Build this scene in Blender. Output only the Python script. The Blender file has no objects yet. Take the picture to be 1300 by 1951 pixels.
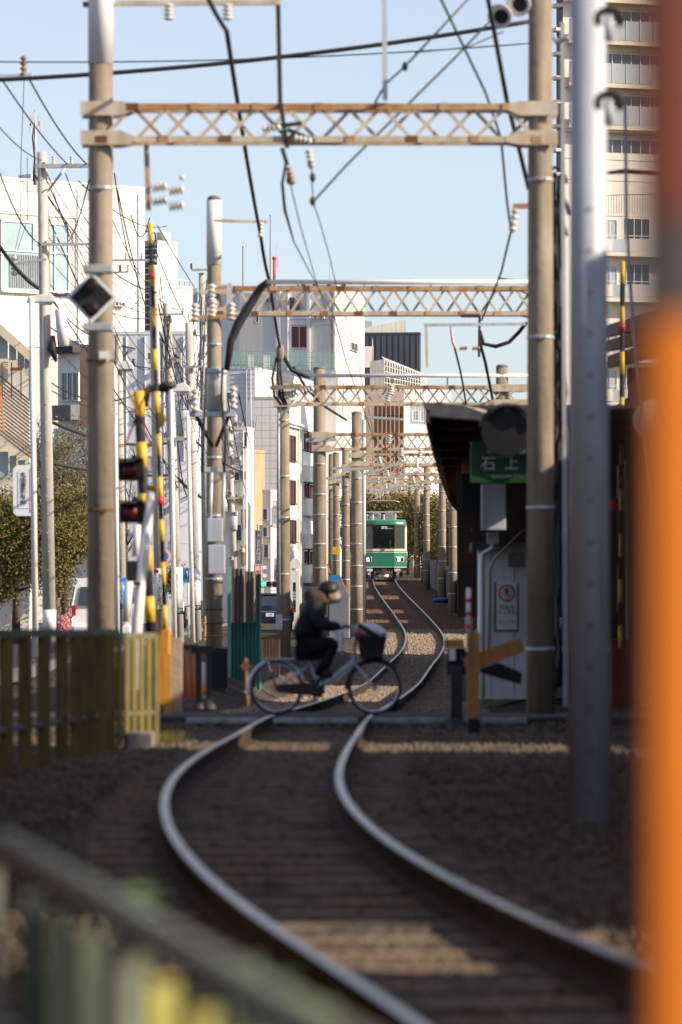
import bpy, math, random
import numpy as np
from mathutils import Vector, Matrix

random.seed(7)
rng = np.random.default_rng(7)
R = math.radians
PI = math.pi
scene = bpy.context.scene
col = scene.collection

# ------------------------------------------------------------------ camera
CZ = 1.31                    # eye height over the level crossing
FPX = 8000.0                 # focal length for a 1300 px wide frame
HOR = 1140.0                 # row of the horizon
cam_d = bpy.data.cameras.new('camera')
cam = bpy.data.objects.new('camera', cam_d)
col.objects.link(cam)
cam.location = (0, 0, CZ)
cam.rotation_euler = (R(90), 0, 0)
cam_d.sensor_fit = 'HORIZONTAL'
cam_d.sensor_width = 24.0
cam_d.lens = FPX / 1300.0 * 24.0
cam_d.shift_y = (HOR - 975.5) / 1300.0
cam_d.clip_start = 0.1
cam_d.clip_end = 6000
cam_d.dof.use_dof = True
cam_d.dof.focus_distance = 216.0
cam_d.dof.aperture_fstop = 2.5
cam_d.dof.aperture_blades = 9
scene.camera = cam

# ------------------------------------------------------------------ sky and sun
SUN_AZ = 71.0                # to the right of "straight behind the camera"
SUN_EL = 30.0
world = bpy.data.worlds.new('World')
scene.world = world
world.use_nodes = True
wn = world.node_tree
wn.nodes.clear()
w_out = wn.nodes.new('ShaderNodeOutputWorld')
w_bg = wn.nodes.new('ShaderNodeBackground')
w_sky = wn.nodes.new('ShaderNodeTexSky')
w_sky.sky_type = 'NISHITA'
w_sky.sun_disc = False
w_sky.sun_elevation = R(SUN_EL)
sdx, sdy = math.sin(R(SUN_AZ)), -math.cos(R(SUN_AZ))
w_sky.sun_rotation = math.atan2(sdx, sdy)
w_sky.altitude = 0
w_sky.air_density = 1.0
w_sky.dust_density = 0.6
w_sky.ozone_density = 4.0
w_bg.inputs['Strength'].default_value = 0.105
w_hs = wn.nodes.new('ShaderNodeHueSaturation')      # thin winter haze: a paler sky all round
w_hs.inputs['Saturation'].default_value = 0.58
w_hs.inputs['Value'].default_value = 1.14
w_hs.inputs['Hue'].default_value = 0.515
wn.links.new(w_sky.outputs[0], w_hs.inputs['Color'])
wn.links.new(w_hs.outputs[0], w_bg.inputs['Color'])
wn.links.new(w_bg.outputs[0], w_out.inputs['Surface'])

sun_d = bpy.data.lights.new('sun', 'SUN')
sun_d.energy = 5.0
sun_d.angle = R(0.53)
sun_d.color = (1.0, 0.87, 0.70)
sun = bpy.data.objects.new('sun', sun_d)
col.objects.link(sun)
sdir = Vector((sdx * math.cos(R(SUN_EL)), sdy * math.cos(R(SUN_EL)), math.sin(R(SUN_EL))))
sun.rotation_euler = sdir.to_track_quat('Z', 'Y').to_euler()
sun.location = (60, -20, 60)

scene.view_settings.view_transform = 'Standard'
scene.view_settings.look = 'None'
scene.view_settings.gamma = 1.0
scene.view_settings.exposure = 0.55
scene.view_settings.use_curve_mapping = False
scene.cycles.use_denoising = True
scene.cycles.max_bounces = 6
scene.cycles.transparent_max_bounces = 16
scene.cycles.sample_clamp_indirect = 4.0

# ------------------------------------------------------------------ helpers
def P(x, y, s):
    """a point seen at pixel (x, y) of the photo where one metre spans s pixels"""
    return Vector(((x - 650.0) / s, FPX / s, CZ + (HOR - y) / s))

MATS = {}
def mat(name, c, rough=0.7, metal=0.0, var=0.18, scale=3.0, bump=0.0, c2=None, emit=None, spec=0.4, stretch=None, alpha=None, dirt=0.0, coat=0.0):
    if name in MATS:
        return MATS[name]
    m = bpy.data.materials.new(name)
    m.use_nodes = True
    nt = m.node_tree
    b = nt.nodes['Principled BSDF']
    b.inputs['Roughness'].default_value = rough
    b.inputs['Metallic'].default_value = metal
    b.inputs['Specular IOR Level'].default_value = spec
    if coat:
        b.inputs['Coat Weight'].default_value = coat
        b.inputs['Coat Roughness'].default_value = 0.15
    tc = nt.nodes.new('ShaderNodeTexCoord')
    mp = nt.nodes.new('ShaderNodeMapping')
    nt.links.new(tc.outputs['Object'], mp.inputs['Vector'])
    if stretch:
        mp.inputs['Scale'].default_value = stretch
    nz = nt.nodes.new('ShaderNodeTexNoise')
    nz.inputs['Scale'].default_value = scale
    nz.inputs['Detail'].default_value = 8.0
    nz.inputs['Roughness'].default_value = 0.65
    nt.links.new(mp.outputs[0], nz.inputs['Vector'])
    mx = nt.nodes.new('ShaderNodeMix')
    mx.data_type = 'RGBA'
    if c2 is None:
        ca = tuple(max(0, v * (1 - var)) for v in c)
        cb = tuple(min(1, v * (1 + var)) for v in c)
    else:
        ca, cb = c, c2
    mx.inputs[6].default_value = (*ca, 1)
    mx.inputs[7].default_value = (*cb, 1)
    rp = nt.nodes.new('ShaderNodeValToRGB')
    rp.color_ramp.elements[0].position = 0.32
    rp.color_ramp.elements[1].position = 0.68
    nt.links.new(nz.outputs['Fac'], rp.inputs[0])
    nt.links.new(rp.outputs[0], mx.inputs[0])
    last = mx.outputs[2]
    if dirt:
        # rain streaks and grime: a stretched noise that only darkens
        mp2 = nt.nodes.new('ShaderNodeMapping')
        mp2.inputs['Scale'].default_value = (3.0, 3.0, 0.25)
        nt.links.new(tc.outputs['Object'], mp2.inputs['Vector'])
        n2 = nt.nodes.new('ShaderNodeTexNoise')
        n2.inputs['Scale'].default_value = 2.2
        n2.inputs['Detail'].default_value = 10.0
        nt.links.new(mp2.outputs[0], n2.inputs['Vector'])
        r2 = nt.nodes.new('ShaderNodeValToRGB')
        r2.color_ramp.elements[0].position = 0.35
        r2.color_ramp.elements[1].position = 0.6
        k = 1 - dirt
        r2.color_ramp.elements[0].color = (k, k * 0.96, k * 0.9, 1)
        r2.color_ramp.elements[1].color = (1, 1, 1, 1)
        nt.links.new(n2.outputs['Fac'], r2.inputs[0])
        m2 = nt.nodes.new('ShaderNodeMix')
        m2.data_type = 'RGBA'
        m2.blend_type = 'MULTIPLY'
        m2.inputs[0].default_value = 1.0
        nt.links.new(last, m2.inputs[6])
        nt.links.new(r2.outputs[0], m2.inputs[7])
        last = m2.outputs[2]
    nt.links.new(last, b.inputs['Base Color'])
    if bump:
        bp = nt.nodes.new('ShaderNodeBump')
        bp.inputs['Strength'].default_value = bump
        bp.inputs['Distance'].default_value = 0.03
        n3 = nt.nodes.new('ShaderNodeTexNoise')
        n3.inputs['Scale'].default_value = scale * 6
        n3.inputs['Detail'].default_value = 6
        nt.links.new(mp.outputs[0], n3.inputs['Vector'])
        nt.links.new(n3.outputs['Fac'], bp.inputs['Height'])
        nt.links.new(bp.outputs[0], b.inputs['Normal'])
    if emit:
        b.inputs['Emission Color'].default_value = (*emit[0], 1)
        b.inputs['Emission Strength'].default_value = emit[1]
    if alpha is not None:
        b.inputs['Alpha'].default_value = alpha
    MATS[name] = m
    return m

M = {}
def defmats():
    M['concrete'] = mat('pole_concrete', (0.29, 0.235, 0.17), 0.88, var=0.20, scale=1.6, bump=0.25, dirt=0.34)
    M['concrete_light'] = mat('street_pole_concrete', (0.50, 0.47, 0.42), 0.85, var=0.14, scale=1.8, bump=0.15, dirt=0.25)
    M['galv'] = mat('galvanised_steel', (0.50, 0.50, 0.50), 0.5, 0.35, var=0.14, scale=4, dirt=0.2)
    M['greysteel'] = mat('grey_painted_steel', (0.50, 0.54, 0.60), 0.55, 0.1, var=0.10, scale=2, dirt=0.18)
    M['rust'] = mat('rusty_cream_steel', (0.56, 0.41, 0.25), 0.75, 0.0, scale=2.6, c2=(0.36, 0.15, 0.05), dirt=0.15)
    M['rustdark'] = mat('dark_rusty_steel', (0.16, 0.075, 0.035), 0.85, 0.1, scale=6, var=0.4)
    M['cream'] = mat('cream_paint_steel', (0.66, 0.60, 0.50), 0.7, scale=3.0, c2=(0.54, 0.40, 0.25), dirt=0.2)
    M['whitepipe'] = mat('white_pipe', (0.70, 0.70, 0.70), 0.5, var=0.08)
    M['cable'] = mat('black_cable', (0.025, 0.024, 0.026), 0.6, var=0.2)
    M['wire'] = mat('copper_wire_dark', (0.07, 0.065, 0.06), 0.55, 0.4, var=0.2)
    M['porcelain'] = mat('white_porcelain', (0.60, 0.57, 0.52), 0.25, var=0.05)
    M['porcelain_brown'] = mat('brown_porcelain', (0.30, 0.16, 0.08), 0.3, var=0.1)
    M['black'] = mat('black_paint', (0.014, 0.014, 0.015), 0.7, var=0.2)
    M['blackmetal'] = mat('dark_iron', (0.045, 0.043, 0.042), 0.6, 0.3, var=0.25, scale=5)
    M['yellow'] = mat('yellow_paint', (0.80, 0.48, 0.02), 0.5, var=0.10, dirt=0.15)
    M['orange'] = mat('orange_paint', (0.66, 0.185, 0.012), 0.55, var=0.08, scale=2, dirt=0.10, spec=0.15)
    M['redbrown'] = mat('red_brown_paint_and_post_shade', (0.135, 0.024, 0.011), 0.7, var=0.12)  # also stands for the shade on the orange post's upper part
    M['amber'] = mat('amber_paint', (0.62, 0.27, 0.03), 0.6, var=0.15, dirt=0.2)
    M['tan'] = mat('faded_orange_board', (0.46, 0.235, 0.075), 0.75, var=0.2, dirt=0.25)
    M['white'] = mat('white_paint', (0.78, 0.77, 0.75), 0.6, var=0.05, dirt=0.12)
    M['whitewall'] = mat('white_render', (0.80, 0.79, 0.76), 0.85, var=0.05, scale=0.5, dirt=0.10)
    M['whitetile'] = mat('white_tile', (0.80, 0.785, 0.755), 0.45, var=0.05, scale=0.4, dirt=0.06)
    M['joint'] = mat('tile_joint_grey', (0.50, 0.48, 0.45), 0.9, var=0.1)
    M['greywall'] = mat('pale_grey_wall', (0.78, 0.78, 0.81), 0.85, var=0.03, scale=0.5, dirt=0.04)
    M['creamwall'] = mat('cream_wall', (0.76, 0.71, 0.63), 0.85, var=0.04, scale=0.5, dirt=0.07)
    M['pinkwall'] = mat('pale_pink_wall', (0.74, 0.65, 0.635), 0.85, var=0.04, scale=0.5, dirt=0.05)
    M['tanwall'] = mat('tan_wall', (0.55, 0.36, 0.21), 0.85, var=0.08, scale=0.6, dirt=0.15)
    M['darkgrey'] = mat('dark_grey_front_shade', (0.085, 0.09, 0.105), 0.6, var=0.08, scale=0.3)
    M['brownwall'] = mat('brown_timber_wall', (0.06, 0.036, 0.026), 0.85, var=0.25, scale=2)
    M['roofdark'] = mat('dark_roof', (0.055, 0.052, 0.055), 0.8, var=0.2, scale=3)
    M['louvre'] = mat('dark_louvre', (0.06, 0.07, 0.085), 0.5, var=0.3)
    M['glass'] = mat('window_glass', (0.035, 0.045, 0.055), 0.08, var=0.3, scale=0.7, spec=0.8)
    M['glassgreen'] = mat('pale_green_glass', (0.33, 0.46, 0.45), 0.12, var=0.15, scale=0.6, spec=0.8)
    M['glassgrey'] = mat('frosted_balcony_glass', (0.40, 0.43, 0.44), 0.3, var=0.08, spec=0.6)
    M['blind'] = mat('brown_blind', (0.17, 0.065, 0.04), 0.7, var=0.35, scale=9, stretch=(1, 1, 4))
    M['greenmesh'] = mat('green_fence_paint', (0.17, 0.36, 0.30), 0.6, var=0.1)
    M['greensheet'] = mat('green_corrugated_sheet', (0.05, 0.225, 0.185), 0.55, var=0.25, scale=2.2, dirt=0.3, stretch=(1, 1, 0.3))
    M['brownsheet'] = mat('faded_brown_sheet', (0.15, 0.12, 0.10), 0.7, var=0.3, scale=4, stretch=(1, 1, 0.15))
    M['fence'] = mat('olive_fence_paint', (0.22, 0.165, 0.042), 0.65, scale=2.5, c2=(0.12, 0.10, 0.032), dirt=0.3)
    M['fence_green'] = mat('mossy_green_fence_paint', (0.40, 0.38, 0.09), 0.6, scale=2.0, c2=(0.50, 0.42, 0.10), dirt=0.2)
    M['fencerail'] = mat('grey_fence_rail', (0.15, 0.16, 0.13), 0.6, var=0.15, scale=2.5, dirt=0.2)
    M['block'] = mat('concrete_block', (0.34, 0.30, 0.26), 0.9, var=0.2, scale=6, bump=0.4)
    M['asphalt'] = mat('asphalt', (0.055, 0.054, 0.053), 0.9, var=0.25, scale=14, bump=0.4)
    M['kerbstone'] = mat('kerb_concrete', (0.17, 0.165, 0.165), 0.9, var=0.2, scale=5, bump=0.3)
    M['sleeper'] = mat('weathered_sleeper', (0.22, 0.15, 0.095), 0.9, var=0.4, scale=5, bump=0.5, stretch=(0.4, 3, 3))
    M['railtop'] = mat('polished_rail', (0.43, 0.40, 0.36), 0.34, 1.0, var=0.28, scale=2)
    M['railside'] = mat('rusty_rail_web', (0.05, 0.028, 0.017), 0.9, 0.1, var=0.3, scale=5)
    M['traingreen'] = mat('train_green', (0.024, 0.185, 0.112), 0.32, var=0.06, scale=1, coat=0.25)
    M['traincream'] = mat('train_cream', (0.74, 0.66, 0.46), 0.4, var=0.05, scale=1)
    M['trainroof'] = mat('train_roof_grey', (0.22, 0.23, 0.22), 0.75, var=0.15)
    M['bogie'] = mat('bogie_brown', (0.09, 0.065, 0.05), 0.85, var=0.3, scale=5)
    M['rubber'] = mat('tyre_rubber', (0.05, 0.05, 0.054), 0.8, var=0.2)
    M['bikesilver'] = mat('pale_blue_silver_frame', (0.60, 0.64, 0.70), 0.4, 0.2, var=0.08)
    M['chrome'] = mat('chrome', (0.6, 0.6, 0.62), 0.25, 1.0, var=0.05)
    M['jacket'] = mat('black_quilted_jacket', (0.008, 0.0085, 0.011), 0.8, var=0.3, scale=12, bump=0.5)
    M['trousers'] = mat('black_trousers', (0.006, 0.006, 0.007), 0.9, var=0.3, scale=8, bump=0.3)
    M['fur'] = mat('brown_fur_trim', (0.085, 0.055, 0.036), 0.95, var=0.4, scale=30, bump=0.8)
    M['skin'] = mat('skin', (0.48, 0.27, 0.19), 0.55, var=0.08, scale=8)
    M['hair'] = mat('black_hair', (0.012, 0.010, 0.009), 0.5, var=0.3, scale=30)
    M['mask'] = mat('white_mask', (0.74, 0.76, 0.80), 0.8, var=0.04)
    M['grey_glove'] = mat('grey_glove', (0.34, 0.36, 0.41), 0.8, var=0.1)
    M['bag'] = mat('pale_grey_bag', (0.68, 0.68, 0.69), 0.7, var=0.15, scale=6)
    M['pinkbag'] = mat('pink_bag', (0.50, 0.24, 0.24), 0.7, var=0.15)
    M['signgreen'] = mat('station_sign_green', (0.008, 0.105, 0.045), 0.35, var=0.05)
    M['signlime'] = mat('station_sign_lime', (0.16, 0.42, 0.06), 0.35, var=0.05)
    M['signwhite'] = mat('sign_white', (0.80, 0.80, 0.80), 0.4, var=0.03)
    M['signred'] = mat('sign_red', (0.60, 0.03, 0.035), 0.4, var=0.05)
    M['signblue'] = mat('sign_blue', (0.03, 0.20, 0.52), 0.4, var=0.05)
    M['signblack'] = mat('sign_black', (0.015, 0.015, 0.016), 0.5, var=0.05)
    M['signdarkgreen'] = mat('address_plate_green', (0.02, 0.05, 0.045), 0.4, var=0.05)
    M['signpink'] = mat('sign_magenta', (0.72, 0.05, 0.19), 0.4, var=0.05)
    M['lens_red'] = mat('dark_red_lens', (0.09, 0.004, 0.005), 0.35, var=0.1)
    M['lens_dark'] = mat('unlit_lens', (0.02, 0.005, 0.005), 0.4, var=0.1)
    M['lens_green'] = mat('lit_green_lens', (0.05, 0.6, 0.42), 0.3, emit=((0.06, 0.85, 0.55), 1.6))
    M['headlamp'] = mat('lit_headlamp', (1, 0.93, 0.8), 0.3, emit=((1.0, 0.90, 0.72), 14.0))
    M['lampcase'] = mat('headlamp_case', (0.72, 0.66, 0.60), 0.35, var=0.05)
    M['copper'] = mat('orange_red_conduit', (0.82, 0.28, 0.10), 0.6, var=0.15, scale=3, dirt=0.1)
    M['vanwhite'] = mat('van_white_paint', (0.80, 0.79, 0.77), 0.3, var=0.02, coat=0.4)
    M['carblue'] = mat('dark_blue_car_paint', (0.012, 0.018, 0.045), 0.25, var=0.05, coat=0.6)
    M['taillight'] = mat('tail_light_red', (0.55, 0.015, 0.02), 0.2, var=0.05)
    M['bark'] = mat('bark', (0.115, 0.085, 0.06), 0.95, var=0.35, scale=8, bump=0.8, stretch=(2, 2, 0.5))
    M['soil'] = mat('brown_soil', (0.14, 0.10, 0.07), 0.95, var=0.3, scale=6, bump=0.5)
    M['netgreen'] = mat('dark_green_net', (0.01, 0.09, 0.07), 0.8, var=0.3, scale=9)
    M['bluetarp'] = mat('blue_tarp', (0.03, 0.06, 0.30), 0.6, var=0.2)
    M['wallboard'] = mat('white_cabin_panel', (0.74, 0.76, 0.80), 0.7, var=0.06, scale=1.2, dirt=0.15)
    M['corrugate'] = mat('grey_corrugated_fence', (0.085, 0.085, 0.088), 0.7, var=0.15, scale=2)
    M['ledtext'] = mat('lit_destination_text', (0.9, 0.9, 0.8), 0.5, emit=((0.95, 0.92, 0.75), 0.9))
    M['fasciaboard'] = mat('weathered_fascia', (0.74, 0.69, 0.61), 0.85, var=0.2, scale=5, dirt=0.25)
    M['flange'] = mat('post_side_shade', (0.045, 0.020, 0.013), 0.8, var=0.15)  # shade of the orange post's left face as a dark colour
    M['interior'] = mat('train_interior', (0.10, 0.12, 0.12), 0.8, var=0.3)
    M['pinkflower'] = mat('pink_flower', (0.62, 0.22, 0.27), 0.8, var=0.3)
    M['aluminium'] = mat('aluminium_trim', (0.62, 0.62, 0.63), 0.4, 0.6, var=0.05)
    M['antred'] = mat('antenna_red', (0.66, 0.07, 0.03), 0.5, var=0.1)
    M['balcony'] = mat('cream_slab', (0.70, 0.60, 0.46), 0.8, var=0.05, dirt=0.1)
    M['palegreen'] = mat('pale_green_panel', (0.46, 0.53, 0.49), 0.6, var=0.06, dirt=0.12)
defmats()

def leafmat(name, c, c2):
    m = mat(name, c, 0.6, scale=1.3, c2=c2, spec=0.3)
    return m
LEAF_OLIVE = leafmat('olive_leaves', (0.085, 0.085, 0.022), (0.22, 0.17, 0.045))
LEAF_DARK = leafmat('dark_green_leaves', (0.03, 0.042, 0.014), (0.085, 0.085, 0.025))
LEAF_GREY = leafmat('grey_green_leaves', (0.12, 0.115, 0.065), (0.27, 0.235, 0.14))

# train glass: half see-through, half mirror
def glass_see():
    m = bpy.data.materials.new('tinted_see_through_glass')
    m.use_nodes = True
    nt = m.node_tree
    nt.nodes.clear()
    o = nt.nodes.new('ShaderNodeOutputMaterial')
    t = nt.nodes.new('ShaderNodeBsdfTransparent')
    t.inputs[0].default_value = (0.60, 0.68, 0.66, 1)
    g = nt.nodes.new('ShaderNodeBsdfGlossy')
    g.inputs['Roughness'].default_value = 0.04
    g.inputs['Color'].default_value = (0.9, 0.95, 0.95, 1)
    fr = nt.nodes.new('ShaderNodeFresnel')
    fr.inputs['IOR'].default_value = 1.5
    mx = nt.nodes.new('ShaderNodeMixShader')
    nt.links.new(fr.outputs[0], mx.inputs[0])
    nt.links.new(t.outputs[0], mx.inputs[1])
    nt.links.new(g.outputs[0], mx.inputs[2])
    nt.links.new(mx.outputs[0], o.inputs[0])
    return m
M['see'] = glass_see()

ORG = {}
def tag(o, label=None, cat=None, group=None, kind=None):
    if label: o['label'] = label
    if cat: o['category'] = cat
    if group: o['group'] = group
    if kind: o['kind'] = kind
    return o

def thing(name, label, cat, loc=(0, 0, 0), group=None):
    o = bpy.data.objects.new(name, None)
    o.empty_display_size = 0.2
    col.objects.link(o)
    o.location = loc
    ORG[o.name] = Vector(loc)
    return tag(o, label, cat, group)

def link_mesh(name, me, parent=None, m=None):
    o = bpy.data.objects.new(name, me)
    col.objects.link(o)
    if parent is not None:
        o.parent = parent
        ORG[o.name] = ORG.get(parent.name, Vector())
    else:
        ORG[o.name] = Vector()
    if m is not None and not me.materials:
        me.materials.append(m)
    return o

class MB:
    def __init__(self):
        self.v, self.f, self.sm, self.mi = [], [], [], []
        self.cur = 0
    def quad(self, a, b, c, d):
        n = len(self.v)
        self.v += [tuple(a), tuple(b), tuple(c), tuple(d)]
        self.f.append((n, n + 1, n + 2, n + 3)); self.sm.append(False); self.mi.append(self.cur)
        return self
    def poly(self, pts):
        n = len(self.v)
        self.v += [tuple(p) for p in pts]
        self.f.append(tuple(range(n, n + len(pts)))); self.sm.append(False); self.mi.append(self.cur)
        return self
    def frame_box(self, o, ax, ay, az):
        """box from corner o spanned by three edge vectors"""
        o, ax, ay, az = map(Vector, (o, ax, ay, az))
        n = len(self.v)
        for k in (0, 1):
            for j in (0, 1):
                for i in (0, 1):
                    self.v.append(tuple(o + ax * i + ay * j + az * k))
        fs = [(0, 2, 3, 1), (4, 5, 7, 6), (0, 1, 5, 4), (2, 6, 7, 3), (0, 4, 6, 2), (1, 3, 7, 5)]
        for f in fs:
            self.f.append(tuple(n + i for i in f)); self.sm.append(False); self.mi.append(self.cur)
        return self
    def box(self, c, size, rz=0.0, rx=0.0, ry=0.0):
        c = Vector(c)
        m = Matrix.Rotation(rz, 3, 'Z') @ Matrix.Rotation(ry, 3, 'Y') @ Matrix.Rotation(rx, 3, 'X')
        ax, ay, az = m @ Vector((size[0], 0, 0)), m @ Vector((0, size[1], 0)), m @ Vector((0, 0, size[2]))
        return self.frame_box(c - (ax + ay + az) / 2, ax, ay, az)
    def bar(self, a, b, w, h=None, up=(0, 0, 1)):
        """rectangular bar from a to b"""
        a, b = Vector(a), Vector(b)
        h = h or w
        d = (b - a)
        u = d.normalized()
        upv = Vector(up)
        if abs(u.dot(upv)) > 0.97:
            upv = Vector((0, 1, 0))
        sx = u.cross(upv).normalized() * w
        sz = sx.cross(u).normalized() * h
        return self.frame_box(a - sx / 2 - sz / 2, sx, d, sz)
    def tube(self, pts, r, n=8, cap=True, smooth=True):
        pts = [Vector(p) for p in pts]
        rs = r if isinstance(r, (list, tuple)) else [r] * len(pts)
        base = len(self.v)
        prev = None
        for i, p in enumerate(pts):
            if i == 0: d = pts[1] - pts[0]
            elif i == len(pts) - 1: d = pts[-1] - pts[-2]
            else: d = (pts[i + 1] - pts[i]).normalized() + (pts[i] - pts[i - 1]).normalized()
            d = d.normalized() if d.length > 1e-9 else Vector((0, 0, 1))
            if prev is None:
                ref = Vector((0, 0, 1)) if abs(d.z) < 0.9 else Vector((0, 1, 0))
                a = d.cross(ref).normalized()
            else:
                a = (prev - d * prev.dot(d))
                a = a.normalized() if a.length > 1e-6 else d.orthogonal().normalized()
            prev = a
            b = d.cross(a)
            for k in range(n):
                t = 2 * PI * k / n
                self.v.append(tuple(p + (a * math.cos(t) + b * math.sin(t)) * rs[i]))
        for i in range(len(pts) - 1):
            for k in range(n):
                k2 = (k + 1) % n
                self.f.append((base + i * n + k, base + i * n + k2, base + (i + 1) * n + k2, base + (i + 1) * n + k))
                self.sm.append(smooth); self.mi.append(self.cur)
        if cap:
            self.f.append(tuple(base + k for k in reversed(range(n)))); self.sm.append(False); self.mi.append(self.cur)
            e = base + (len(pts) - 1) * n
            self.f.append(tuple(e + k for k in range(n))); self.sm.append(False); self.mi.append(self.cur)
        return self
    def lathe(self, c, prof, n=12, axis=(0, 0, 1)):
        """prof: list of (r, t) along axis"""
        c, ax = Vector(c), Vector(axis).normalized()
        return self.tube_profile(c, ax, prof, n)
    def tube_profile(self, c, ax, prof, n):
        a = ax.orthogonal().normalized(); b = ax.cross(a)
        base = len(self.v)
        for r, t in prof:
            for k in range(n):
                th = 2 * PI * k / n
                self.v.append(tuple(c + ax * t + (a * math.cos(th) + b * math.sin(th)) * max(r, 1e-4)))
        for i in range(len(prof) - 1):
            for k in range(n):
                k2 = (k + 1) % n
                self.f.append((base + i * n + k, base + i * n + k2, base + (i + 1) * n + k2, base + (i + 1) * n + k))
                self.sm.append(True); self.mi.append(self.cur)
        self.f.append(tuple(base + k for k in reversed(range(n)))); self.sm.append(False); self.mi.append(self.cur)
        e = base + (len(prof) - 1) * n
        self.f.append(tuple(e + k for k in range(n))); self.sm.append(False); self.mi.append(self.cur)
        return self
    def ball(self, c, r, n=10, m=6, sc=(1, 1, 1)):
        c = Vector(c)
        base = len(self.v)
        for i in range(m + 1):
            ph = PI * i / m
            for k in range(n):
                th = 2 * PI * k / n
                self.v.append((c.x + r * sc[0] * math.sin(ph) * math.cos(th), c.y + r * sc[1] * math.sin(ph) * math.sin(th), c.z + r * sc[2] * math.cos(ph)))
        for i in range(m):
            for k in range(n):
                k2 = (k + 1) % n
                self.f.append((base + i * n + k, base + (i + 1) * n + k, base + (i + 1) * n + k2, base + i * n + k2))
                self.sm.append(True); self.mi.append(self.cur)
        return self
    def prism(self, pts, d):
        """closed polygon extruded by vector d"""
        d = Vector(d)
        pts = [Vector(p) for p in pts]
        n = len(pts)
        b = len(self.v)
        self.v += [tuple(p) for p in pts] + [tuple(p + d) for p in pts]
        self.f.append(tuple(b + i for i in range(n))); self.f.append(tuple(b + n + i for i in reversed(range(n))))
        self.sm += [False, False]; self.mi += [self.cur] * 2
        for i in range(n):
            j = (i + 1) % n
            self.f.append((b + i, b + n + i, b + n + j, b + j)); self.sm.append(False); self.mi.append(self.cur)
        return self
    def build(self, name, m, parent=None, label=None, bevel=0.0):
        org = ORG.get(parent.name, Vector()) if parent is not None else Vector()
        me = bpy.data.meshes.new(name)
        vv = np.array(self.v, dtype=np.float64).reshape(-1, 3) - np.array(org)
        me.from_pydata(vv.tolist(), [], self.f)
        me.polygons.foreach_set('use_smooth', self.sm)
        ms = m if isinstance(m, (list, tuple)) else [m]
        for x in ms:
            me.materials.append(x)
        if len(ms) > 1:
            me.polygons.foreach_set('material_index', self.mi)
        me.update()
        o = link_mesh(name, me, parent)
        if bevel:
            bv = o.modifiers.new('bevel', 'BEVEL')
            bv.width = bevel; bv.segments = 2; bv.limit_method = 'ANGLE'; bv.angle_limit = R(40)
        if label:
            o['label'] = label
        return o

def part(name, m, parent, fn, **k):
    b = MB(); fn(b)
    return b.build(name, m, parent, **k)

TEXT_CACHE = {}
def text_mesh(body, size, align='CENTER', ext=0.004, space=1.0):
    key = (body, size, align, ext, space)
    if key in TEXT_CACHE:
        return TEXT_CACHE[key]
    cu = bpy.data.curves.new('lettering', 'FONT')
    cu.body = body; cu.size = size; cu.align_x = align; cu.align_y = 'CENTER'; cu.extrude = ext; cu.space_line = space
    cu.resolution_u = 2
    ob = bpy.data.objects.new('lettering_tmp', cu)
    col.objects.link(ob)
    dg = bpy.context.evaluated_depsgraph_get()
    me = bpy.data.meshes.new_from_object(ob.evaluated_get(dg))
    bpy.data.objects.remove(ob)
    bpy.data.curves.remove(cu)
    TEXT_CACHE[key] = me
    return me

def text(body, size, loc, m, parent, rz=0.0, align='CENTER', space=1.0, sx=1.0):
    """lettering facing -Y (towards the camera), turned by rz about Z"""
    me = text_mesh(body, size, align, 0.004, space).copy()
    me.transform(Matrix.Translation(Vector(loc) - ORG.get(parent.name, Vector())) @ Matrix.Rotation(rz, 4, 'Z') @ Matrix.Rotation(R(90), 4, 'X') @ Matrix.Diagonal((sx, 1, 1, 1)))
    me.materials.clear(); me.materials.append(m)
    return link_mesh('lettering', me, parent)

def sag(a, b, d, n=14):
    a, b = Vector(a), Vector(b)
    out = []
    for i in range(n + 1):
        t = i / n
        p = a.lerp(b, t)
        p.z -= d * 4 * t * (1 - t)
        out.append(p)
    return out

def wire(label, pts, r, m=None, name='overhead_wire', cat='wire', group=None):
    b = MB()
    b.tube(pts, r, n=6)
    o = b.build(name, m or M['cable'])
    return tag(o, label, cat, group)
# ------------------------------------------------------------------ the line of the track
TRK = [  # (image row, px per metre, image x of the track centre)
    (2150, 770, 1500), (1951, 590, 1165), (1837, 512, 915), (1777, 466, 791), (1726, 438, 703), (1675, 404, 623), (1620, 365, 545), (1569, 336, 498),
    (1505, 293, 473), (1481, 280, 480), (1435, 243, 519), (1405, 208, 558), (1366, 172, 604), (1337, 126, 680), (1321, 106, 716),
    (1299, 86, 754), (1271, 77, 776), (1238, 68, 809), (1213, 63.5, 813), (1193, 58.5, 800), (1166, 52.5, 778), (1138, 46.5, 753), (1116, 40.5, 736), (1103, 36.7, 731.5)]
_ty = np.array([FPX / s for y, s, x in TRK]); _tx = np.array([(x - 650) / s for y, s, x in TRK]); _tz = np.array([CZ + (HOR - y) / s for y, s, x in TRK])
_ty = np.concatenate([_ty, [250, 330, 420]]); _tx = np.concatenate([_tx, [2.22, 2.2, 2.2]]); _tz = np.concatenate([_tz, [2.75, 4.2, 4.8]])
_gy = np.arange(6, 420, 0.5)
def _smooth(v, k):
    w = np.exp(-0.5 * (np.arange(-3 * k, 3 * k + 1) / k) ** 2); w /= w.sum()
    vp = np.pad(v, 3 * k, mode='reflect', reflect_type='odd')
    return np.convolve(vp, w, 'valid')
_rawx, _rawz = np.interp(_gy, _ty, _tx), np.interp(_gy, _ty, _tz)
def _mixs(v):
    a, b = _smooth(v, 4), _smooth(v, 9)
    t = np.clip((_gy - 55) / 30, 0, 1)
    return a * (1 - t) + b * t
_gx, _gz = _mixs(_rawx), _mixs(_rawz)
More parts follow.
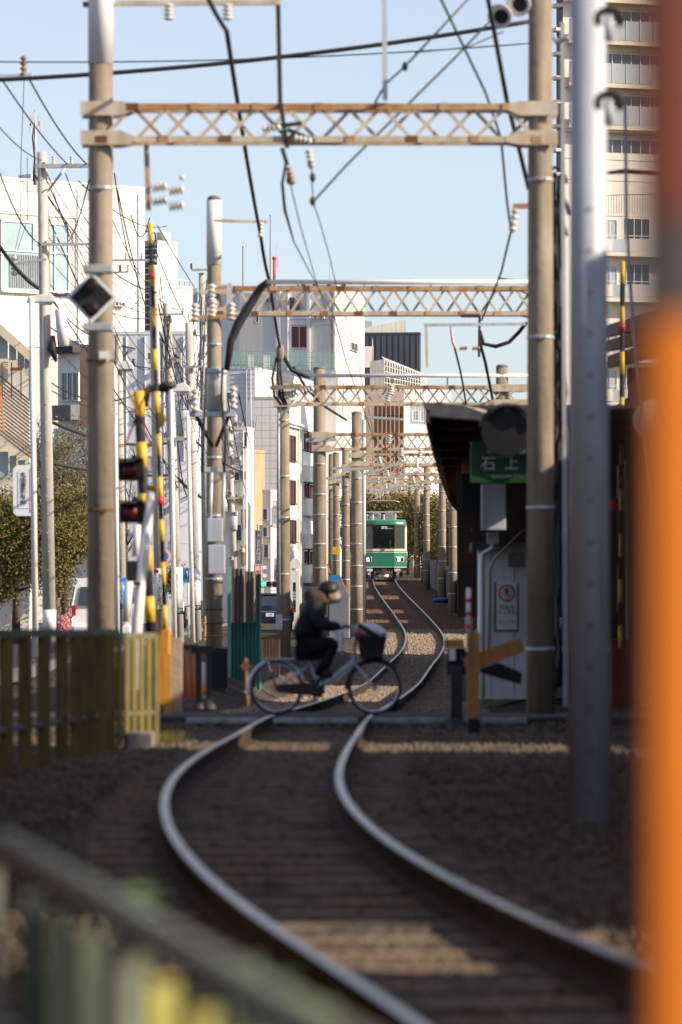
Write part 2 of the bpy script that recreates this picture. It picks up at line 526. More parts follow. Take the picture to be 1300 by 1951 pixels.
def track_x(y): return float(np.interp(y, _gy, _gx))
def track_z(y): return float(np.interp(y, _gy, _gz))
def track_dir(y):
    d = Vector((track_x(y + 0.5) - track_x(y - 0.5), 1.0, 0)); return d.normalized()

STREET = -0.03
def ground_z(x, y):
    tz = track_z(min(max(y, 6), 400)) - 0.165 + 0.095 * math.exp(-((y - 47.6) / 1.6) ** 2)
    dx = abs(x - track_x(min(max(y, 6), 400)))
    t = min(max((dx - 1.75) / 1.0, 0), 1); t = t * t * (3 - 2 * t)
    if y < 60:
        base = tz - 0.03
        q = min(max((abs(x + 0.5) - 5) / 6, 0), 1)
        base = base * (1 - q) + STREET * q
    else:
        q = min((y - 60) / 25, 1)
        b0 = (track_z(60) - 0.2)
        base = b0 * (1 - q) + STREET * q
    if 118 < y and x > track_x(y):
        # the right-hand bank slopes up more gently to the boundary fence
        t = min(max((dx - 1.75) / 2.2, 0), 1); t = t * t * (3 - 2 * t)
        base = max(base, tz + 0.05)
    return tz * (1 - t) + base * t

# ------------------------------------------------------------------ ground sheet
def ground_material():
    m = bpy.data.materials.new('trackside_gravel_ground')
    m.use_nodes = True
    nt = m.node_tree
    b = nt.nodes['Principled BSDF']
    b.inputs['Roughness'].default_value = 0.95
    b.inputs['Specular IOR Level'].default_value = 0.15
    tc = nt.nodes.new('ShaderNodeTexCoord')
    v = nt.nodes.new('ShaderNodeTexVoronoi'); v.inputs['Scale'].default_value = 17
    n = nt.nodes.new('ShaderNodeTexNoise'); n.inputs['Scale'].default_value = 0.55; n.inputs['Detail'].default_value = 9; n.inputs['Roughness'].default_value = 0.7
    n2 = nt.nodes.new('ShaderNodeTexNoise'); n2.inputs['Scale'].default_value = 9; n2.inputs['Detail'].default_value = 6
    for x in (v, n, n2): nt.links.new(tc.outputs['Object'], x.inputs['Vector'])
    r = nt.nodes.new('ShaderNodeValToRGB')
    e = r.color_ramp.elements
    e[0].position = 0.3; e[0].color = (0.040, 0.033, 0.028, 1)
    e[1].position = 0.72; e[1].color = (0.125, 0.098, 0.073, 1)
    nt.links.new(n.outputs['Fac'], r.inputs[0])
    mx = nt.nodes.new('ShaderNodeMix'); mx.data_type = 'RGBA'; mx.blend_type = 'OVERLAY'; mx.inputs[0].default_value = 0.85
    nt.links.new(r.outputs[0], mx.inputs[6])
    nt.links.new(v.outputs['Color'], mx.inputs[7])
    bw = nt.nodes.new('ShaderNodeRGBToBW'); nt.links.new(v.outputs['Color'], bw.inputs[0])
    nt.links.new(bw.outputs[0], mx.inputs[7])
    nt.links.new(mx.outputs[2], b.inputs['Base Color'])
    bp = nt.nodes.new('ShaderNodeBump'); bp.inputs['Strength'].default_value = 0.9; bp.inputs['Distance'].default_value = 0.04
    nt.links.new(v.outputs['Distance'], bp.inputs['Height'])
    nt.links.new(bp.outputs[0], b.inputs['Normal'])
    return m
M['ground'] = ground_material()

def make_ground():
    xs = [-900, -400, -200, -100, -60, -40, -30, -22, -16, -13] + list(np.arange(-11, 11.01, 0.33)) + [13, 16, 22, 30, 40, 60, 100, 200, 400, 900]
    ys = [-200, -60, -20, -5, 0, 3] + list(np.arange(6, 100, 0.5)) + list(np.arange(100, 260, 1.5)) + [270, 285, 300, 330, 370, 420, 500, 700, 1200, 2500]
    nx, ny = len(xs), len(ys)
    verts = []
    for y in ys:
        for x in xs:
            z = ground_z(x, y)
            if y > 300:
                q = min((y - 300) / 60, 1)
                z = z * (1 - q) + STREET * q
            if abs(x - 1) < 9 and 6 < y < 140:
                z += random.uniform(-0.018, 0.018)
            verts.append((x, y, z))
    faces = [(j * nx + i, j * nx + i + 1, (j + 1) * nx + i + 1, (j + 1) * nx + i) for j in range(ny - 1) for i in range(nx - 1)]
    me = bpy.data.meshes.new('ground')
    me.from_pydata(verts, [], faces)
    me.polygons.foreach_set('use_smooth', [True] * len(faces))
    o = link_mesh('ground', me, None, M['ground'])
    tag(o, 'brown gravelly ground beside the railway track', 'ground', kind='structure')
make_ground()

# ------------------------------------------------------------------ ballast stones
def stones(name, n, yfun, half, size, label, m, drop=0.0):
    y = yfun(n)
    cx = np.interp(y, _gy, _gx); cz = np.interp(y, _gy, _gz)
    dx = rng.uniform(-half, half, n)
    x = cx + dx
    z = -drop * (np.abs(dx) < 1.1) + cz - 0.165 - 0.004 + 0.095 * np.exp(-((y - 47.6) / 1.6) ** 2) + rng.uniform(-0.012, 0.022, n)
    sz = size * rng.uniform(0.6, 1.35, n)
    octa = np.array([[1, 0, 0], [0, 1, 0], [-1, 0, 0], [0, -1, 0], [0, 0, 0.75], [0, 0, -0.7]], float)
    V = octa[None] * sz[:, None, None] * rng.uniform(0.6, 1.25, (n, 6, 1))
    a = rng.uniform(0, 2 * PI, n); ca, sa = np.cos(a)[:, None], np.sin(a)[:, None]
    X = V[:, :, 0] * ca - V[:, :, 1] * sa; Y = V[:, :, 0] * sa + V[:, :, 1] * ca
    V = np.stack([X + x[:, None], Y + y[:, None], V[:, :, 2] + z[:, None]], -1).reshape(-1, 3)
    F = np.array([[0, 1, 4], [1, 2, 4], [2, 3, 4], [3, 0, 4], [1, 0, 5], [2, 1, 5], [3, 2, 5], [0, 3, 5]])
    F = (F[None] + 6 * np.arange(n)[:, None, None]).reshape(-1)
    me = bpy.data.meshes.new(name)
    me.vertices.add(len(V)); me.vertices.foreach_set('co', V.ravel())
    nf = len(F) // 3
    me.loops.add(len(F)); me.loops.foreach_set('vertex_index', F.astype(np.int32))
    me.polygons.add(nf); me.polygons.foreach_set('loop_start', np.arange(0, 3 * nf, 3, dtype=np.int32)); me.polygons.foreach_set('loop_total', np.full(nf, 3, dtype=np.int32))
    me.update(calc_edges=True)
    o = link_mesh(name, me, None, m)
    tag(o, label, 'ballast', kind='stuff')
    return o
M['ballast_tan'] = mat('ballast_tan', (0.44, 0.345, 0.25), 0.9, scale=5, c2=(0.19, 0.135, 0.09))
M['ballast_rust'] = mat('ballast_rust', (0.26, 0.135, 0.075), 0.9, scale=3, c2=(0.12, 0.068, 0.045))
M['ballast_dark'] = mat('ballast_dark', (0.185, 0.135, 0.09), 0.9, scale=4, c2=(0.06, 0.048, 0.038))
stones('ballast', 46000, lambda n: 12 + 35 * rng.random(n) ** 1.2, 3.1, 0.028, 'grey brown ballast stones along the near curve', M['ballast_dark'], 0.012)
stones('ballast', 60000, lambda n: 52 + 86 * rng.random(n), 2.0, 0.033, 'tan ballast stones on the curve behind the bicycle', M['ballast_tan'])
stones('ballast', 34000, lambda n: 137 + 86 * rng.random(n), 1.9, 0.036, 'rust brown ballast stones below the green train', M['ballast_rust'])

# ------------------------------------------------------------------ rails and sleepers
RP = [(-0.0635, 0), (0.0635, 0), (0.0635, 0.012), (0.012, 0.03), (0.010, 0.105), (0.0325, 0.118), (0.0325, 0.147), (0.026, 0.153), (-0.026, 0.153), (-0.0325, 0.147), (-0.0325, 0.118), (-0.010, 0.105), (-0.012, 0.03), (-0.0635, 0.012)]
track = thing('railway_track', 'single narrow railway track curving away towards the green train', 'railway track', (track_x(10), 10, track_z(10) - 0.17))
def sweep(prof, off, y0, y1, step):
    b = MB()
    ys = np.arange(y0, y1 + 0.001, step)
    n = len(prof)
    for y in ys:
        c = Vector((track_x(y), y, track_z(y)))
        d = track_dir(y); nrm = Vector((d.y, -d.x, 0))
        for (u, w) in prof:
            b.v.append(tuple(c + nrm * (off + u) + Vector((0, 0, w - 0.153))))
    for i in range(len(ys) - 1):
        for k in range(n):
            k2 = (k + 1) % n
            b.f.append((i * n + k, (i + 1) * n + k, (i + 1) * n + k2, i * n + k2)); b.sm.append(False)
            b.mi.append(0 if k == 7 else 1)
    return b
for off in (-0.5335 - 0.0325, 0.5335 + 0.0325):
    sweep(RP, off, 8, 330, 0.6).build('rail', [M['railtop'], M['railside']], track)
_sl = MB().box((0, 0, -0.07), (2.05, 0.21, 0.14))
sl0 = _sl.build('sleeper', M['sleeper'], None, bevel=0.012)
sl_mesh = sl0.data
bpy.data.objects.remove(sl0)
def put_sleeper(y):
    o = bpy.data.objects.new('sleeper', sl_mesh)
    col.objects.link(o); o.parent = track
    d = track_dir(y)
    o.location = Vector((track_x(y), y, track_z(y) - 0.156)) - ORG[track.name]
    o.rotation_euler = (0, 0, -math.atan2(d.x, d.y) + random.uniform(-0.02, 0.02))
    sl_rot = (track_z(y + 0.5) - track_z(y - 0.5))
    o.rotation_euler.x = math.atan(sl_rot)
y = 13.0
cnt = 0
while y < 216 and cnt < 295:
    if not 46.5 < y < 51.5:
        put_sleeper(y); cnt += 1
    y += 0.68
# rail fishplates and check rail on the tight curve
part('check_rail', M['rustdark'], track, lambda b: None) if False else None
for yy, sd in ((88, -1), (122, -1), (150, 1), (160, 1)):
    c = Vector((track_x(yy), yy, track_z(yy) - 0.08)); d = track_dir(yy); nn = Vector((d.y, -d.x, 0))
    b = MB(); b.bar(c + nn * sd * 0.61 - d * 0.3, c + nn * sd * 0.61 + d * 0.3, 0.03, 0.06)
    b.build('fishplate', M['rustdark'], track)

M['edgebeam'] = mat('worn_edge_beam', (0.38, 0.38, 0.39), 0.7, var=0.25, scale=6, dirt=0.3)
# ------------------------------------------------------------------ level crossing deck
deck = thing('level_crossing_deck', 'dark level crossing deck with pale edge beams under the bicycle', 'level crossing', (track_x(49), 49, 0))
tag(deck, kind='structure')
def deck_strip(o0, o1, name, m, zt=0.0, y0=47.15, y1=51.3):
    b = MB()
    for yy in np.arange(y0, y1, 0.5):
        y2 = min(yy + 0.5, y1)
        pts = []
        for q in (yy, y2):
            c = Vector((track_x(q), q, track_z(q) + zt)); d = track_dir(q); nn = Vector((d.y, -d.x, 0))
            pts.append((c + nn * o0, c + nn * o1))
        a0, a1, b1, b0 = pts[0][0], pts[0][1], pts[1][1], pts[1][0]
        dz = Vector((0, 0, -0.2))
        b.quad(a0, a1, b1, b0); b.quad(a0 + dz, a1 + dz, a1, a0); b.quad(b0, b1, b1 + dz, b0 + dz)
        b.quad(a0 + dz, a0, b0, b0 + dz); b.quad(a1, a1 + dz, b1 + dz, b1)
    return b.build(name, m, deck)
deck_strip(-0.47, 0.47, 'deck_panel', M['asphalt'], -0.004)
deck_strip(-9.0, -0.62, 'deck_panel', M['asphalt'], -0.006)
deck_strip(0.62, 5.0, 'deck_panel', M['asphalt'], -0.006)
for (x0, x1) in ((355, 498), (520, 682), (704, 850), (852, 1004)):
    a, c = P(x0, 1362, 171.5), P(x1, 1362, 171.5)
    a.z = c.z = track_z(46.9) - 0.004
    part('edge_beam', M['edgebeam'], deck, lambda b: b.bar(a - Vector((0, 0, 0.03)), c - Vector((0, 0, 0.03)), 0.16, 0.06), bevel=0.01)

# ------------------------------------------------------------------ street on the left, pavement, kerb
street = MB()
street.frame_box((-16, 52, STREET - 0.2), (10.2, 0, 0), (0, 330, 0), (0, 0, 0.206))
tag(street.build('street', M['asphalt']), 'grey asphalt street running beside the railway', 'street', kind='structure')
kerb = MB()
kerb.frame_box((-5.79, 52, STREET - 0.1), (0.18, 0, 0), (0, 330, 0), (0, 0, 0.21))
tag(kerb.build('kerb', M['kerbstone']), 'concrete kerb between street and railway', 'kerb', kind='structure')
# ------------------------------------------------------------------ portal gantries over the track
def pole_mesh(b, x, y, z0, z1, r0, r1, n=16):
    b.tube([(x, y, z0), (x, y, (z0 + z1) / 2), (x, y, z1)], [r0, (r0 + r1) / 2, r1], n=n)

def insulator(parent, p, axis=(0, 0, 1), L=0.28, r=0.06, m=None, name='insulator'):
    b = MB()
    prof = []
    k = 4
    for i in range(k):
        t = i * L / k
        prof += [(r * 0.45, t), (r, t + L / k * 0.35), (r * 0.95, t + L / k * 0.55), (r * 0.45, t + L / k * 0.8)]
    prof.append((r * 0.4, L))
    b.lathe(p, prof, 10, axis)
    return b.build(name, m or M['porcelain'], parent)

def bands(parent, x, y, zs, r, m=None):
    m = m or M['galv']
    for z in zs:
        b = MB()
        b.lathe((x, y, z), [(r, 0), (r + 0.012, 0.004), (r + 0.012, 0.045), (r, 0.05)], 14)
        b.box((x + 0.0, y - r - 0.02, z + 0.025), (0.07, 0.05, 0.035))
        b.build('band', m, parent)

def gantry(label, s, xl, xr, ptl, ptr, yt, yb, x0, x1, n, depth=0.32, pr=0.155, bar=0.035, nb=(7, 7), pipe=None, endplates=True, wl=None, wr=None, left=True, right=True):
    Y = FPX / s
    XL, XR = (xl - 650) / s, (xr - 650) / s
    ZT, ZB = CZ + (HOR - yt) / s, CZ + (HOR - yb) / s
    X0, X1 = (x0 - 650) / s, (x1 - 650) / s
    g = thing('portal_gantry', label, 'gantry', (XL, Y, ground_z(XL, Y)), 'lattice gantries over the railway track')
    for (X, pt, k, show) in ((XL, ptl, nb[0], left), (XR, ptr, nb[1], right)):
        if not show: continue
        zt = CZ + (HOR - pt) / s
        z0 = ground_z(X, Y) - 0.3
        po = MB(); pole_mesh(po, X, Y, z0, zt, pr * 1.22, pr * 0.98, 20)
        po = po.build('post', M['concrete'], g)
        hi = min(ZB, zt) - 0.5
        zs = [z0 + 1.1 + (hi - z0 - 1.1) * i / max(k - 1, 1) + random.uniform(-0.12, 0.12) for i in range(k)]
        for z in zs:
            b = MB(); rr = pr * 1.22 - pr * 0.24 * (z - z0) / (zt - z0)
            b.lathe((X, Y, z), [(rr, 0), (rr + 0.01, 0.004), (rr + 0.01, 0.04), (rr, 0.044)], 14)
            b.box((X + 0.02, Y - rr - 0.02, z + 0.02), (0.08, 0.05, 0.03))
            b.build('band', M['galv'], po)
        if zt < 11:
            part('pole_cap', M['kerbstone'], po, lambda b: b.lathe((X, Y, zt), [(pr * 1.0, 0), (pr * 1.0, 0.03), (pr * 0.6, 0.07)], 14))
    # four chords
    for (z, nm) in ((ZT, 'top_chord'), (ZB, 'bottom_chord')):
        for sd in (-1, 1):
            yy = Y + sd * depth / 2
            part(nm, M['rust'] if nm == 'top_chord' else M['cream'], g, lambda b: b.bar((X0, yy, z), (X1, yy, z), 0.05, 0.075))
    # lattice bars, front and back planes
    for sd in (-1, 1):
        yy = Y + sd * (depth / 2 - 0.015)
        L = X1 - X0 - 0.5
        for i in range(n):
            xa = X0 + 0.25 + L * i / n
            xb = X0 + 0.25 + L * (i + 1) / n
            off = 0.0 if sd < 0 else L / n * 0.5
            xm = (xa + xb) / 2
            for (p, q) in (((xa + off, ZB), (xm + off, ZT)), ((xm + off, ZT), (xb + off, ZB))):
                if q[0] > X1 or p[0] > X1: continue
                k = random.random()
                part('lattice_bar', M['cream'] if k < 0.8 else M['rust'], g, lambda b: b.bar((p[0], yy, p[1]), (q[0], yy, q[1]), bar * .84, 0.03, up=(0, 1, 0)))
    # riveted gusset plates at the joints of the front plane
    yy = Y - depth / 2 - 0.03
    for i in range(n + 1):
        for (xx, zz) in ((X0 + 0.25 + (X1 - X0 - 0.5) * i / n, ZB), (X0 + 0.25 + (X1 - X0 - 0.5) * (i + .5) / n, ZT)):
            if xx > X1 - .1: continue
            part('gusset', random.choice((M['rust'], M['rustdark'], M['rust'])), g, lambda b: b.box((xx, yy, zz), (0.11 + random.uniform(-.02, .03), 0.012, 0.085)))
    # cross ties between the planes
    for i in range(0, n + 1, 2):
        x = X0 + 0.25 + (X1 - X0 - 0.5) * i / n
        part('cross_tie', M['rust'], g, lambda b: b.bar((x, Y - depth / 2, ZT), (x, Y + depth / 2, ZT), 0.035))
    if endplates:
        for X, d, show in ((XL, 1, left), (XR, -1, right)):
            if not show: continue
            for z in (ZT, ZB):
                xa = X0 if d == 1 else X1
                xb = X + d * 0.42
                zc = -0.02 if z == ZT else 0.02
                # clamp plates on both sides of the post
                for sd in (-1, 1):
                    yy = Y + sd * (pr + 0.03)
                    pts = [(xa, yy, z - 0.085 + zc), (X + d * 0.25, yy, z - 0.085 + zc), (xb, yy, z - 0.03), (xb, yy, z + 0.03), (X + d * 0.25, yy, z + 0.085 + zc), (xa, yy, z + 0.085 + zc)]
                    b = MB(); b.prism(pts, (0, sd * 0.02, 0)); b.build('clamp_plate', M['cream'], g)
    if pipe:
        yp, px0, px1 = pipe
        z = CZ + (HOR - yp) / s
        pp = part('conduit', M['whitepipe'], g, lambda b: b.tube([((px0 - 650) / s, Y - 0.1, z), ((px1 - 650) / s, Y - 0.1, z)], 0.045, 10))
        for i in range(4):
            x = ((px0 + (px1 - px0) * (i + 0.5) / 4) - 650) / s
            part('conduit_bracket', M['rustdark'], pp, lambda b: b.bar((x, Y - 0.1, z - 0.05), (x, Y - 0.1, ZT), 0.03))
    return g, Y, XL, XR, ZT, ZB

def arm_insulators(g, s, pts, axis=(1, 0, 0), r=0.07, L=0.24, m=None):
    for (x, y) in pts:
        insulator(g, P(x, y, s), axis, L, r, m)

G1, Y1, XL1, XR1, ZT1, ZB1 = gantry('nearest lattice gantry with tall posts and rust streaked beam', 160, 192, 1030, -140, -140, 206, 268, 155, 1062, 7, bar=0.05, pr=0.14, nb=(2, 4))
G2, Y2, XL2, XR2, ZT2, ZB2 = gantry('second lattice gantry, its left post carrying a grey transformer', 105, 408, 1034, 380, 250, 550, 598, 395, 1040, 9, bar=0.05, pr=0.125, nb=(6, 6), pipe=(538, 505, 1010))
G3, Y3, XL3, XR3, ZT3, ZB3 = gantry('third lattice gantry with white conduit and cable loops on its left post', 81, 540, 957, 735, 700, 738, 770, 522, 1005, 9, bar=0.05, pr=0.145, nb=(5, 3), pipe=(716, 590, 1010))
G4, Y4, XL4, XR4, ZT4, ZB4 = gantry('fourth lattice gantry with very rusty top chord behind the canopy', 70, 609, 948, 703, 800, 828, 856, 595, 955, 8, bar=0.05, pr=0.165, nb=(7, 4))
G5, Y5, XL5, XR5, ZT5, ZB5 = gantry('fifth lattice gantry with capped left post half in shadow', 60, 680, 897, 788, 860, 866, 885, 664, 905, 7, bar=0.05, pr=0.165, nb=(7, 6))
G6, Y6, XL6, XR6, ZT6, ZB6 = gantry('sixth lattice gantry, its left post partly hidden by the fifth', 51, 659, 863, 860, 880, 888, 903, 650, 870, 6, bar=0.05, pr=0.14, nb=(7, 6))
G7, Y7, XL7, XR7, ZT7, ZB7 = gantry('seventh lattice gantry with a yellow striped plate on its post', 46, 641, 843, 865, 880, 905, 918, 633, 850, 6, bar=0.05, pr=0.14, nb=(6, 6))
G8, Y8, XL8, XR8, ZT8, ZB8 = gantry('eighth lattice gantry just in front of the green train', 41, 632, 813, 868, 890, 918, 930, 625, 820, 6, bar=0.05, pr=0.14, nb=(5, 6))
G9, Y9, XL9, XR9, ZT9, ZB9 = gantry('ninth lattice gantry above the roof of the train', 33, 660, 795, 880, 900, 913, 925, 650, 802, 5, bar=0.05, pr=0.16, nb=(4, 5))
G10, Y10, XL10, XR10, ZT10, ZB10 = gantry('farthest lattice gantry behind the train', 28, 666, 783, 905, 905, 918, 928, 660, 790, 5, bar=0.05, pr=0.16, nb=(3, 4))

# pipe-like grey sheath beside the fifth gantry's post
o = MB(); c = P(693.5, 1190, 59); o.tube([(c.x, c.y, ground_z(c.x, c.y) - 0.2), (c.x, c.y, CZ + (HOR - 800) / 59)], 0.065, 10)
o = o.build('steel_post', M['greysteel']); tag(o, 'slim sunlit grey post tight against the capped gantry post', 'post')
# lower sheath on first gantry post (paint change) : white top sleeve
for (g, x, s, y0, y1, r) in ((G1, 192, 160, 122, -140, 0.147), (G2, 404, 105, 505, 382, 0.133)):
    c = P(x if s == 160 else 408, 0, s)
    z0, z1 = CZ + (HOR - y0) / s, CZ + (HOR - y1) / s
    part('white_sleeve', M['white'], g, lambda b: b.tube([(c.x, c.y, z0), (c.x, c.y, z1)], r + 0.004, 20))

# patched, paler length and rusty strap on the near left post
part('pale_wrap', mat('pale_patched_concrete', (0.37, 0.315, 0.24), 0.88, var=0.15, scale=3, dirt=0.25), G1, lambda b: b.tube([(XL1, Y1, CZ + (HOR - 1085) / 160), (XL1, Y1, CZ + (HOR - 818) / 160)], [.1595, .1530], 20))
for y_ in (975, 690, 520):
    part('strap', M['rustdark'], G1, lambda b: b.lathe((XL1, Y1, CZ + (HOR - y_) / 160), [(.162, 0), (.168, .004), (.168, .03), (.162, .034)], 18).box((XL1 + .04, Y1 - .17, CZ + (HOR - y_) / 160 + .015), (.08, .03, .04)))
part('number_plate', M['signwhite'], G1, lambda b: b.box((XL1 + .05, Y1 - .162, CZ + (HOR - 680) / 160), (.12, .01, .12)))
part('rust_stain', mat('rust_run', (0.30, 0.15, 0.06), 0.9, var=0.3), G1, lambda b: b.box((XL1 + .015, Y1 - .1605, CZ + (HOR - 1000) / 160), (.018, .003, .22)))
# bracket arms and insulators of the first gantry
def garm(g, s, a, b_, w=0.05, m=None, name='bracket_arm', dy=0):
    p, q = P(*a, s), P(*b_, s)
    p.y += dy; q.y += dy
    return part(name, m or M['rust'], g, lambda b: b.bar(p, q, w, w))
garm(G1, 160, (205, 6), (535, 4), 0.06, M['cream'], 'upper_arm')
garm(G1, 160, (158, 8), (186, 8), 0.06, M['rustdark'], 'upper_arm')
for (x, y) in ((322, 10), (434, 10)):
    insulator(G1, P(x, y + 28, 160), (0, 0, 1), 0.2, 0.07)
garm(G1, 160, (529, -40), (534, 198), 0.055, M['blackmetal'], 'hanger_strut')
garm(G1, 160, (732, -40), (734, 190), 0.06, M['greysteel'], 'hanger_strut')
garm(G1, 160, (279, 275), (283, 400), 0.06, M['rust'], 'drop_post')
for (x, y) in ((290, 358), (322, 364), (290, 384), (322, 394)):
    insulator(G1, P(x, y, 160), (1, 0, 0.15), 0.18, 0.065)
part('insulator', M['porcelain'], G1, lambda b: b.ball(P(347, 338, 160), 0.035))
# hanging fittings in the middle of the first gantry
for (a, b_) in (((535, 200), (548, 285)), ((520, 245), (575, 238)), ((548, 250), (600, 272)), ((538, 285), (548, 318))):
    garm(G1, 160, a, b_, 0.05, M['blackmetal'], 'fitting', -0.2)
for (x, y, ax) in ((500, 245, (1, 0, 0.1)), (560, 262, (1, 0, -0.2)), (548, 318, (0.3, 0, -1)), (588, 285, (0.2, 0, -1))):
    insulator(G1, P(x, y, 162), ax, 0.22, 0.05, M['porcelain'] if y < 300 else M['porcelain_brown'])
for (x, y) in ((551, 342), (592, 312), (596, 338), (596, 383), (772, 126)):
    part('clamp', M['blackmetal'], G1, lambda b: b.ball(P(x, y, 162), 0.045, 8, 6, (0.8, 0.8, 1.3)))
# lamp housings at the top right of the first gantry
for (x, y) in ((955, 28), (990, 5)):
    c = P(x, y, 162)
    lm = part('loudspeaker', M['white'], G1, lambda b: b.lathe(c, [(0.05, 0.2), (0.08, 0.12), (0.15, -0.05), (0.15, -0.08)], 14, (0.25, 0.9, 0.35)))
    part('speaker_throat', M['black'], lm, lambda b: b.lathe(c + Vector((0, -0.085, -0.03)), [(0.09, 0), (0.07, 0.02)], 12, (0.25, 0.9, 0.35)))
garm(G1, 160, (940, 15), (1015, 22), 0.04, M['galv'])
garm(G1, 158, (978, 393), (1010, 392), 0.06, M['rust'])
insulator(G1, P(983, 398, 162), (-0.15, 0, -1), 0.28, 0.05, M['cream'])

# second gantry: transformer, insulators, boxes, tied sheaths
tr = part('transformer', M['galv'], G2, lambda b: b.lathe(P(412, 783, 106.6), [(0.16, 0), (0.19, 0.03), (0.19, 0.68), (0.17, 0.74), (0.05, 0.80)], 18))
part('transformer_lid', M['greysteel'], tr, lambda b: b.lathe(P(412, 712, 106.6), [(0.2, 0), (0.2, 0.05), (0.1, 0.09)], 18))
part('transformer_platform', M['greysteel'], G2, lambda b: b.box(P(405, 789, 106.6), (0.82, 0.4, 0.09)))
part('transformer_bracket', M['blackmetal'], G2, lambda b: b.bar(P(375, 794, 106.6), P(405, 850, 106), 0.05).bar(P(435, 794, 106.6), P(412, 850, 106), 0.05))
for (x, y) in ((372, 785), (445, 780)):
    insulator(G2, P(x, y, 107), (0, 0, 1), 0.42, 0.075)
for (x, y) in ((405, 605), (404, 575), (372, 612), (441, 610)):
    insulator(G2, P(x, y, 107.2), (0, 0, 1), 0.32, 0.085, M['porcelain'])
for (x, y0, y1) in ((372, 548, 600), (437, 540, 600)):
    garm(G2, 107, (x, y0), (x, y1), 0.09, M['greysteel'], 'fuse_holder')
garm(G2, 107, (382, 558), (432, 556), 0.07, M['cream'], 'crossarm', -0.16)
garm(G2, 107, (368, 606), (450, 603), 0.07, M['rust'], 'crossarm', -0.16)
garm(G2, 106.6, (392, 895), (427, 895), 0.09, M['greysteel'], 'lamp_arm', -0.17)
part('equipment_case', M['greysteel'], G2, lambda b: b.box(P(413, 1066, 107), (0.30, 0.2, 0.52)), bevel=0.015)
part('equipment_case', M['greysteel'], G2, lambda b: b.box(P(410, 1010, 107), (0.28, 0.16, 0.42)), bevel=0.015)
for (x0, x1) in ((403, 400), (427, 424)):
    part('cable_sheath', M['galv'], G2, lambda b: b.tube([P(x0, 900, 107), P(x1, 1020, 107)], 0.035, 8))
for (x0, x1) in ((393, 388), (424, 430)):
    part('cable', M['cable'], G2, lambda b: b.tube([P(x0, 700, 107), P(x0 - 2, 760, 107), P(x1, 830, 107), P(x1 - 3, 900, 107)], 0.022, 8))
part('climbing_step', M['blackmetal'], G2, lambda b: [b.box(P(408, y, 106.6), (0.32, 0.05, 0.03)) for y in range(1110, 1260, 26)])
garm(G2, 106, (408, 420), (510, 422), 0.05, M['cream'], 'upper_arm')
insulator(G2, P(497, 452, 106), (0, 0, 1), 0.28, 0.06)
# rising black cable trunk beside the second gantry
wire('thick black cable bundle climbing from the transformer to the second gantry', [P(432, 705, 107), P(440, 650, 107), P(455, 615, 107), P(480, 575, 107), P(497, 548, 107), P(512, 536, 107.2)], [0.05, 0.07, 0.085, 0.08, 0.07, 0.06], name='cable_bundle', cat='cable')
# third gantry: cable loops and fittings on the left post
for (dx, w) in ((-7, 0.030), (4, 0.034), (10, 0.028)):
    part('cable_loop', M['cable'], G3, lambda b: b.tube([P(530 + dx * 0.3, 680, 82.5), P(526 + dx, 720, 82.5), P(530 + dx, 755, 82.5), P(541 + dx * 0.6, 772, 82.5)], w, 8))
part('cable_knot', M['concrete'], G3, lambda b: b.ball(P(534, 672, 82.5), 0.14, 10, 8, (0.7, 0.7, 1.5)))
garm(G3, 82.5, (515, 740), (575, 735), 0.09, M['concrete'], 'crossarm', -0.15)
for (x, y) in ((545, 755), (575, 748)):
    insulator(G3, P(x, y, 82.5), (1, 0, 0.4), 0.3, 0.1, M['galv'])
part('stay', M['galv'], G3, lambda b: b.tube([P(532, 800, 82.3), P(552, 775, 82.2), P(575, 750, 82.2)], 0.035, 8))
part('cable_sheath', M['galv'], G3, lambda b: b.tube([P(531, 780, 82.3), P(531, 900, 82.3), P(533, 1160, 82.3)], 0.03, 8))
part('junction_box', M['greysteel'], G3, lambda b: b.box(P(532, 1185, 82.5), (0.15, 0.12, 0.36)), bevel=0.01)
# fittings on the far gantries: insulators hung on the beams
for (g, s, pts) in ((G4, 71, ((765, 870), (740, 845), (800, 872))), (G3, 82, ((738, 765), (745, 752))), (G5, 60.8, ((762, 890), (726, 884), (795, 892))), (G6, 51.6, ((740, 908), (770, 906), (700, 905))), (G7, 46.5, ((752, 922), (720, 920), (790, 921))), (G8, 41.4, ((735, 933), (765, 934)))):
    for (x, y) in pts:
        insulator(g, P(x, y, s), (random.uniform(-0.3, 0.3), 0, 1), 0.24, 0.075)
for (g, s, a, b_) in ((G4, 71, (700, 795), (770, 800)), (G5, 60.8, (690, 905), (775, 880)), (G6, 51.6, (700, 920), (800, 900)), (G8, 41.4, (770, 935), (818, 925)), (G7, 46.5, (700, 940), (770, 926)), (G9, 33, (715, 938), (770, 930))):
    garm(g, s, a, b_, 0.07, M['galv'], 'cantilever', -0.25)
for (g, s, xx, y) in ((G4, 71, 609, 840), (G5, 60.8, 680, 895), (G6, 51.6, 659, 893), (G7, 46.5, 641, 912)):
    garm(g, s, (xx - 26, y), (xx + 30, y - 3), 0.10, M['galv'], 'crossarm', -0.2)
part('striped_plate', M['yellow'], G7, lambda b: b.box(P(640, 1049, 46.9), (0.26, 0.02, 0.3)))
for k in range(3):
    part('plate_stripe', M['black'], G7, lambda b: b.bar(P(634.8 + k * 3.0, 1055, 47.0), P(638.6 + k * 3.0 - (k == 2) * 1, 1044.5, 47.0), 0.012, 0.045, up=(0, 1, 0)))
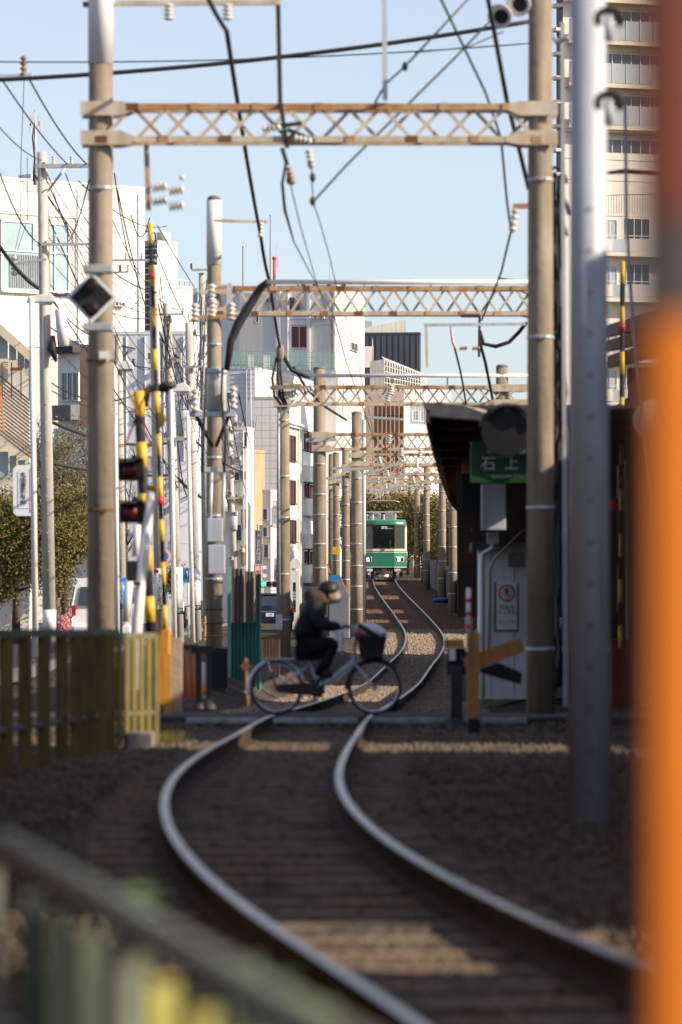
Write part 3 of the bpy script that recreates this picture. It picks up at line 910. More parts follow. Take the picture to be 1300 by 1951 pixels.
# portal frame with hangers between the second and third gantry (grey)
hf = thing('hanger_frame', 'thin grey rectangular wire hanger frame under the second gantry beam', 'hanger frame', P(905, 620, 96))
part('top_rail', M['greysteel'], hf, lambda b: b.bar(P(808, 619, 96), P(1002, 617, 96), 0.06))
part('upright', M['cream'], hf, lambda b: b.bar(P(812, 622, 96), P(814, 700, 96), 0.05))
part('upright', M['blackmetal'], hf, lambda b: b.bar(P(914, 602, 96), P(913, 680, 96), 0.05))
part('upright', M['cream'], hf, lambda b: b.tube([P(860, 622, 96), P(863, 650, 96), P(868, 664, 96)], 0.03, 8))
for x in (876, 900):
    insulator(hf, P(x, 664, 96), (1, 0, 0.1), 0.16, 0.05, M['rust'])
garm(G2, 107, (878, 603), (914, 603), 0.06, M['blackmetal'], 'bracket_arm', -0.2)

# diamond warning signal on the first gantry's left post
ds = thing('diamond_signal', 'black diamond warning signal with white border on the near left post', 'signal', P(175, 565, 166))
c = P(175, 566, 166)
r_ = 44 / 166
def dia(b, r, y, t):
    b.prism([(c.x, y, c.z - r), (c.x + r, y, c.z), (c.x, y, c.z + r), (c.x - r, y, c.z)], (0, t, 0))
part('border', M['signwhite'], ds, lambda b: dia(b, r_ * 1.12, c.y, 0.02))
part('board', M['black'], ds, lambda b: dia(b, r_ * 0.92, c.y - 0.012, 0.012))
for dz in (0.135, -0.135):
    hd = part('hood', M['black'], ds, lambda b: b.tube_profile(Vector((c.x, c.y - 0.012, c.z + dz)), Vector((0, -1, 0)), [(0.085, 0), (0.085, 0.06), (0.075, 0.06)], 16))
    part('lens', M['lens_dark'], hd, lambda b: b.lathe((c.x, c.y - 0.074, c.z + dz), [(0.07, 0), (0.05, 0.01)], 16, (0, -1, 0)))
for dz in (0.33, -0.34):
    part('clamp', M['galv'], ds, lambda b: b.box((c.x + 0.07, c.y + 0.12, c.z + dz), (0.34, 0.3, 0.09)), bevel=0.01)

# ------------------------------------------------------------------ the smooth grey steel pole on the right
gp = thing('steel_pole', 'smooth blue grey steel pole with a column of rivets, right of the track', 'pole', (P(1123, 1590, 304).x, FPX / 304, 0))
cx, cy = P(1123, 0, 304).x, FPX / 304
part('shaft', M['greysteel'], gp, lambda b: b.tube([(cx, cy, ground_z(cx, cy) - 0.2), (cx - 0.01, cy, 5.8)], [0.140, 0.108], 28))
part('rivet', M['blackmetal'], gp, lambda b: [b.ball((cx - 0.002, cy - 0.135 + 0.0014 * i, 0.1 + 0.26 * i), 0.013, 8, 5) for i in range(15)])
for y in (36, 196):
    c2 = P(1160, y, 309)
    st = part('ring_bracket', M['black'], gp, lambda b: b.tube([c2 + Vector((0.068 * math.cos(t), 0, 0.058 * math.sin(t))) for t in np.linspace(-0.7, PI + 0.7, 13)], 0.024, 8))
    part('ring_stem', M['greysteel'], st, lambda b: b.tube([c2 + Vector((0, 0, -0.14)), c2 + Vector((0.0, 0, 0.02))], 0.026, 8))

# cables and fittings down the right of the right-hand gantry post
rb = thing('cable_riser', 'tangled black cables and steel channel beside the near right gantry post', 'cable riser', (P(1070, 1400, 160).x, FPX / 157, 0))
part('channel', M['galv'], rb, lambda b: b.bar((P(1078, 0, 157).x, FPX / 157, 0.0), (P(1072, 0, 157).x, FPX / 157, 8.3), 0.05, 0.07))
for k in range(9):
    pts = []
    x0 = random.uniform(1048, 1070)
    for y in range(330, 1330, 70):
        pts.append(P(x0 + random.uniform(-6, 8) + (y - 330) * 0.012, y, 156.5 + random.uniform(-0.6, 0.6)))
    part('cable', M['cable'], rb, lambda b: b.tube(pts, random.uniform(0.012, 0.03), 6))
for (y, w) in ((350, 0.2), (410, 0.25), (450, 0.2), (480, 0.14), (560, 0.15), (735, 0.16)):
    part('cable_coil', M['cable'] if w > 0.16 else M['galv'], rb, lambda b: b.tube([P(1060, y, 155.5) + Vector((w * 0.6 * math.cos(t), -0.04, w * math.sin(t))) for t in np.linspace(0, 5.6, 14)], 0.022, 6))
for y in (700, 905, 935, 955, 1010, 1085, 1180, 1330):
    garm(G1, 155, (1004, y), (1056, y - 2), 0.03, M['rustdark'], 'strap', -0.1)
# ------------------------------------------------------------------ overhead wires and feeders
def chain(pts, sg=0.25, n=10):
    out = []
    for i in range(len(pts) - 1):
        seg = sag(pts[i], pts[i + 1], sg, n)
        out += seg if i == 0 else seg[1:]
    return out
wire('thick black feeder cable sweeping down from the upper left arm past three gantries', chain([P(372, -60, 190), P(432, 58, 159)], 0.05, 6) + chain([P(432, 58, 159), P(497, 450, 104), P(514, 535, 102), P(536, 672, 80)], 0.10, 8)[1:], 0.031)
wire('black cable running from the knot of the third gantry down to its beam', [P(538, 676, 79), P(556, 705, 79), P(578, 715, 79), P(592, 718, 79)], 0.055)
wire('black cable dropping from the third gantry to the fourth beam', [P(560, 700, 79), P(585, 742, 78), P(620, 775, 75), P(660, 800, 71)], 0.035)
wire('twisted black messenger cable crossing the sky above the first gantry', sag(P(-30, 153, 128), P(1012, 40, 128), 0.13, 24), 0.036)
wire('thin spiral wrapped wire just above the twisted cable', sag(P(-30, 117, 122), P(1012, 82, 122), 0.10, 20), 0.012)
wire('suspension wire from the first gantry fittings down to the second beam', [P(546, 300, 158), P(538, 350, 150), P(543, 400, 142), P(560, 460, 132), P(598, 532, 118), P(636, 600, 105)], [0.012, 0.02, 0.022, 0.012, 0.008, 0.008], M['wire'])
wire('pale contact wire with clips sagging between first and second beams', [P(551, 340, 156), P(573, 432, 138), P(591, 495, 124), P(604, 540, 112), P(640, 640, 96)], 0.008, M['wire'])
wire('right hand contact wire running to the train from the first gantry', [P(593, 310, 156), P(597, 385, 150), P(612, 430, 138), P(628, 488, 124), P(640, 540, 112), P(670, 640, 95), P(700, 770, 74), P(722, 880, 56), P(735, 950, 38)], 0.008, M['wire'])
wire('dark suspension wire continuing from the second beam to the far gantries', [P(636, 600, 105), P(660, 690, 88), P(700, 800, 70), P(722, 865, 58), P(735, 905, 45), P(738, 920, 34)], 0.012, M['wire'])
wire('diagonal stay wire from the upper right down to the contact wire clamp', [P(1010, -40, 158), P(865, 112, 158), P(660, 315, 157), P(597, 384, 156)], 0.014, M['wire'])
wire('stay wire with ball weight crossing above the first beam', [P(900, -10, 158), P(772, 126, 158), P(735, 160, 157), P(715, 195, 156)], 0.014, M['wire'])
wire('grey feeder dropping steeply from upper centre right to the rusty bracket insulator', [P(832, -20, 159), P(870, 60, 158), P(925, 175, 156), P(955, 262, 150), P(966, 380, 142), P(974, 440, 136), P(955, 520, 124), P(918, 610, 105)], 0.016, M['cable'])
wire('thick black feeder slanting down onto the right hand gantry post', [P(925, -30, 165), P(942, 60, 162), P(966, 190, 159), P(985, 265, 158), P(1008, 360, 157)], 0.028, M['cable'])
wire('drooping black cable loop beneath the right end of the second beam', [P(914, 630, 95), P(922, 655, 95), P(945, 660, 95), P(970, 652, 95), P(990, 632, 95), P(1002, 616, 96)], 0.04)
wire('black cable from hanger frame down across the third gantry', [P(866, 660, 96), P(876, 700, 92), P(882, 730, 86), P(890, 780, 80)], 0.022)
wire('dark feeder from the hanger frame to the third gantry right post', [P(914, 650, 96), P(925, 690, 92), P(933, 730, 86), P(940, 765, 80)], 0.034)
wire('black cable hanging from the third gantry right post', [P(953, 712, 79), P(962, 730, 79), P(972, 765, 79), P(985, 790, 79)], 0.03)
wire('black end cap cable lying on the right end of the second beam', [P(950, 534, 104), P(975, 536, 104), P(1008, 537, 104)], [0.06, 0.05, 0.04])
# wires from the right edge to the poles
wire('thin wire from the loudspeakers across to the twisted cable', [P(960, 60, 157), P(890, 90, 150), P(790, 100, 140)], 0.008, M['wire'])
wire('thin pale wire falling behind the grey pole past the apartment block', [P(1190, 200, 250), P(1192, 420, 250), P(1205, 640, 260), P(1235, 960, 270)], 0.012, M['galv'])
wire('thick dark cable spanning behind the grey pole below the balconies', [P(1150, 330, 150), P(1190, 326, 152), P(1280, 332, 155)], [0.02, 0.035, 0.03], M['cable'])
wire('blue grey cables looping from the gantry post towards the grey pole', [P(1045, 60, 156), P(1062, 80, 158), P(1085, 70, 160)], 0.03, M['greysteel'])

# left-hand street lines
def spans(base, s0, s1, items):
    for k, (x0, y0, x1, y1, sg_, r, lab) in enumerate(items):
        wire(lab, sag(P(x0, y0, s0), P(x1, y1, s1), sg_), r, M['cable'], group=None)
wire('power line slanting from the top left insulator to the near left post', sag(P(45, 130, 118), P(165, 312, 78), 0.15), 0.018)
wire('power line slanting from the left edge to the tall street pole crossarm', sag(P(-10, 130, 118), P(128, 312, 78), 0.1), 0.016)
wire('lower power line from the left edge towards the street pole', sag(P(-10, 232, 110), P(78, 305, 78), 0.1), 0.012)
wire('thin drop wire hanging straight down over the white building window', [P(46, 150, 80), P(40, 300, 78), P(39, 430, 77), P(28, 480, 76)], 0.008)
wire('second thin drop wire beside the white building window', [P(52, 300, 77), P(52, 420, 77), P(40, 455, 76), P(33, 478, 76)], 0.008)
ins = thing('line_insulator', 'brown and white line insulator on a bar at the top left', 'insulator', P(45, 140, 118))
insulator(ins, P(45, 145, 118), (0, 0, 1), 0.34, 0.06, M['porcelain_brown'])
part('bar', M['greysteel'], ins, lambda b: b.bar(P(-40, 149, 118), P(60, 143, 118), 0.07))
LINES = [
    (150, 345, 76, 318, 430, 40, 'service wire from street pole crossarm to the pink walled block'),
    (125, 330, 76, 200, 440, 62, 'dark jumper wire below the street pole crossarm'),
    (170, 340, 76, 130, 460, 62, 'jumper wire looping behind the near left post'),
    (218, 330, 76, 262, 520, 55, 'high line from the near post falling along the white building'),
    (224, 362, 76, 300, 640, 50, 'long line falling past the white building corner'),
    (280, 430, 70, 372, 640, 48, 'line from the yellow arm tip to the second street pole'),
    (250, 410, 70, 285, 415, 60, 'short slack wire between insulators beside the yellow arm'),
    (300, 430, 66, 420, 620, 45, 'line descending towards the transformer post'),
    (215, 420, 68, 340, 590, 50, 'thin line crossing the white building corner'),
    (0, 330, 80, 85, 470, 78, 'guy wire at the left edge beside the window'),
    (0, 470, 82, 130, 560, 70, 'cable bundle sagging under the window of the white building'),
    (90, 560, 76, 225, 640, 60, 'cable from the street lamp pole to the near left post'),
    (90, 620, 76, 330, 700, 55, 'cable behind the diamond signal'),
    (90, 740, 76, 330, 760, 55, 'cable at mid height between the street poles'),
    (90, 800, 76, 372, 830, 54, 'low telephone cable between the street poles'),
    (90, 880, 76, 330, 905, 55, 'lowest telephone cable between the street poles'),
    (330, 690, 56, 400, 800, 46, 'steep service wire beside the transformer'),
    (330, 900, 56, 440, 940, 40, 'thick telephone bundle between leaning pole and transformer'),
    (372, 840, 54, 470, 900, 32, 'telephone line running to the far poles'),
    (430, 740, 80, 475, 960, 28, 'service wire falling in front of the podium wall'),
    (455, 750, 80, 482, 860, 30, 'wire with clamp in front of the grey podium'),
    (372, 720, 54, 460, 880, 30, 'high tension line running to the far poles'),
    (330, 640, 56, 465, 850, 29, 'upper high tension line to the far poles'),
    (300, 640, 60, 420, 740, 45, 'line crossing behind the yellow arm'),
    (205, 590, 70, 290, 700, 58, 'drop wire beside the near left post under the signal'),
]
for (x0, y0, s0, x1, y1, s1, lab) in LINES:
    th = 0.05 if 'bundle' in lab or 'telephone' in lab else 0.016
    wire(lab, sag(P(x0, y0, s0), P(x1, y1, s1), random.uniform(0.1, 0.7)), th * random.uniform(0.8, 1.2))

# ------------------------------------------------------------------ street poles on the left
def street_pole(label, x_top, x_bot, y_top, s, r=0.15, arms=(), tr=None, ads=None, m=None, extra=None, steps=True):
    b0 = P(x_bot, 1225, s); t0 = P(x_top, y_top, s)
    z0 = STREET
    t = thing('utility_pole', label, 'utility pole', (b0.x, b0.y, z0), 'concrete utility poles along the street')
    part('shaft', m or M['concrete_light'], t, lambda b: b.tube([(b0.x, b0.y, z0 - 0.1), (t0.x, t0.y, t0.z)], [r, r * 0.72], 14))
    for (y, x0, x1, w) in arms:
        a = part('crossarm', M['galv'], t, lambda b: b.bar(P(x0, y, s) - Vector((0, r + 0.03, 0)), P(x1, y - 1, s) - Vector((0, r + 0.03, 0)), w, w))
        k = max(2, int(abs(x1 - x0) / s / 0.4))
        for i in range(k + 1):
            q = P(x0 + (x1 - x0) * i / k, y, s) - Vector((0, r + 0.03, 0))
            if abs(q.x - t0.x) < r: continue
            insulator(a, q + Vector((0, 0, w / 2)), (0, 0, 1), 0.2, 0.05, random.choice([M['porcelain'], M['porcelain'], M['blackmetal']]))
    if tr:
        for (x, y) in tr:
            c = P(x, y, s) - Vector((0, 0.1, 0))
            part('transformer', M['greysteel'], t, lambda b: b.lathe(c, [(0.2, 0), (0.23, 0.03), (0.23, 0.75), (0.18, 0.8)], 14))
    if steps:
        b = MB()
        for i in range(10):
            z = 2.0 + i * 0.45
            if z > t0.z - 0.5: break
            xx = b0.x + (t0.x - b0.x) * z / t0.z
            b.tube([(xx, b0.y - r - 0.04, z), (xx + (0.1 if i % 2 else -0.1) * 0.4, b0.y - r + 0.03, z)], 0.012, 6)
        b.build('climbing_step', M['galv'], t)
    if ads:
        for (y0, y1, mm, txt, tm, size) in ads:
            zc0, zc1 = CZ + (HOR - y1) / s, CZ + (HOR - y0) / s
            zc = (zc0 + zc1) / 2
            f = (zc - z0) / (t0.z - z0)
            xx, yy = b0.x + (t0.x - b0.x) * f, b0.y
            rr = r * (1 - 0.28 * f) + 0.006
            ad = part('advert_wrap', mm, t, lambda b: b.tube([(xx, yy, zc0), (xx, yy, zc1)], rr, 18))
            if txt:
                text(txt, size, (xx + 0.02, yy - rr - 0.012, zc), tm, ad, space=0.82, sx=0.9)
    if extra: extra(t, s)
    return t

def vt(t_): return '\n'.join(t_)
def p85_extra(t, s):
    part('white_sleeve', M['white'], t, lambda b: b.tube([P(116, 590, s) - Vector((0, 0.2, 0)), P(122, 660, s) - Vector((0, 0.2, 0))], 0.14, 12))
    part('cable_bundle', M['cable'], t, lambda b: b.tube([P(102, 640, s) - Vector((0, .2, 0)), P(100, 665, s) - Vector((0, .2, 0)), P(108, 690, s) - Vector((0, .2, 0))], [0.05, 0.12, 0.03], 8))
    part('stay', M['galv'], t, lambda b: b.tube([P(88, 368, s), P(130, 312, s)], 0.03, 8))
    part('conduit', M['antred'], t, lambda b: b.tube([P(93, 400, s - 0.3) - Vector((0, .13, 0)), P(97, 640, s - 0.3) - Vector((0, .13, 0))], 0.012, 6))
    insulator(t, P(28, 525, s), (0, 0, 1), 0.5, 0.09, M['porcelain'])
    part('crossarm', M['galv'], t, lambda b: b.bar(P(20, 505, s) - Vector((0, .2, 0)), P(90, 495, s) - Vector((0, .2, 0)), 0.06))
    part('sign_band', M['signblue'], t, lambda b: b.tube([P(94, 1192, s), P(94, 1168, s)], 0.165, 16))
street_pole('tallest concrete street pole in front of the white building window', 80, 95, 290, 78, 0.165, arms=((318, 68, 172, 0.10), (467, 72, 175, 0.07)), ads=((1162, 1200, M['signwhite'], None, None, 0),), extra=p85_extra)
street_pole('concrete pole hidden behind the yellow striped arm with a white advert', 292, 307, 505, 66, 0.17, arms=((497, 212, 300, 0.06), (520, 214, 245, 0.05)),
            ads=((1083, 1163, M['signwhite'], vt('おたからや'), M['signblack'], 0.21), (1085, 1092, M['signred'], None, None, 0), (1152, 1164, M['signdarkgreen'], '石上', M['signwhite'], 0.12)))
street_pole('leaning concrete street pole with a blue advert and a green address plate', 318, 341, 578, 62, 0.17, arms=((688, 285, 345, 0.09), (600, 300, 350, 0.06), (838, 295, 352, 0.10)),
            ads=((1081, 1166, M['signwhite'], None, None, 0), (1083, 1142, M['signblue'], vt('湘南リハビリ'), M['signwhite'], 0.13), (1158, 1170, M['signdarkgreen'], '石上\n1-2', M['signwhite'], 0.085)))
street_pole('concrete street pole with a narrow blue advert beside a white lamp post', 360, 375, 615, 60, 0.165, arms=((760, 330, 380, 0.09), (700, 345, 385, 0.06)),
            ads=((1083, 1166, M['signwhite'], None, None, 0), (1084, 1138, M['signblue'], vt('湘南リハビリ'), M['signwhite'], 0.125), (1153, 1162, M['signdarkgreen'], '1-2', M['signwhite'], 0.10)), tr=((350, 830),))
street_pole('concrete street pole just behind the transformer post', 385, 396, 520, 54, 0.16, arms=((515, 365, 400, 0.08), (612, 360, 400, 0.08), (640, 372, 410, 0.06)))
street_pole('thin concrete pole rising behind the near left gantry post', 226, 232, 640, 66, 0.15, arms=((700, 215, 255, 0.09),), ads=((1100, 1160, M['signblue'], vt('湘南リハビリ'), M['signwhite'], 0.13),))
far = [(436, 450, 800, 34, 'farther street pole with double crossarms left of the tan building'), (448, 456, 790, 30, 'distant street pole with grey transformers beside the white shops'), (462, 466, 810, 27, 'distant street pole crowded with insulators before the tan building'),
       (474, 477, 830, 24, 'very distant street pole above the corrugated fence'), (486, 488, 850, 21, 'farthest street pole seen between the shop signs')]
for i, (xt, xb, yt, s, lab) in enumerate(far):
    arms = tuple((y, xt - random.uniform(10, 22), xt + random.uniform(12, 30), 0.10) for y in (yt + 15, yt + 42, yt + 68, yt + 95, yt + 150 + i * 6))
    street_pole(lab, xt, xb, yt, s, 0.2, arms=arms, tr=((xt + 9, yt + 210), (xt - 10, yt + 175)) if i < 3 else ((xt + 6, yt + 190),), steps=False)

def lamp_post(label, x_top, x_bot, y_top, s, hx0, hx1):
    b0, t0 = P(x_bot, 1220, s), P(x_top, y_top, s)
    t = thing('street_lamp', label, 'street lamp', (b0.x, b0.y, STREET), 'white street lamps along the street')
    part('post', M['white'], t, lambda b: b.tube([(b0.x, b0.y, STREET - 0.05), tuple(t0)], [0.075, 0.06], 12))
    hd = part('lamp_head', M['white'], t, lambda b: b.prism([P(hx0, y_top + 8, s), P(hx0 + 4, y_top - 4, s), P(hx1 - 10, y_top - 10, s), P(hx1, y_top, s), P(hx1, y_top + 8, s)], (0, 0.3, 0)), bevel=0.03)
    part('lamp_glass', M['glassgrey'], hd, lambda b: b.box(P((hx0 + hx1) / 2 + 8, y_top + 10, s) + Vector((0, 0.15, 0)), (0.3, 0.2, 0.04)))
    return t
lamp_post('white street lamp with flat head at the left edge', 60, 68, 568, 84, 50, 106)
lamp_post('white street lamp behind the near left gantry post', 219, 224, 696, 68, 216, 254)
lamp_post('white lamp post touching the pole with the narrow blue advert', 358, 368, 790, 62, 352, 392)
lamp_post('white lamp post beside the leaning pole with wide head', 326, 333, 738, 64, 326, 362)
# ------------------------------------------------------------------ the green train
def make_train():
    Y0 = 218.0
    X0, Z0 = track_x(Y0) + 0.0, track_z(Y0)
    t = thing('train', 'green and cream tram-like train with lit headlamps on the track', 'train', (X0, Y0, Z0))
    def W(x, y, z): return (X0 + x, Y0 + y, Z0 + z)
    hw, cw, sb = 1.21, 0.56, 0.42          # half width, half of the centre facet, set-back of the outer facets
    zb, zl, zw0, zw1, zt, zr = 0.62, 1.46, 1.60, 2.80, 2.86, 3.10
    plan = [(-hw, sb), (-cw, 0), (cw, 0), (hw, sb)]
    LEN = 12.6
    def band(b, z0, z1, inset=0.0, back=LEN):
        for i in range(3):
            (xa, ya), (xb, yb) = plan[i], plan[i + 1]
            b.quad(W(xa, ya - inset, z0), W(xb, yb - inset, z0), W(xb, yb - inset, z1), W(xa, ya - inset, z1))
        b.quad(W(hw, sb, z0), W(hw, back, z0), W(hw, back, z1), W(hw, sb, z1))
        b.quad(W(-hw, back, z0), W(-hw, sb, z0), W(-hw, sb, z1), W(-hw, back, z1))
    part('lower_body', M['traingreen'], t, lambda b: band(b, zb, zl))
    part('floor', M['bogie'], t, lambda b: b.frame_box(W(-hw + .02, sb, zb - 0.12), (2 * hw - .04, 0, 0), (0, LEN - sb, 0), (0, 0, 0.14)))
    part('skirt_line', M['aluminium'], t, lambda b: band(b, zb - 0.02, zb + 0.025, 0.006))
    part('cream_belt', M['traincream'], t, lambda b: band(b, zl, zl + 0.135, 0.004))
    part('thin_stripe', M['traincream'], t, lambda b: band(b, zl - 0.085, zl - 0.055, 0.005))
    # sides and corner pillars around the windows
    def upper(b):
        for sx in (-1, 1):
            b.frame_box(W(sx * (hw - 0.0) - (0.09 if sx > 0 else 0), sb + 0.0, zl + .13), (0.09, 0, 0), (0, 0.35, 0), (0, 0, zt - zl - .2))
            b.frame_box(W(sx * hw - (0.05 if sx > 0 else 0), sb + 0.35, zl + .13), (0.05, 0, 0), (0, LEN - sb - 0.35, 0), (0, 0, zt - zl - .13))
    part('cream_side', M['traincream'], t, upper)
    # corner posts of the front
    for i, (px, py, nm) in enumerate(((-cw, 0.0, 0), (cw, 0.0, 0))):
        part('windscreen_pillar', M['black'], t, lambda b: b.bar(W(px, py + 0.01, zw0 - .02), W(px, py + 0.02, zw1 + .04), 0.045))
    for sx in (-1, 1):
        # cream outer pillar with rounded window corner
        xa, ya = sx * (hw - 0.10), sb - 0.10 * (sb / (hw - cw))
        b = MB(); b.prism([W(xa, ya - .006, zw0), W(sx * hw, sb - .006, zw0), W(sx * hw, sb - .006, zw1 - .08), W(xa, ya - .006, zw1 - .16)], (0, 0.05, 0)); b.build('cream_pillar', M['traincream'], t)
    # windscreens
    for i in range(3):
        (xa, ya), (xb, yb) = plan[i], plan[i + 1]
        ins = 0.02
        ta, tb = (0.03, 0.97) if i == 1 else ((0.16, 0.96) if i == 0 else (0.04, 0.84))
        pa = (xa + (xb - xa) * ta, ya + (yb - ya) * ta); pb = (xa + (xb - xa) * tb, ya + (yb - ya) * tb)
        g = part('windscreen', M['see'], t, lambda b: b.quad(W(pa[0], pa[1] + .015, zw0), W(pb[0], pb[1] + .015, zw0), W(pb[0], pb[1] + .015, zw1), W(pa[0], pa[1] + .015, zw1)))
        part('window_frame', M['black'], g, lambda b: [b.bar(W(pa[0], pa[1], z), W(pb[0], pb[1], z), 0.03) for z in (zw0, zw1 + 0.02)])
    # roof dome: loft of rounded outlines
    b = MB()
    rings = []
    for k in range(7):
        a = k / 6 * PI / 2
        sc = math.cos(a) * 0.16 + 0.84 if k < 6 else 0.80
        z = zw1 + 0.03 + (zr - zw1 - 0.03) * math.sin(a)
        inset = 0.22 * (1 - math.cos(a))
        pts = []
        outline = [(-hw, LEN), (-hw, sb)] + [(-cw - (hw - cw) * (1 - q), sb * (1 - q)) for q in (0.33, 0.66)] + [(-cw, 0), (-cw / 2, -0.015), (0, -0.02), (cw / 2, -0.015), (cw, 0)] + [(cw + (hw - cw) * q, sb * q) for q in (0.33, 0.66)] + [(hw, sb), (hw, LEN)]
        for (x, y_) in outline:
            xx = x * (1 - inset * 0.55 * (abs(x) / hw)); yy = y_ + inset * (1.0 if y_ < LEN else 0)
            pts.append(W(xx, yy, z))
        rings.append(pts)
    n = len(rings[0])
    for r_ in rings: b.v += r_
    for i in range(6):
        for k in range(n - 1):
            b.f.append((i * n + k, i * n + k + 1, (i + 1) * n + k + 1, (i + 1) * n + k)); b.sm.append(True); b.mi.append(0 if i < 4 else 1)
    b.f.append(tuple(6 * n + k for k in range(n))); b.sm.append(False); b.mi.append(1)
    b.build('roof', [M['traingreen'], M['trainroof']], t)
    # headlamps with tail lamp beside
    for sx in (-1, 1):
        fx = sx * 0.84; fy = sb * (abs(fx) - cw) / (hw - cw)
        ang = math.atan2(sb, hw - cw) * sx
        c = Vector(W(fx, fy - 0.02, 1.02))
        case = part('headlight', M['lampcase'], t, lambda b: b.box(c, (0.52, 0.05, 0.28), rz=ang), bevel=0.02)
        part('recess', M['black'], case, lambda b: b.box(c + Vector((0, -0.022, 0)), (0.46, 0.02, 0.22), rz=ang))
        dirv = Vector((math.cos(ang), math.sin(ang), 0)) * sx
        nv = Vector((math.sin(ang), -math.cos(ang), 0))
        part('bulb', M['headlamp'], case, lambda b: b.lathe(c + nv * 0.03 - dirv * 0.06, [(0.085, 0), (0.07, 0.02), (0.0, 0.03)], 16, nv))
        part('tail_lamp', M['lens_red'], case, lambda b: b.lathe(c + nv * 0.03 + dirv * 0.16, [(0.06, 0), (0.05, 0.015)], 14, nv))
    # destination box and wiper
    part('destination_box', M['black'], t, lambda b: b.box(W(0, 0.10, 2.66), (1.0, 0.03, 0.2)))
    text('鎌倉', 0.17, W(0.05, 0.07, 2.665), M['ledtext'], t)
    text('KAMAKURA', 0.05, W(0.33, 0.07, 2.63), M['ledtext'], t)
    part('route_mark', M['signred'], t, lambda b: b.box(W(-0.32, 0.08, 2.665), (0.16, 0.01, 0.11)))
    part('wiper', M['blackmetal'], t, lambda b: b.bar(W(-0.36, -0.02, 1.86), W(-0.02, -0.03, 1.52), 0.025).bar(W(-0.05, -0.03, 1.5), W(0.05, -0.03, 1.54), 0.06))
    # cab interior behind the glass
    part('cab_back_wall', M['interior'], t, lambda b: b.box(W(0, 1.7, 2.05), (2.3, 0.04, 1.5)))
    part('cab_rail', M['traincream'], t, lambda b: b.tube([W(0.36, 0.35, 2.02), W(0.36, 0.35, 1.64), W(0.52, 0.35, 1.63)], 0.045, 8))
    part('cab_post', M['traincream'], t, lambda b: b.tube([W(-0.72, 0.7, 2.75), W(-0.78, 0.7, 2.4), W(-0.95, 0.7, 2.2)], 0.05, 8))
    part('desk', M['interior'], t, lambda b: b.box(W(0, 0.55, 1.62), (2.0, 0.35, 0.12)))
    # front lower gear
    part('coupler', M['bogie'], t, lambda b: b.box(W(0, -0.15, 0.36), (0.34, 0.5, 0.18)).box(W(0, -0.42, 0.38), (0.26, 0.16, 0.26)), bevel=0.02)
    part('air_tank', M['lampcase'], t, lambda b: b.tube([W(-0.24, -0.1, 0.16), W(0.26, -0.1, 0.16)], 0.085, 12))
    part('buffer_beam', M['bogie'], t, lambda b: b.box(W(0, 0.25, 0.50), (2.1, 0.2, 0.12)))
    for sx in (-1, 1):
        part('step', M['lampcase'], t, lambda b: b.box(W(sx * 0.72, 0.05, 0.47), (0.3, 0.12, 0.14)).box(W(sx * 0.74, 0.05, 0.33), (0.14, 0.1, 0.2)))
        part('rail_guard', M['rustdark'], t, lambda b: b.box(W(sx * 0.60, 0.7, 0.22), (0.1, 0.15, 0.3)))
        part('air_hose', M['cable'], t, lambda b: b.tube([W(sx * 0.3, -0.05, 0.5), W(sx * 0.4, -0.2, 0.2), W(sx * 0.55, -0.2, 0.16), W(sx * 0.8, 0, 0.42)], 0.022, 6))
        part('spring_gear', M['rustdark'], t, lambda b: b.box(W(sx * 0.86, 1.0, 0.38), (0.2, 1.8, 0.26)).box(W(sx * 0.92, 0.6, 0.3), (0.16, 0.3, 0.34)))
        for yy in (0.95, 2.6):
            w = part('wheel', M['rustdark'], t, lambda b: b.lathe(W(sx * 0.50, yy, 0.36), [(0.37, 0), (0.39, 0.02), (0.36, 0.03), (0.36, 0.12), (0.2, 0.13)], 22, (sx, 0, 0)))
    # roof gear: pantograph, boxes, insulators
    zr2 = zr
    part('roof_box', M['trainroof'], t, lambda b: b.frame_box(W(-0.75, 1.6, zr2), (0.62, 0, 0), (0, 1.5, 0), (0, 0, 0.38)), bevel=0.05)
    part('roof_box', M['trainroof'], t, lambda b: b.frame_box(W(0.08, 1.6, zr2), (0.6, 0, 0), (0, 1.5, 0), (0, 0, 0.38)), bevel=0.05)
    for (x, y_) in ((-0.55, 1.0), (0.02, 0.8), (0.62, 1.0), (-0.85, 1.2)):
        insulator(t, W(x, y_, zr2 - 0.02), (0, 0, 1), 0.3, 0.08)
    pg = part('pantograph', M['blackmetal'], t, lambda b: [b.tube([W(sx * 0.55, 1.0, zr2 + 0.28), W(sx * 0.75, 1.9, zr2 + 0.75), W(sx * 0.3, 1.2, zr2 + 1.0)], 0.025, 6) for sx in (-1, 1)])
    part('collector', M['galv'], pg, lambda b: b.tube([W(-0.85, 1.2, zr2 + 0.92), W(-0.6, 1.2, zr2 + 1.0), W(0.6, 1.2, zr2 + 1.0), W(0.85, 1.2, zr2 + 0.92)], 0.03, 6))
    part('pantograph_frame', M['galv'], pg, lambda b: b.bar(W(-0.9, 1.0, zr2 + 0.42), W(1.0, 1.0, zr2 + 0.44), 0.04).bar(W(-0.9, 2.2, zr2 + 0.42), W(0.9, 2.2, zr2 + 0.42), 0.04))
    part('whistle', M['blackmetal'], t, lambda b: b.tube([W(0.85, 0.9, zr2 - 0.05), W(0.85, 0.9, zr2 + 0.35)], 0.012, 6))
    return t, W
train, TW = make_train()

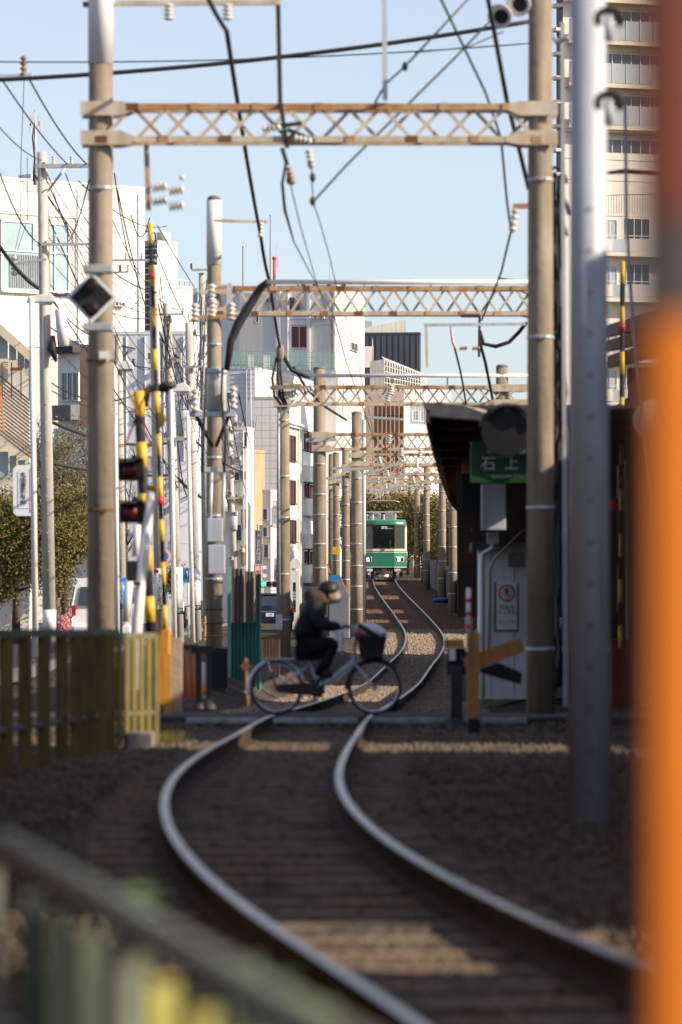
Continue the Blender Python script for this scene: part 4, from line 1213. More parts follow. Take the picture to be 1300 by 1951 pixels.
# ------------------------------------------------------------------ people (skin-modifier bodies)
def skin_body(name, joints, edges, m, parent=None, sub=2, root=0):
    """joints: list of (x, y, z, rx, ry)"""
    org = ORG.get(parent.name, Vector()) if parent is not None else Vector()
    me = bpy.data.meshes.new(name)
    me.from_pydata([tuple(Vector(j[:3]) - org) for j in joints], edges, [])
    o = link_mesh(name, me, parent, m)
    md = o.modifiers.new('skin', 'SKIN'); md.use_smooth_shade = True
    sv = me.skin_vertices[0].data
    for i, j in enumerate(joints):
        sv[i].radius = (j[3], j[4] if len(j) > 4 else j[3]); sv[i].use_root = (i == root)
    sb = o.modifiers.new('sub', 'SUBSURF'); sb.levels = sub; sb.render_levels = sub
    dg = bpy.context.evaluated_depsgraph_get()
    me2 = bpy.data.meshes.new_from_object(o.evaluated_get(dg))
    o.modifiers.clear(); o.data = me2
    if not me2.materials: me2.materials.append(m)
    me2.polygons.foreach_set('use_smooth', [True] * len(me2.polygons))
    return o

# driver behind the right-hand windscreen
dv = thing('person', 'train driver in dark uniform and cap seated behind the windscreen', 'person', TW(0.72, 0.95, 0.62))
body = skin_body('body', [(*TW(.72, 1.0, 1.3), .2, .16), (*TW(.72, .98, 1.62), .19, .13), (*TW(.72, .96, 1.86), .08, .08), (*TW(.52, .96, 1.78), .07, .07), (*TW(.46, .8, 1.62), .05, .05), (*TW(.6, .62, 1.68), .04, .04), (*TW(.94, .96, 1.78), .07, .07), (*TW(.98, .8, 1.62), .05, .05), (*TW(.86, .62, 1.68), .04, .04)],
                 [(0, 1), (1, 2), (1, 3), (3, 4), (4, 5), (1, 6), (6, 7), (7, 8)], M['trousers'], dv)
part('head', M['skin'], dv, lambda b: b.ball(TW(.72, .93, 2.05), .115, 12, 10, (0.85, 1, 1.15)))
part('cap', M['trousers'], dv, lambda b: b.lathe(TW(.72, .93, 2.11), [(.125, 0), (.14, .05), (.13, .08), (.05, .09)], 14))
for sx in (-.12, .14):
    part('glove', M['mask'], dv, lambda b: b.ball(TW(.72 + sx, .60, 1.68), .05, 8, 6))

# ------------------------------------------------------------------ bicycle and rider on the crossing
SB = 165.0
YB = FPX / SB
def Q(x, y, dy=0.0):
    p = P(x, y, SB); p.y += dy; return p
bike = thing('bicycle', 'silver blue step-through city bicycle with loaded front basket', 'bicycle', (Q(620, 1362).x, YB, track_z(YB)))
def wheel(cx, cy, rpx):
    c = Q(cx, cy); r = rpx / SB
    w = part('wheel', M['chrome'], bike, lambda b: b.tube([c + Vector((r * 0.93 * math.cos(t), 0, r * 0.93 * math.sin(t))) for t in np.linspace(0, 2 * PI, 37)], 0.011, 6, cap=False))
    part('tyre', M['rubber'], w, lambda b: b.tube([c + Vector((r * math.cos(t), 0, r * math.sin(t))) for t in np.linspace(0, 2 * PI, 37)], 0.019, 8, cap=False))
    def spokes(b):
        for k in range(28):
            t = 2 * PI * k / 28
            sd = 0.03 if k % 2 else -0.03
            b.tube([c + Vector((0.02 * math.cos(t + 0.9), sd, 0.02 * math.sin(t + 0.9))), c + Vector((r * 0.92 * math.cos(t), 0, r * 0.92 * math.sin(t)))], 0.0016, 4)
    part('spokes', M['chrome'], w, spokes)
    part('hub', M['chrome'], w, lambda b: b.tube([c + Vector((0, -0.06, 0)), c + Vector((0, 0.06, 0))], 0.03, 10))
    return c, r
RH, rr = wheel(527, 1310.5, 48.5)
FH, fr = wheel(714, 1310, 49)
BBp, ST, HT, HB = Q(607, 1313), Q(586, 1246), Q(677, 1246), Q(672, 1262)
fm = M['bikesilver']
part('frame', fm, bike, lambda b: (b.tube([HT, HB, Q(655, 1275), Q(632, 1295), BBp], [0.02, 0.024, 0.024, 0.024, 0.022], 10), b.tube([BBp, ST], 0.017, 10),
     b.tube([HB + Vector((0, 0, -0.05)), Q(640, 1297), Q(601, 1290)], 0.014, 8),
     b.tube([BBp + Vector((0, -.05, 0)), RH + Vector((0, -.055, 0))], 0.012, 8), b.tube([BBp + Vector((0, .05, 0)), RH + Vector((0, .055, 0))], 0.012, 8),
     b.tube([Q(592, 1266, -.03), RH + Vector((0, -.055, 0))], 0.014, 8), b.tube([Q(592, 1266, .03), RH + Vector((0, .055, 0))], 0.012, 8)))
part('fork', fm, bike, lambda b: (b.tube([HB, Q(686, 1275, -.045), Q(705, 1300, -.05), FH + Vector((0, -.05, 0))], 0.014, 8), b.tube([HB, Q(686, 1275, .045), Q(705, 1300, .05), FH + Vector((0, .05, 0))], 0.014, 8)))
part('rear_mudguard', fm, bike, lambda b: b.tube([RH + Vector((rr * 1.09 * math.cos(t), 0, rr * 1.09 * math.sin(t))) for t in np.linspace(R(10), R(195), 20)], 0.024, 8))
part('front_mudguard', M['blackmetal'], bike, lambda b: b.tube([FH + Vector((fr * 1.09 * math.cos(t), 0, fr * 1.09 * math.sin(t))) for t in np.linspace(R(40), R(185), 16)], 0.022, 8))
part('chain_case', M['blackmetal'], bike, lambda b: b.prism([Q(604, 1300, -.07), Q(618, 1306, -.07), Q(620, 1320, -.07), Q(605, 1327, -.07), Q(530, 1319, -.07), Q(524, 1312, -.07), Q(530, 1304, -.07)], (0, 0.03, 0)))
part('rear_rack', M['chrome'], bike, lambda b: (b.bar(Q(505, 1256), Q(580, 1256), 0.14, 0.02), b.tube([Q(510, 1256, -.06), RH + Vector((0, -.06, 0))], 0.008, 6), b.tube([Q(510, 1256, .06), RH + Vector((0, .06, 0))], 0.008, 6)))
part('saddle', M['black'], bike, lambda b: b.ball(Q(584, 1238), 0.12, 12, 8, (1.1, 0.75, 0.42)))
part('seat_post', M['chrome'], bike, lambda b: b.tube([ST, Q(583, 1240)], 0.013, 8))
part('handlebar', M['chrome'], bike, lambda b: b.tube([Q(652, 1197, -.27), Q(662, 1192, -.24), Q(676, 1196, -.08), Q(676, 1200, 0), Q(676, 1196, .08), Q(662, 1192, .24), Q(652, 1197, .27)], 0.012, 8))
part('handlebar_stem', M['chrome'], bike, lambda b: b.tube([HT, Q(676, 1200)], 0.016, 8))
for sd in (-1, 1):
    part('grip', M['black'], bike, lambda b: b.tube([Q(648, 1198, sd * .29), Q(660, 1193, sd * .25)], 0.018, 8))
cr = part('crank', M['chrome'], bike, lambda b: b.tube([BBp + Vector((0, -.10, 0)), Q(616, 1292, -.10)], 0.012, 8).tube([BBp + Vector((0, .10, 0)), Q(598, 1334, .10)], 0.012, 8))
part('pedal', M['black'], cr, lambda b: b.box(Q(616, 1291, -.15), (0.1, 0.09, 0.025)).box(Q(598, 1335, .15), (0.1, 0.09, 0.025)))
def basket(b):
    x0, x1, x2, x3 = 687, 731, 737, 678
    for k in range(9):
        z = k / 8
        y_ = 1208 + 46 * z
        a, c = 678 + 10 * z, 737 - 8 * z
        w = 0.17 - 0.03 * z
        for sd in (-1, 1): b.tube([Q(a, y_, sd * w), Q(c, y_, sd * w)], 0.006, 5)
        b.tube([Q(a, y_, -w), Q(a, y_, w)], 0.006, 5); b.tube([Q(c, y_, -w), Q(c, y_, w)], 0.006, 5)
    for k in range(13):
        u = k / 12
        for sd in (-1, 1): b.tube([Q(678 + 59 * u, 1208, sd * .17), Q(688 + 41 * u, 1254, sd * .14)], 0.005, 5)
    for k in range(8):
        w = -.17 + .34 * k / 7
        b.tube([Q(678, 1208, w), Q(688, 1254, w * .82)], 0.005, 5); b.tube([Q(737, 1208, w), Q(729, 1254, w * .82)], 0.005, 5)
    b.frame_box(Q(688, 1254, -.14), (41 / SB, 0, 0), (0, .28, 0), (0, 0, -0.01))
part('basket', M['black'], bike, basket)
part('basket_lining', M['black'], bike, lambda b: b.prism([Q(681, 1212, -.155), Q(735, 1212, -.155), Q(729, 1252, -.155), Q(688, 1252, -.155)], (0, .31, 0)))
part('reflector', M['lens_red'], bike, lambda b: b.box(Q(482, 1300), (0.03, 0.05, 0.05)))
bag = thing('shopping_bag', 'pale grey bag with dark strap lying in the bicycle basket', 'bag', Q(705, 1208))
part('bag_body', M['bag'], bag, lambda b: b.ball(Q(700, 1203), 0.19, 14, 10, (1.0, 0.75, 0.55)).ball(Q(722, 1212), 0.12, 12, 8, (0.8, 0.9, 0.9)))
part('strap', M['black'], bag, lambda b: b.tube([Q(682, 1190, -.15), Q(700, 1200, -.16), Q(722, 1216, -.14)], 0.025, 8))
part('pink_print', M['pinkbag'], bag, lambda b: b.ball(Q(686, 1206, -.11), 0.06, 10, 8, (1, 0.4, 1)))

rider = thing('person', 'cyclist in black padded jacket with brown fur hood and white mask', 'person', (Q(586, 1362).x, YB, track_z(YB)))
J = []
def jn(x, y, dy, r, r2=None):
    p = Q(x, y, dy); J.append((p.x, p.y, p.z, r, r2 or r)); return len(J) - 1
hip = jn(583, 1226, 0, .18, .18); wst = jn(586, 1200, 0, .19, .19); chs = jn(594, 1168, 0, .19, .21); nck = jn(610, 1143, 0, .085, .09); hd_ = jn(622, 1136, 0, .06, .06)
E = [(hip, wst), (wst, chs), (chs, nck), (nck, hd_)]
for sd in (-1, 1):
    sh = jn(600, 1155, sd * .19, .098); el = jn(610, 1188, sd * .26, .085); fo = jn(632, 1194, sd * .27, .066); wr = jn(650, 1193, sd * .27, .042)
    E += [(chs, sh), (sh, el), (el, fo), (fo, wr)]
body = skin_body('jacket', J, E, M['jacket'], rider)
J = []
hip = jn(583, 1228, 0, .15, .16)
E = []
for sd, kn, an, toe in ((-1, (640, 1224), (616, 1276), (630, 1286)), (1, (628, 1252), (596, 1312), (612, 1326))):
    h = jn(586, 1231, sd * .09, .115); k1 = jn((586 + kn[0]) / 2, (1231 + kn[1]) / 2, sd * .11, .10); k = jn(*kn, sd * .11, .080); c1 = jn((kn[0] + an[0]) / 2 - 2, (kn[1] + an[1]) / 2, sd * .11, .068); a = jn(*an, sd * .12, .05)
    E += [(hip, h), (h, k1), (k1, k), (k, c1), (c1, a)]
skin_body('trousers', J, E, M['trousers'], rider)
for sd, an in ((-1, (616, 1276)), (1, (596, 1314))):
    skin_body('shoe', [(*Q(an[0] - 2, an[1] + 6, sd * .13), .042, .05), (*Q(an[0] + 8, an[1] + 9, sd * .13), .042, .05), (*Q(an[0] + 20, an[1] + 10, sd * .13), .03, .042)], [(0, 1), (1, 2)], M['black'], rider)
# head, bent forward and looking down the road
hc = Q(630, 1131)
head = part('head', M['skin'], rider, lambda b: b.ball(hc, 0.105, 18, 14, (0.98, 0.80, 1.16)))
part('nose', M['skin'], head, lambda b: b.ball(hc + Vector((.105, 0, -.02)), 0.02, 8, 6, (1, .8, 1.3)))
for sd in (-1, 1):
    part('ear', M['skin'], head, lambda b: b.ball(hc + Vector((-.005, sd * .085, -.01)), 0.028, 8, 6, (.7, .35, 1.2)))
    part('eye', M['black'], head, lambda b: b.ball(hc + Vector((.088, sd * .036, .012)), 0.010, 8, 6))
part('mask', M['mask'], head, lambda b: b.ball(hc + Vector((.062, 0, -.058)), 0.068, 14, 10, (0.95, 0.95, 0.85)))
part('hair', M['hair'], rider, lambda b: (b.ball(hc + Vector((-.026, 0, .045)), 0.118, 18, 12, (1.05, .92, .92)), b.ball(hc + Vector((-.055, 0, -.01)), 0.10, 16, 10, (0.85, .9, 1.1))))
part('hood', M['fur'], rider, lambda b: (b.ball(Q(603, 1139), 0.135, 18, 12, (1.05, 1.15, 0.75)), b.ball(Q(597, 1134), 0.10, 16, 10, (1.1, 1.25, 0.9)), b.tube([Q(612, 1143, 0) + Vector((0.075 * math.cos(t), 0.12 * math.sin(t), -0.03 * math.cos(t))) for t in np.linspace(0, 2 * PI, 17)], 0.04, 8, cap=False)))
for sd in (-1, 1):
    w = Q(652, 1193, sd * .27)
    hj = [(*w, .036, .03), (w.x + .04, w.y, w.z + .005, .034, .042)]
    he = [(0, 1)]
    hand = skin_body('hand', hj, he, M['grey_glove'], rider)
    for k in range(4):
        oy = -.033 + .022 * k
        part('finger', M['grey_glove'], hand, lambda b: b.tube([w + Vector((.05, oy, .012)), w + Vector((.082 - .003 * abs(k - 1.5), oy, .010)), w + Vector((.092, oy, -.015)), w + Vector((.072, oy, -.032))], [.011, .011, .010, .008], 7))
    part('thumb', M['grey_glove'], hand, lambda b: b.tube([w + Vector((.03, -sd * .03, .0)), w + Vector((.06, -sd * .05, -.012)), w + Vector((.075, -sd * .045, -.03))], [.013, .012, .009], 7))
# ------------------------------------------------------------------ station canopy, platform, sign, cabin
plat = thing('station_platform', 'low concrete station platform under the dark canopy', 'platform', (track_x(90) + 2.4, 90, 0))
def ribbon(b, o0, o1, z0, z1, y0, y1, step, zrel=False, ofs=None):
    ys = list(np.arange(y0, y1, step)) + [y1]
    ring = []
    for q in ys:
        d = track_dir(q); nn = Vector((d.y, -d.x, 0))
        base = track_z(q) if zrel else 0
        c = Vector((track_x(q), q, base))
        ex = ofs(q) if ofs else 0
        ring.append([c + nn * (o0 + ex) + Vector((0, 0, z0)), c + nn * (o1 + ex) + Vector((0, 0, z0)), c + nn * (o1 + ex) + Vector((0, 0, z1)), c + nn * (o0 + ex) + Vector((0, 0, z1))])
    for i in range(len(ys) - 1):
        A, B = ring[i], ring[i + 1]
        for k in range(4):
            b.quad(A[k], B[k], B[(k + 1) % 4], A[(k + 1) % 4])
    b.quad(*ring[0]); b.quad(*reversed(ring[-1]))
part('slab', M['kerbstone'], plat, lambda b: ribbon(b, 1.55, 4.6, -0.6, 0.75, 74, 112, 2.0, True))
part('edge_strip', M['yellow'], plat, lambda b: ribbon(b, 1.9, 2.2, 0.754, 0.758, 74, 112, 2.0, True))

can = thing('station_canopy', 'dark station canopy with weathered grey roof edge beside the crossing', 'canopy', (P(900, 1000, 150).x, FPX / 150, 0))
ZC = CZ + (HOR - 775) / 150.0
part('roof_sheet', M['roofdark'], can, lambda b: ribbon(b, 1.16, 4.4, ZC - 0.02, ZC + 0.03, 53.5, 113, 2.5))
part('eave_board', M['brownwall'], can, lambda b: ribbon(b, 1.13, 1.19, ZC - 0.20, ZC + 0.01, 53.5, 113, 2.5))
# weathered front edge seen end-on, slightly sloping
a, c = P(808, 782, 149.5), P(1010, 812, 149.5)
part('gable_fascia', M['fasciaboard'], can, lambda b: b.prism([P(806, 766, 149.8), P(880, 771, 149.8), P(1012, 800, 149.5), P(1012, 818, 149.5), P(925, 800, 149.5), P(815, 792, 149.5)], (0, 0.4, 0)))
# ceiling ribs and posts
for q in np.arange(56, 112, 4.0):
    d = track_dir(q); nn = Vector((d.y, -d.x, 0)); c0 = Vector((track_x(q), q, 0))
    part('rib', M['brownwall'], can, lambda b: b.bar(c0 + nn * 1.22 + Vector((0, 0, ZC - 0.1)), c0 + nn * 4.3 + Vector((0, 0, ZC - 0.1)), 0.08, 0.12))
for q in (58, 70, 82, 94, 106):
    d = track_dir(q); nn = Vector((d.y, -d.x, 0)); c0 = Vector((track_x(q), q, 0)) + nn * 3.1
    part('post', M['rustdark'], can, lambda b: b.bar(c0 + Vector((0, 0, -0.4)), c0 + Vector((0, 0, ZC - 0.05)), 0.12))
part('back_wall', M['brownwall'], can, lambda b: ribbon(b, 4.35, 4.45, -0.5, ZC, 60, 72, 3.0))
part('back_wall', M['brownwall'], can, lambda b: ribbon(b, 4.35, 4.45, -0.5, ZC, 93, 113, 3.0))
part('end_wall', M['brownwall'], can, lambda b: b.frame_box((P(875, 0, 118).x, FPX / 118 + 0.9, 1.0), (2.6, 0, 0), (0, 0.1, 0), (0, 0, ZC - 1.0)))
part('timber_shutter', M['tan'], can, lambda b: [b.box((P(892, 0, 119).x, FPX / 119 + 0.8, CZ + (HOR - y) / 119), (0.16, 0.05, 0.06)) for y in range(850, 910, 9)])
part('dark_board', M['black'], can, lambda b: b.box(P(905, 940, 120), (0.42, 0.06, 0.62)))

sg = thing('station_sign', 'green station name sign under the canopy edge', 'sign', P(950, 920, 146))
part('board', M['signgreen'], sg, lambda b: b.frame_box(P(897, 919, 146), (112 / 146, 0, 0), (0, 0.06, 0), (0, 0, 78 / 146)))
part('lime_wedge', M['signlime'], sg, lambda b: b.prism([P(897, 919, 146.1), P(940, 919, 146.1), P(920, 911, 146.1), P(897, 905, 146.1)], (0, 0.005, 0)).prism([P(960, 919, 146.1), P(1009, 919, 146.1), P(1009, 900, 146.1)], (0, 0.005, 0)))
text('石', 0.20, P(931, 885, 146.2), M['signwhite'], sg)
text('上', 0.20, P(975, 884, 146.2), M['signwhite'], sg)
text('江ノ電', 0.115, P(953, 857, 146.2), M['signwhite'], sg)
text('ISHIGAMI STA.', 0.066, P(967, 908, 146.2), M['signwhite'], sg)
part('post', M['greysteel'], sg, lambda b: b.frame_box(P(918, 1010, 142), (46 / 142, 0, 0), (0, 0.18, 0), (0, 0, 88 / 142)), bevel=0.01)
part('post_plate', M['whitepipe'], sg, lambda b: b.box(P(943, 935, 141), (0.1, 0.02, 0.04)).box(P(948, 985, 141), (0.06, 0.03, 0.22)))
part('lamp', M['aluminium'], sg, lambda b: b.bar(P(961, 862, 147), P(1003, 860, 147), 0.05))

disc = thing('round_mirror', 'round black back of a traffic mirror beside the near right post', 'mirror', P(960, 860, 155))
part('disc', M['black'], disc, lambda b: b.lathe(P(965, 822, 155), [(0.10, -0.012), (0.105, -0.012), (0.30, 0.0), (0.305, 0.0), (0.31, 0.03), (0.30, 0.03)], 26, (0.1, 1, 0)))
part('hood', M['roofdark'], disc, lambda b: b.tube([P(965, 822, 155) + Vector((0.325 * math.cos(t), -0.06 + 0.0, 0.325 * math.sin(t))) for t in np.linspace(0.15, PI - 0.15, 14)], 0.025, 8))
part('bracket', M['blackmetal'], disc, lambda b: b.bar(P(985, 822, 154), P(1022, 822, 154), 0.05))

cab = thing('equipment_cabin', 'narrow white panelled cabin with downpipe beside the crossing', 'cabin', P(960, 1330, 121))
cY = FPX / 121
part('shell', M['wallboard'], cab, lambda b: b.frame_box((P(915, 0, 121).x, cY, CZ + (HOR - 1332) / 121), (1.15, 0, 0), (0, 1.2, 0), (0, 0, 300 / 121)))
for x in (935, 979):
    part('panel_joint', M['greysteel'], cab, lambda b: b.box((P(x, 0, 121).x, cY - 0.004, CZ + (HOR - 1185) / 121), (0.012, 0.012, 2.3)))
part('roof', M['roofdark'], cab, lambda b: b.prism([P(900, 1034, 122), P(1040, 1010, 122), P(1040, 1022, 122), P(900, 1050, 122)], (0, 1.5, 0)))
part('gutter', M['blackmetal'], cab, lambda b: b.bar(P(898, 1012, 123), P(1000, 1006, 123), 0.12, 0.07))
part('gutter_head', M['greysteel'], cab, lambda b: b.box(P(939, 1023, 122.5), (0.18, 0.12, 0.22)))
part('downpipe', M['whitepipe'], cab, lambda b: b.tube([P(939, 1034, 122.5), P(938, 1045, 122.5), P(920, 1055, 122.5), P(919, 1070, 122.5), P(920, 1330, 122.5)], 0.035, 10))
part('conduit', M['cream'], cab, lambda b: b.tube([P(1000, 1008, 122), P(945, 1062, 122), P(933, 1085, 122), P(931, 1240, 122)], 0.022, 8))
part('junction_box', M['kerbstone'], cab, lambda b: b.box(P(984, 1067, 121.8), (0.26, 0.1, 0.24)), bevel=0.01)
nb = thing('no_entry_notice', 'white notice with red prohibition circle on the cabin wall', 'sign', P(965, 1200, 122.5))
part('board', M['signwhite'], nb, lambda b: b.frame_box(P(946, 1199, 122.3), (40 / 122.3, 0, 0), (0, 0.02, 0), (0, 0, 90 / 122.3)))
part('frame', M['blackmetal'], nb, lambda b: b.bar(P(944, 1202, 122.2), P(944, 1109, 122.2), 0.03).bar(P(987, 1202, 122.2), P(987, 1109, 122.2), 0.03).bar(P(942, 1202, 122.2), P(989, 1202, 122.2), 0.03))
cc = P(966, 1130, 122.5)
part('red_ring', M['signred'], nb, lambda b: b.tube([cc + Vector((.118 * math.cos(t), -.01, .118 * math.sin(t))) for t in np.linspace(0, 2 * PI, 25)], 0.013, 6, cap=False).bar(cc + Vector((-.085, -.012, .085)), cc + Vector((.085, -.012, -.085)), 0.022, 0.01))
part('pictogram', M['signblack'], nb, lambda b: b.ball(cc + Vector((0, -.006, .065)), .018, 8, 6, (1, .3, 1)).box(cc + Vector((0, -.006, .015)), (.045, .01, .07)).bar(cc + Vector((-.01, -.006, -.02)), cc + Vector((-.03, -.006, -.08)), .018, .01).bar(cc + Vector((.01, -.006, -.02)), cc + Vector((.03, -.006, -.08)), .018, .01))
text('線路内\n立入禁止', 0.075, P(966, 1162, 122.6), M['signblack'], nb)
text('踏切からの横断は\nおやめください', 0.032, P(966, 1186, 122.6), M['signblack'], nb)

# ------------------------------------------------------------------ barrier gear right of the crossing
rm = thing('barrier_machine', 'weathered orange barrier post with counterweight box, right of the track', 'barrier', (P(900, 1415, 190).x, FPX / 190, 0))
z0 = track_z(42.1) - 0.18
part('post', M['tan'], rm, lambda b: b.frame_box(P(891, 1370, 178), (24 / 178, 0, 0), (0, 0.13, 0), (0, 0, 165 / 178)), bevel=0.008)
part('post_foot', M['black'], rm, lambda b: b.frame_box((P(893, 0, 178).x, FPX / 178 + 0.01, z0 - 0.2), (22 / 178, 0, 0), (0, 0.12, 0), (0, 0, CZ + (HOR - 1369) / 178 - z0 + 0.2)))
part('arm_stub', M['tan'], rm, lambda b: b.bar(P(886, 1268, 177), P(996, 1228, 177), 0.05, 0.16))
part('counterweight', M['black'], rm, lambda b: b.prism([P(905, 1278, 175), P(950, 1262, 175), P(996, 1282, 175), P(993, 1305, 175), P(960, 1295, 175)], (0, 0.3, 0)), bevel=0.015)
part('striped_rod', M['signwhite'], rm, lambda b: b.tube([P(893, 1120, 179), P(893, 1215, 179)], 0.022, 8))
part('rod_stripe', M['signred'], rm, lambda b: [b.tube([P(893, y, 179), P(893, y + 8, 179)], 0.0235, 8) for y in (1140, 1165, 1190)])
rm2 = thing('barrier_machine', 'black iron barrier pedestal with a tan cap left of the orange post', 'barrier', (P(868, 1372, 172).x, FPX / 172, 0))
part('pedestal', M['blackmetal'], rm2, lambda b: b.frame_box((P(859, 0, 172).x, FPX / 172, track_z(46.5) - .25), (22 / 172, 0, 0), (0, 0.14, 0), (0, 0, 140 / 172)), bevel=0.01)
part('flange', M['blackmetal'], rm2, lambda b: b.lathe((P(869, 0, 172).x, FPX / 172 + .07, track_z(46.5) - .2), [(.16, 0), (.15, .08), (.08, .2)], 12))
part('head_box', M['black'], rm2, lambda b: b.frame_box(P(852, 1285, 171), (36 / 171, 0, 0), (0, 0.2, 0), (0, 0, 50 / 171)), bevel=0.01)
part('cap', M['tan'], rm2, lambda b: b.box(P(865, 1226, 171), (0.22, 0.2, 0.09)), bevel=0.01)
part('label_plate', M['signwhite'], rm2, lambda b: b.box(P(862, 1247, 171.6), (0.07, 0.01, 0.13)))

# ------------------------------------------------------------------ crossing signal and raised barriers, left
def striped_arm(t, a, b_, r, n, s_name='arm', red=()):
    a, b_ = Vector(a), Vector(b_)
    base = part(s_name, M['black'], t, lambda b: b.tube([a, b_], r, 10))
    for i in range(n):
        if i % 2: continue
        p, q = a.lerp(b_, i / n), a.lerp(b_, (i + 1) / n)
        part('yellow_band', M['yellow'], base, lambda b: b.tube([p, q], r * 1.06, 10))
    for f in red:
        p, q = a.lerp(b_, f), a.lerp(b_, f + 0.02)
        part('red_reflector', M['signred'], base, lambda b: b.tube([p, q], r * 1.3, 10))
    return base
lb = thing('crossing_barrier', 'raised thin yellow and black barrier arm left of the crossing', 'barrier', (P(320, 1345, 158).x, FPX / 158, 0))
striped_arm(lb, P(315, 1195, 158), P(286, 425, 156), 0.030, 19, red=(0.30, 0.86))
part('machine_case', M['amber'], lb, lambda b: b.prism([P(308, 1345, 158), P(296, 1345, 158), P(303, 1200, 158), P(313, 1190, 158), P(324, 1200, 158), P(322, 1345, 158)], (0, 0.3, 0)), bevel=0.02)
part('hazard_board', M['amber'], lb, lambda b: b.frame_box(P(312, 1362, 160), (14 / 160, 0, 0), (0, 0.05, 0), (0, 0, 115 / 160)))
part('hazard_stripe', M['black'], lb, lambda b: [b.bar(P(312, y, 159.6), P(326, y - 12, 159.6), 0.01, 0.06, up=(0, 1, 0)) for y in (1282, 1312, 1345)])
part('yellow_rope', M['yellow'], lb, lambda b: b.tube([P(298, 760, 155), P(303, 785, 155), P(310, 800, 155), P(303, 815, 155)], [0.03, 0.05, 0.05, 0.02], 8))
part('plinth', M['block'], lb, lambda b: b.frame_box(P(322, 1365, 157), (24 / 157, 0, 0), (0, 0.3, 0), (0, 0, 0.95)))

cs = thing('crossing_signal', 'level crossing signal post with crossbuck and two dark red lamps', 'signal', (P(292, 1360, 150).x, FPX / 150, 0))
a0, a1 = P(296, 1365, 150), P(264, 745, 150)
striped_arm(cs, Vector((a0.x, a0.y, track_z(53) - .2)), a1, 0.065, 13, 'post')
for (x, y) in ((250, 897), (252, 977)):
    c = P(x, y, 151)
    hd = part('lamp_case', M['black'], cs, lambda b: b.box(c + Vector((0, .05, 0)), (0.32, 0.2, 0.25)).box(c + Vector((0, -.1, .14)), (0.32, 0.34, 0.02)), bevel=0.02)
    part('lens', M['lens_red'], hd, lambda b: b.lathe(c + Vector((-.02, -.06, 0)), [(.095, 0), (.08, .02), (.02, .03)], 16, (0, -1, 0)))
    part('lamp_bracket', M['blackmetal'], hd, lambda b: b.bar(c + Vector((0.02, .1, .18)), P(270, y - 20, 150), 0.05))
for (p, q) in (((238, 850), (285, 730)), ((288, 848), (240, 735))):
    arm = part('crossbuck_arm', M['tan'], cs, lambda b: b.bar(P(*p, 151.6 + (p[0] > 260) * .2), P(*q, 151.6 + (p[0] > 260) * .2), 0.02, 0.09, up=(0, 1, 0)))
    part('crossbuck_band', M['black'], arm, lambda b: b.bar(P(p[0] + (q[0] - p[0]) * .36, p[1] + (q[1] - p[1]) * .36, 152.2), P(p[0] + (q[0] - p[0]) * .5, p[1] + (q[1] - p[1]) * .5, 152.2), 0.02, 0.095, up=(0, 1, 0)))
part('signal_top', M['blackmetal'], cs, lambda b: b.tube([P(274, 775, 149), P(282, 742, 149), P(298, 738, 149), P(322, 742, 149)], 0.05, 10))
part('bell', M['blackmetal'], cs, lambda b: b.lathe(P(320, 742, 149), [(.06, 0), (.11, .03), (.11, .07), (.05, .1)], 14, (0, 0, 1)))
part('relay_box', M['black'], cs, lambda b: b.box(P(252, 1088, 149), (0.14, 0.12, 0.26)))
wa = thing('crossing_barrier', 'raised white barrier arm tilting beside the crossing signal', 'barrier', (P(256, 1330, 152).x, FPX / 152, 0))
part('arm', M['white'], wa, lambda b: b.tube([P(252, 1330, 152), P(262, 1180, 152), P(288, 935, 151)], [0.075, 0.07, 0.06], 10))
part('arm_cap', M['amber'], wa, lambda b: b.tube([P(288, 938, 151), P(289, 925, 151)], 0.062, 10))
part('side_rod', M['white'], wa, lambda b: b.tube([P(262, 1000, 153), P(258, 1060, 153)], 0.045, 10))
part('side_rod', M['white'], wa, lambda b: b.tube([P(246, 1108, 153), P(240, 1185, 153)], 0.05, 10))
part('clasp', M['black'], wa, lambda b: b.box(P(252, 1112, 152), (0.2, 0.1, 0.04)))
part('base', M['blackmetal'], wa, lambda b: b.box((P(252, 0, 152).x, FPX / 152, track_z(52) + 0.0), (0.3, 0.3, 0.5)))
rbk = thing('crossing_barrier', 'raised yellow and black barrier arm behind the grey steel pole', 'barrier', (P(1183, 1250, 128).x, FPX / 128, 0))
striped_arm(rbk, P(1182, 1235, 128), P(1186, 498, 127), 0.035, 17, red=(0.42, 0.82))
part('case', M['redbrown'], rbk, lambda b: b.frame_box((P(1165, 0, 128).x, FPX / 128, -0.3), (0.32, 0, 0), (0, 0.3, 0), (0, 0, 1.0)), bevel=0.02)
part('red_lamp', M['signred'], rbk, lambda b: b.lathe(P(1171, 962, 127), [(.09, 0), (.1, .05), (.03, .1)], 12, (0, -1, 0)))

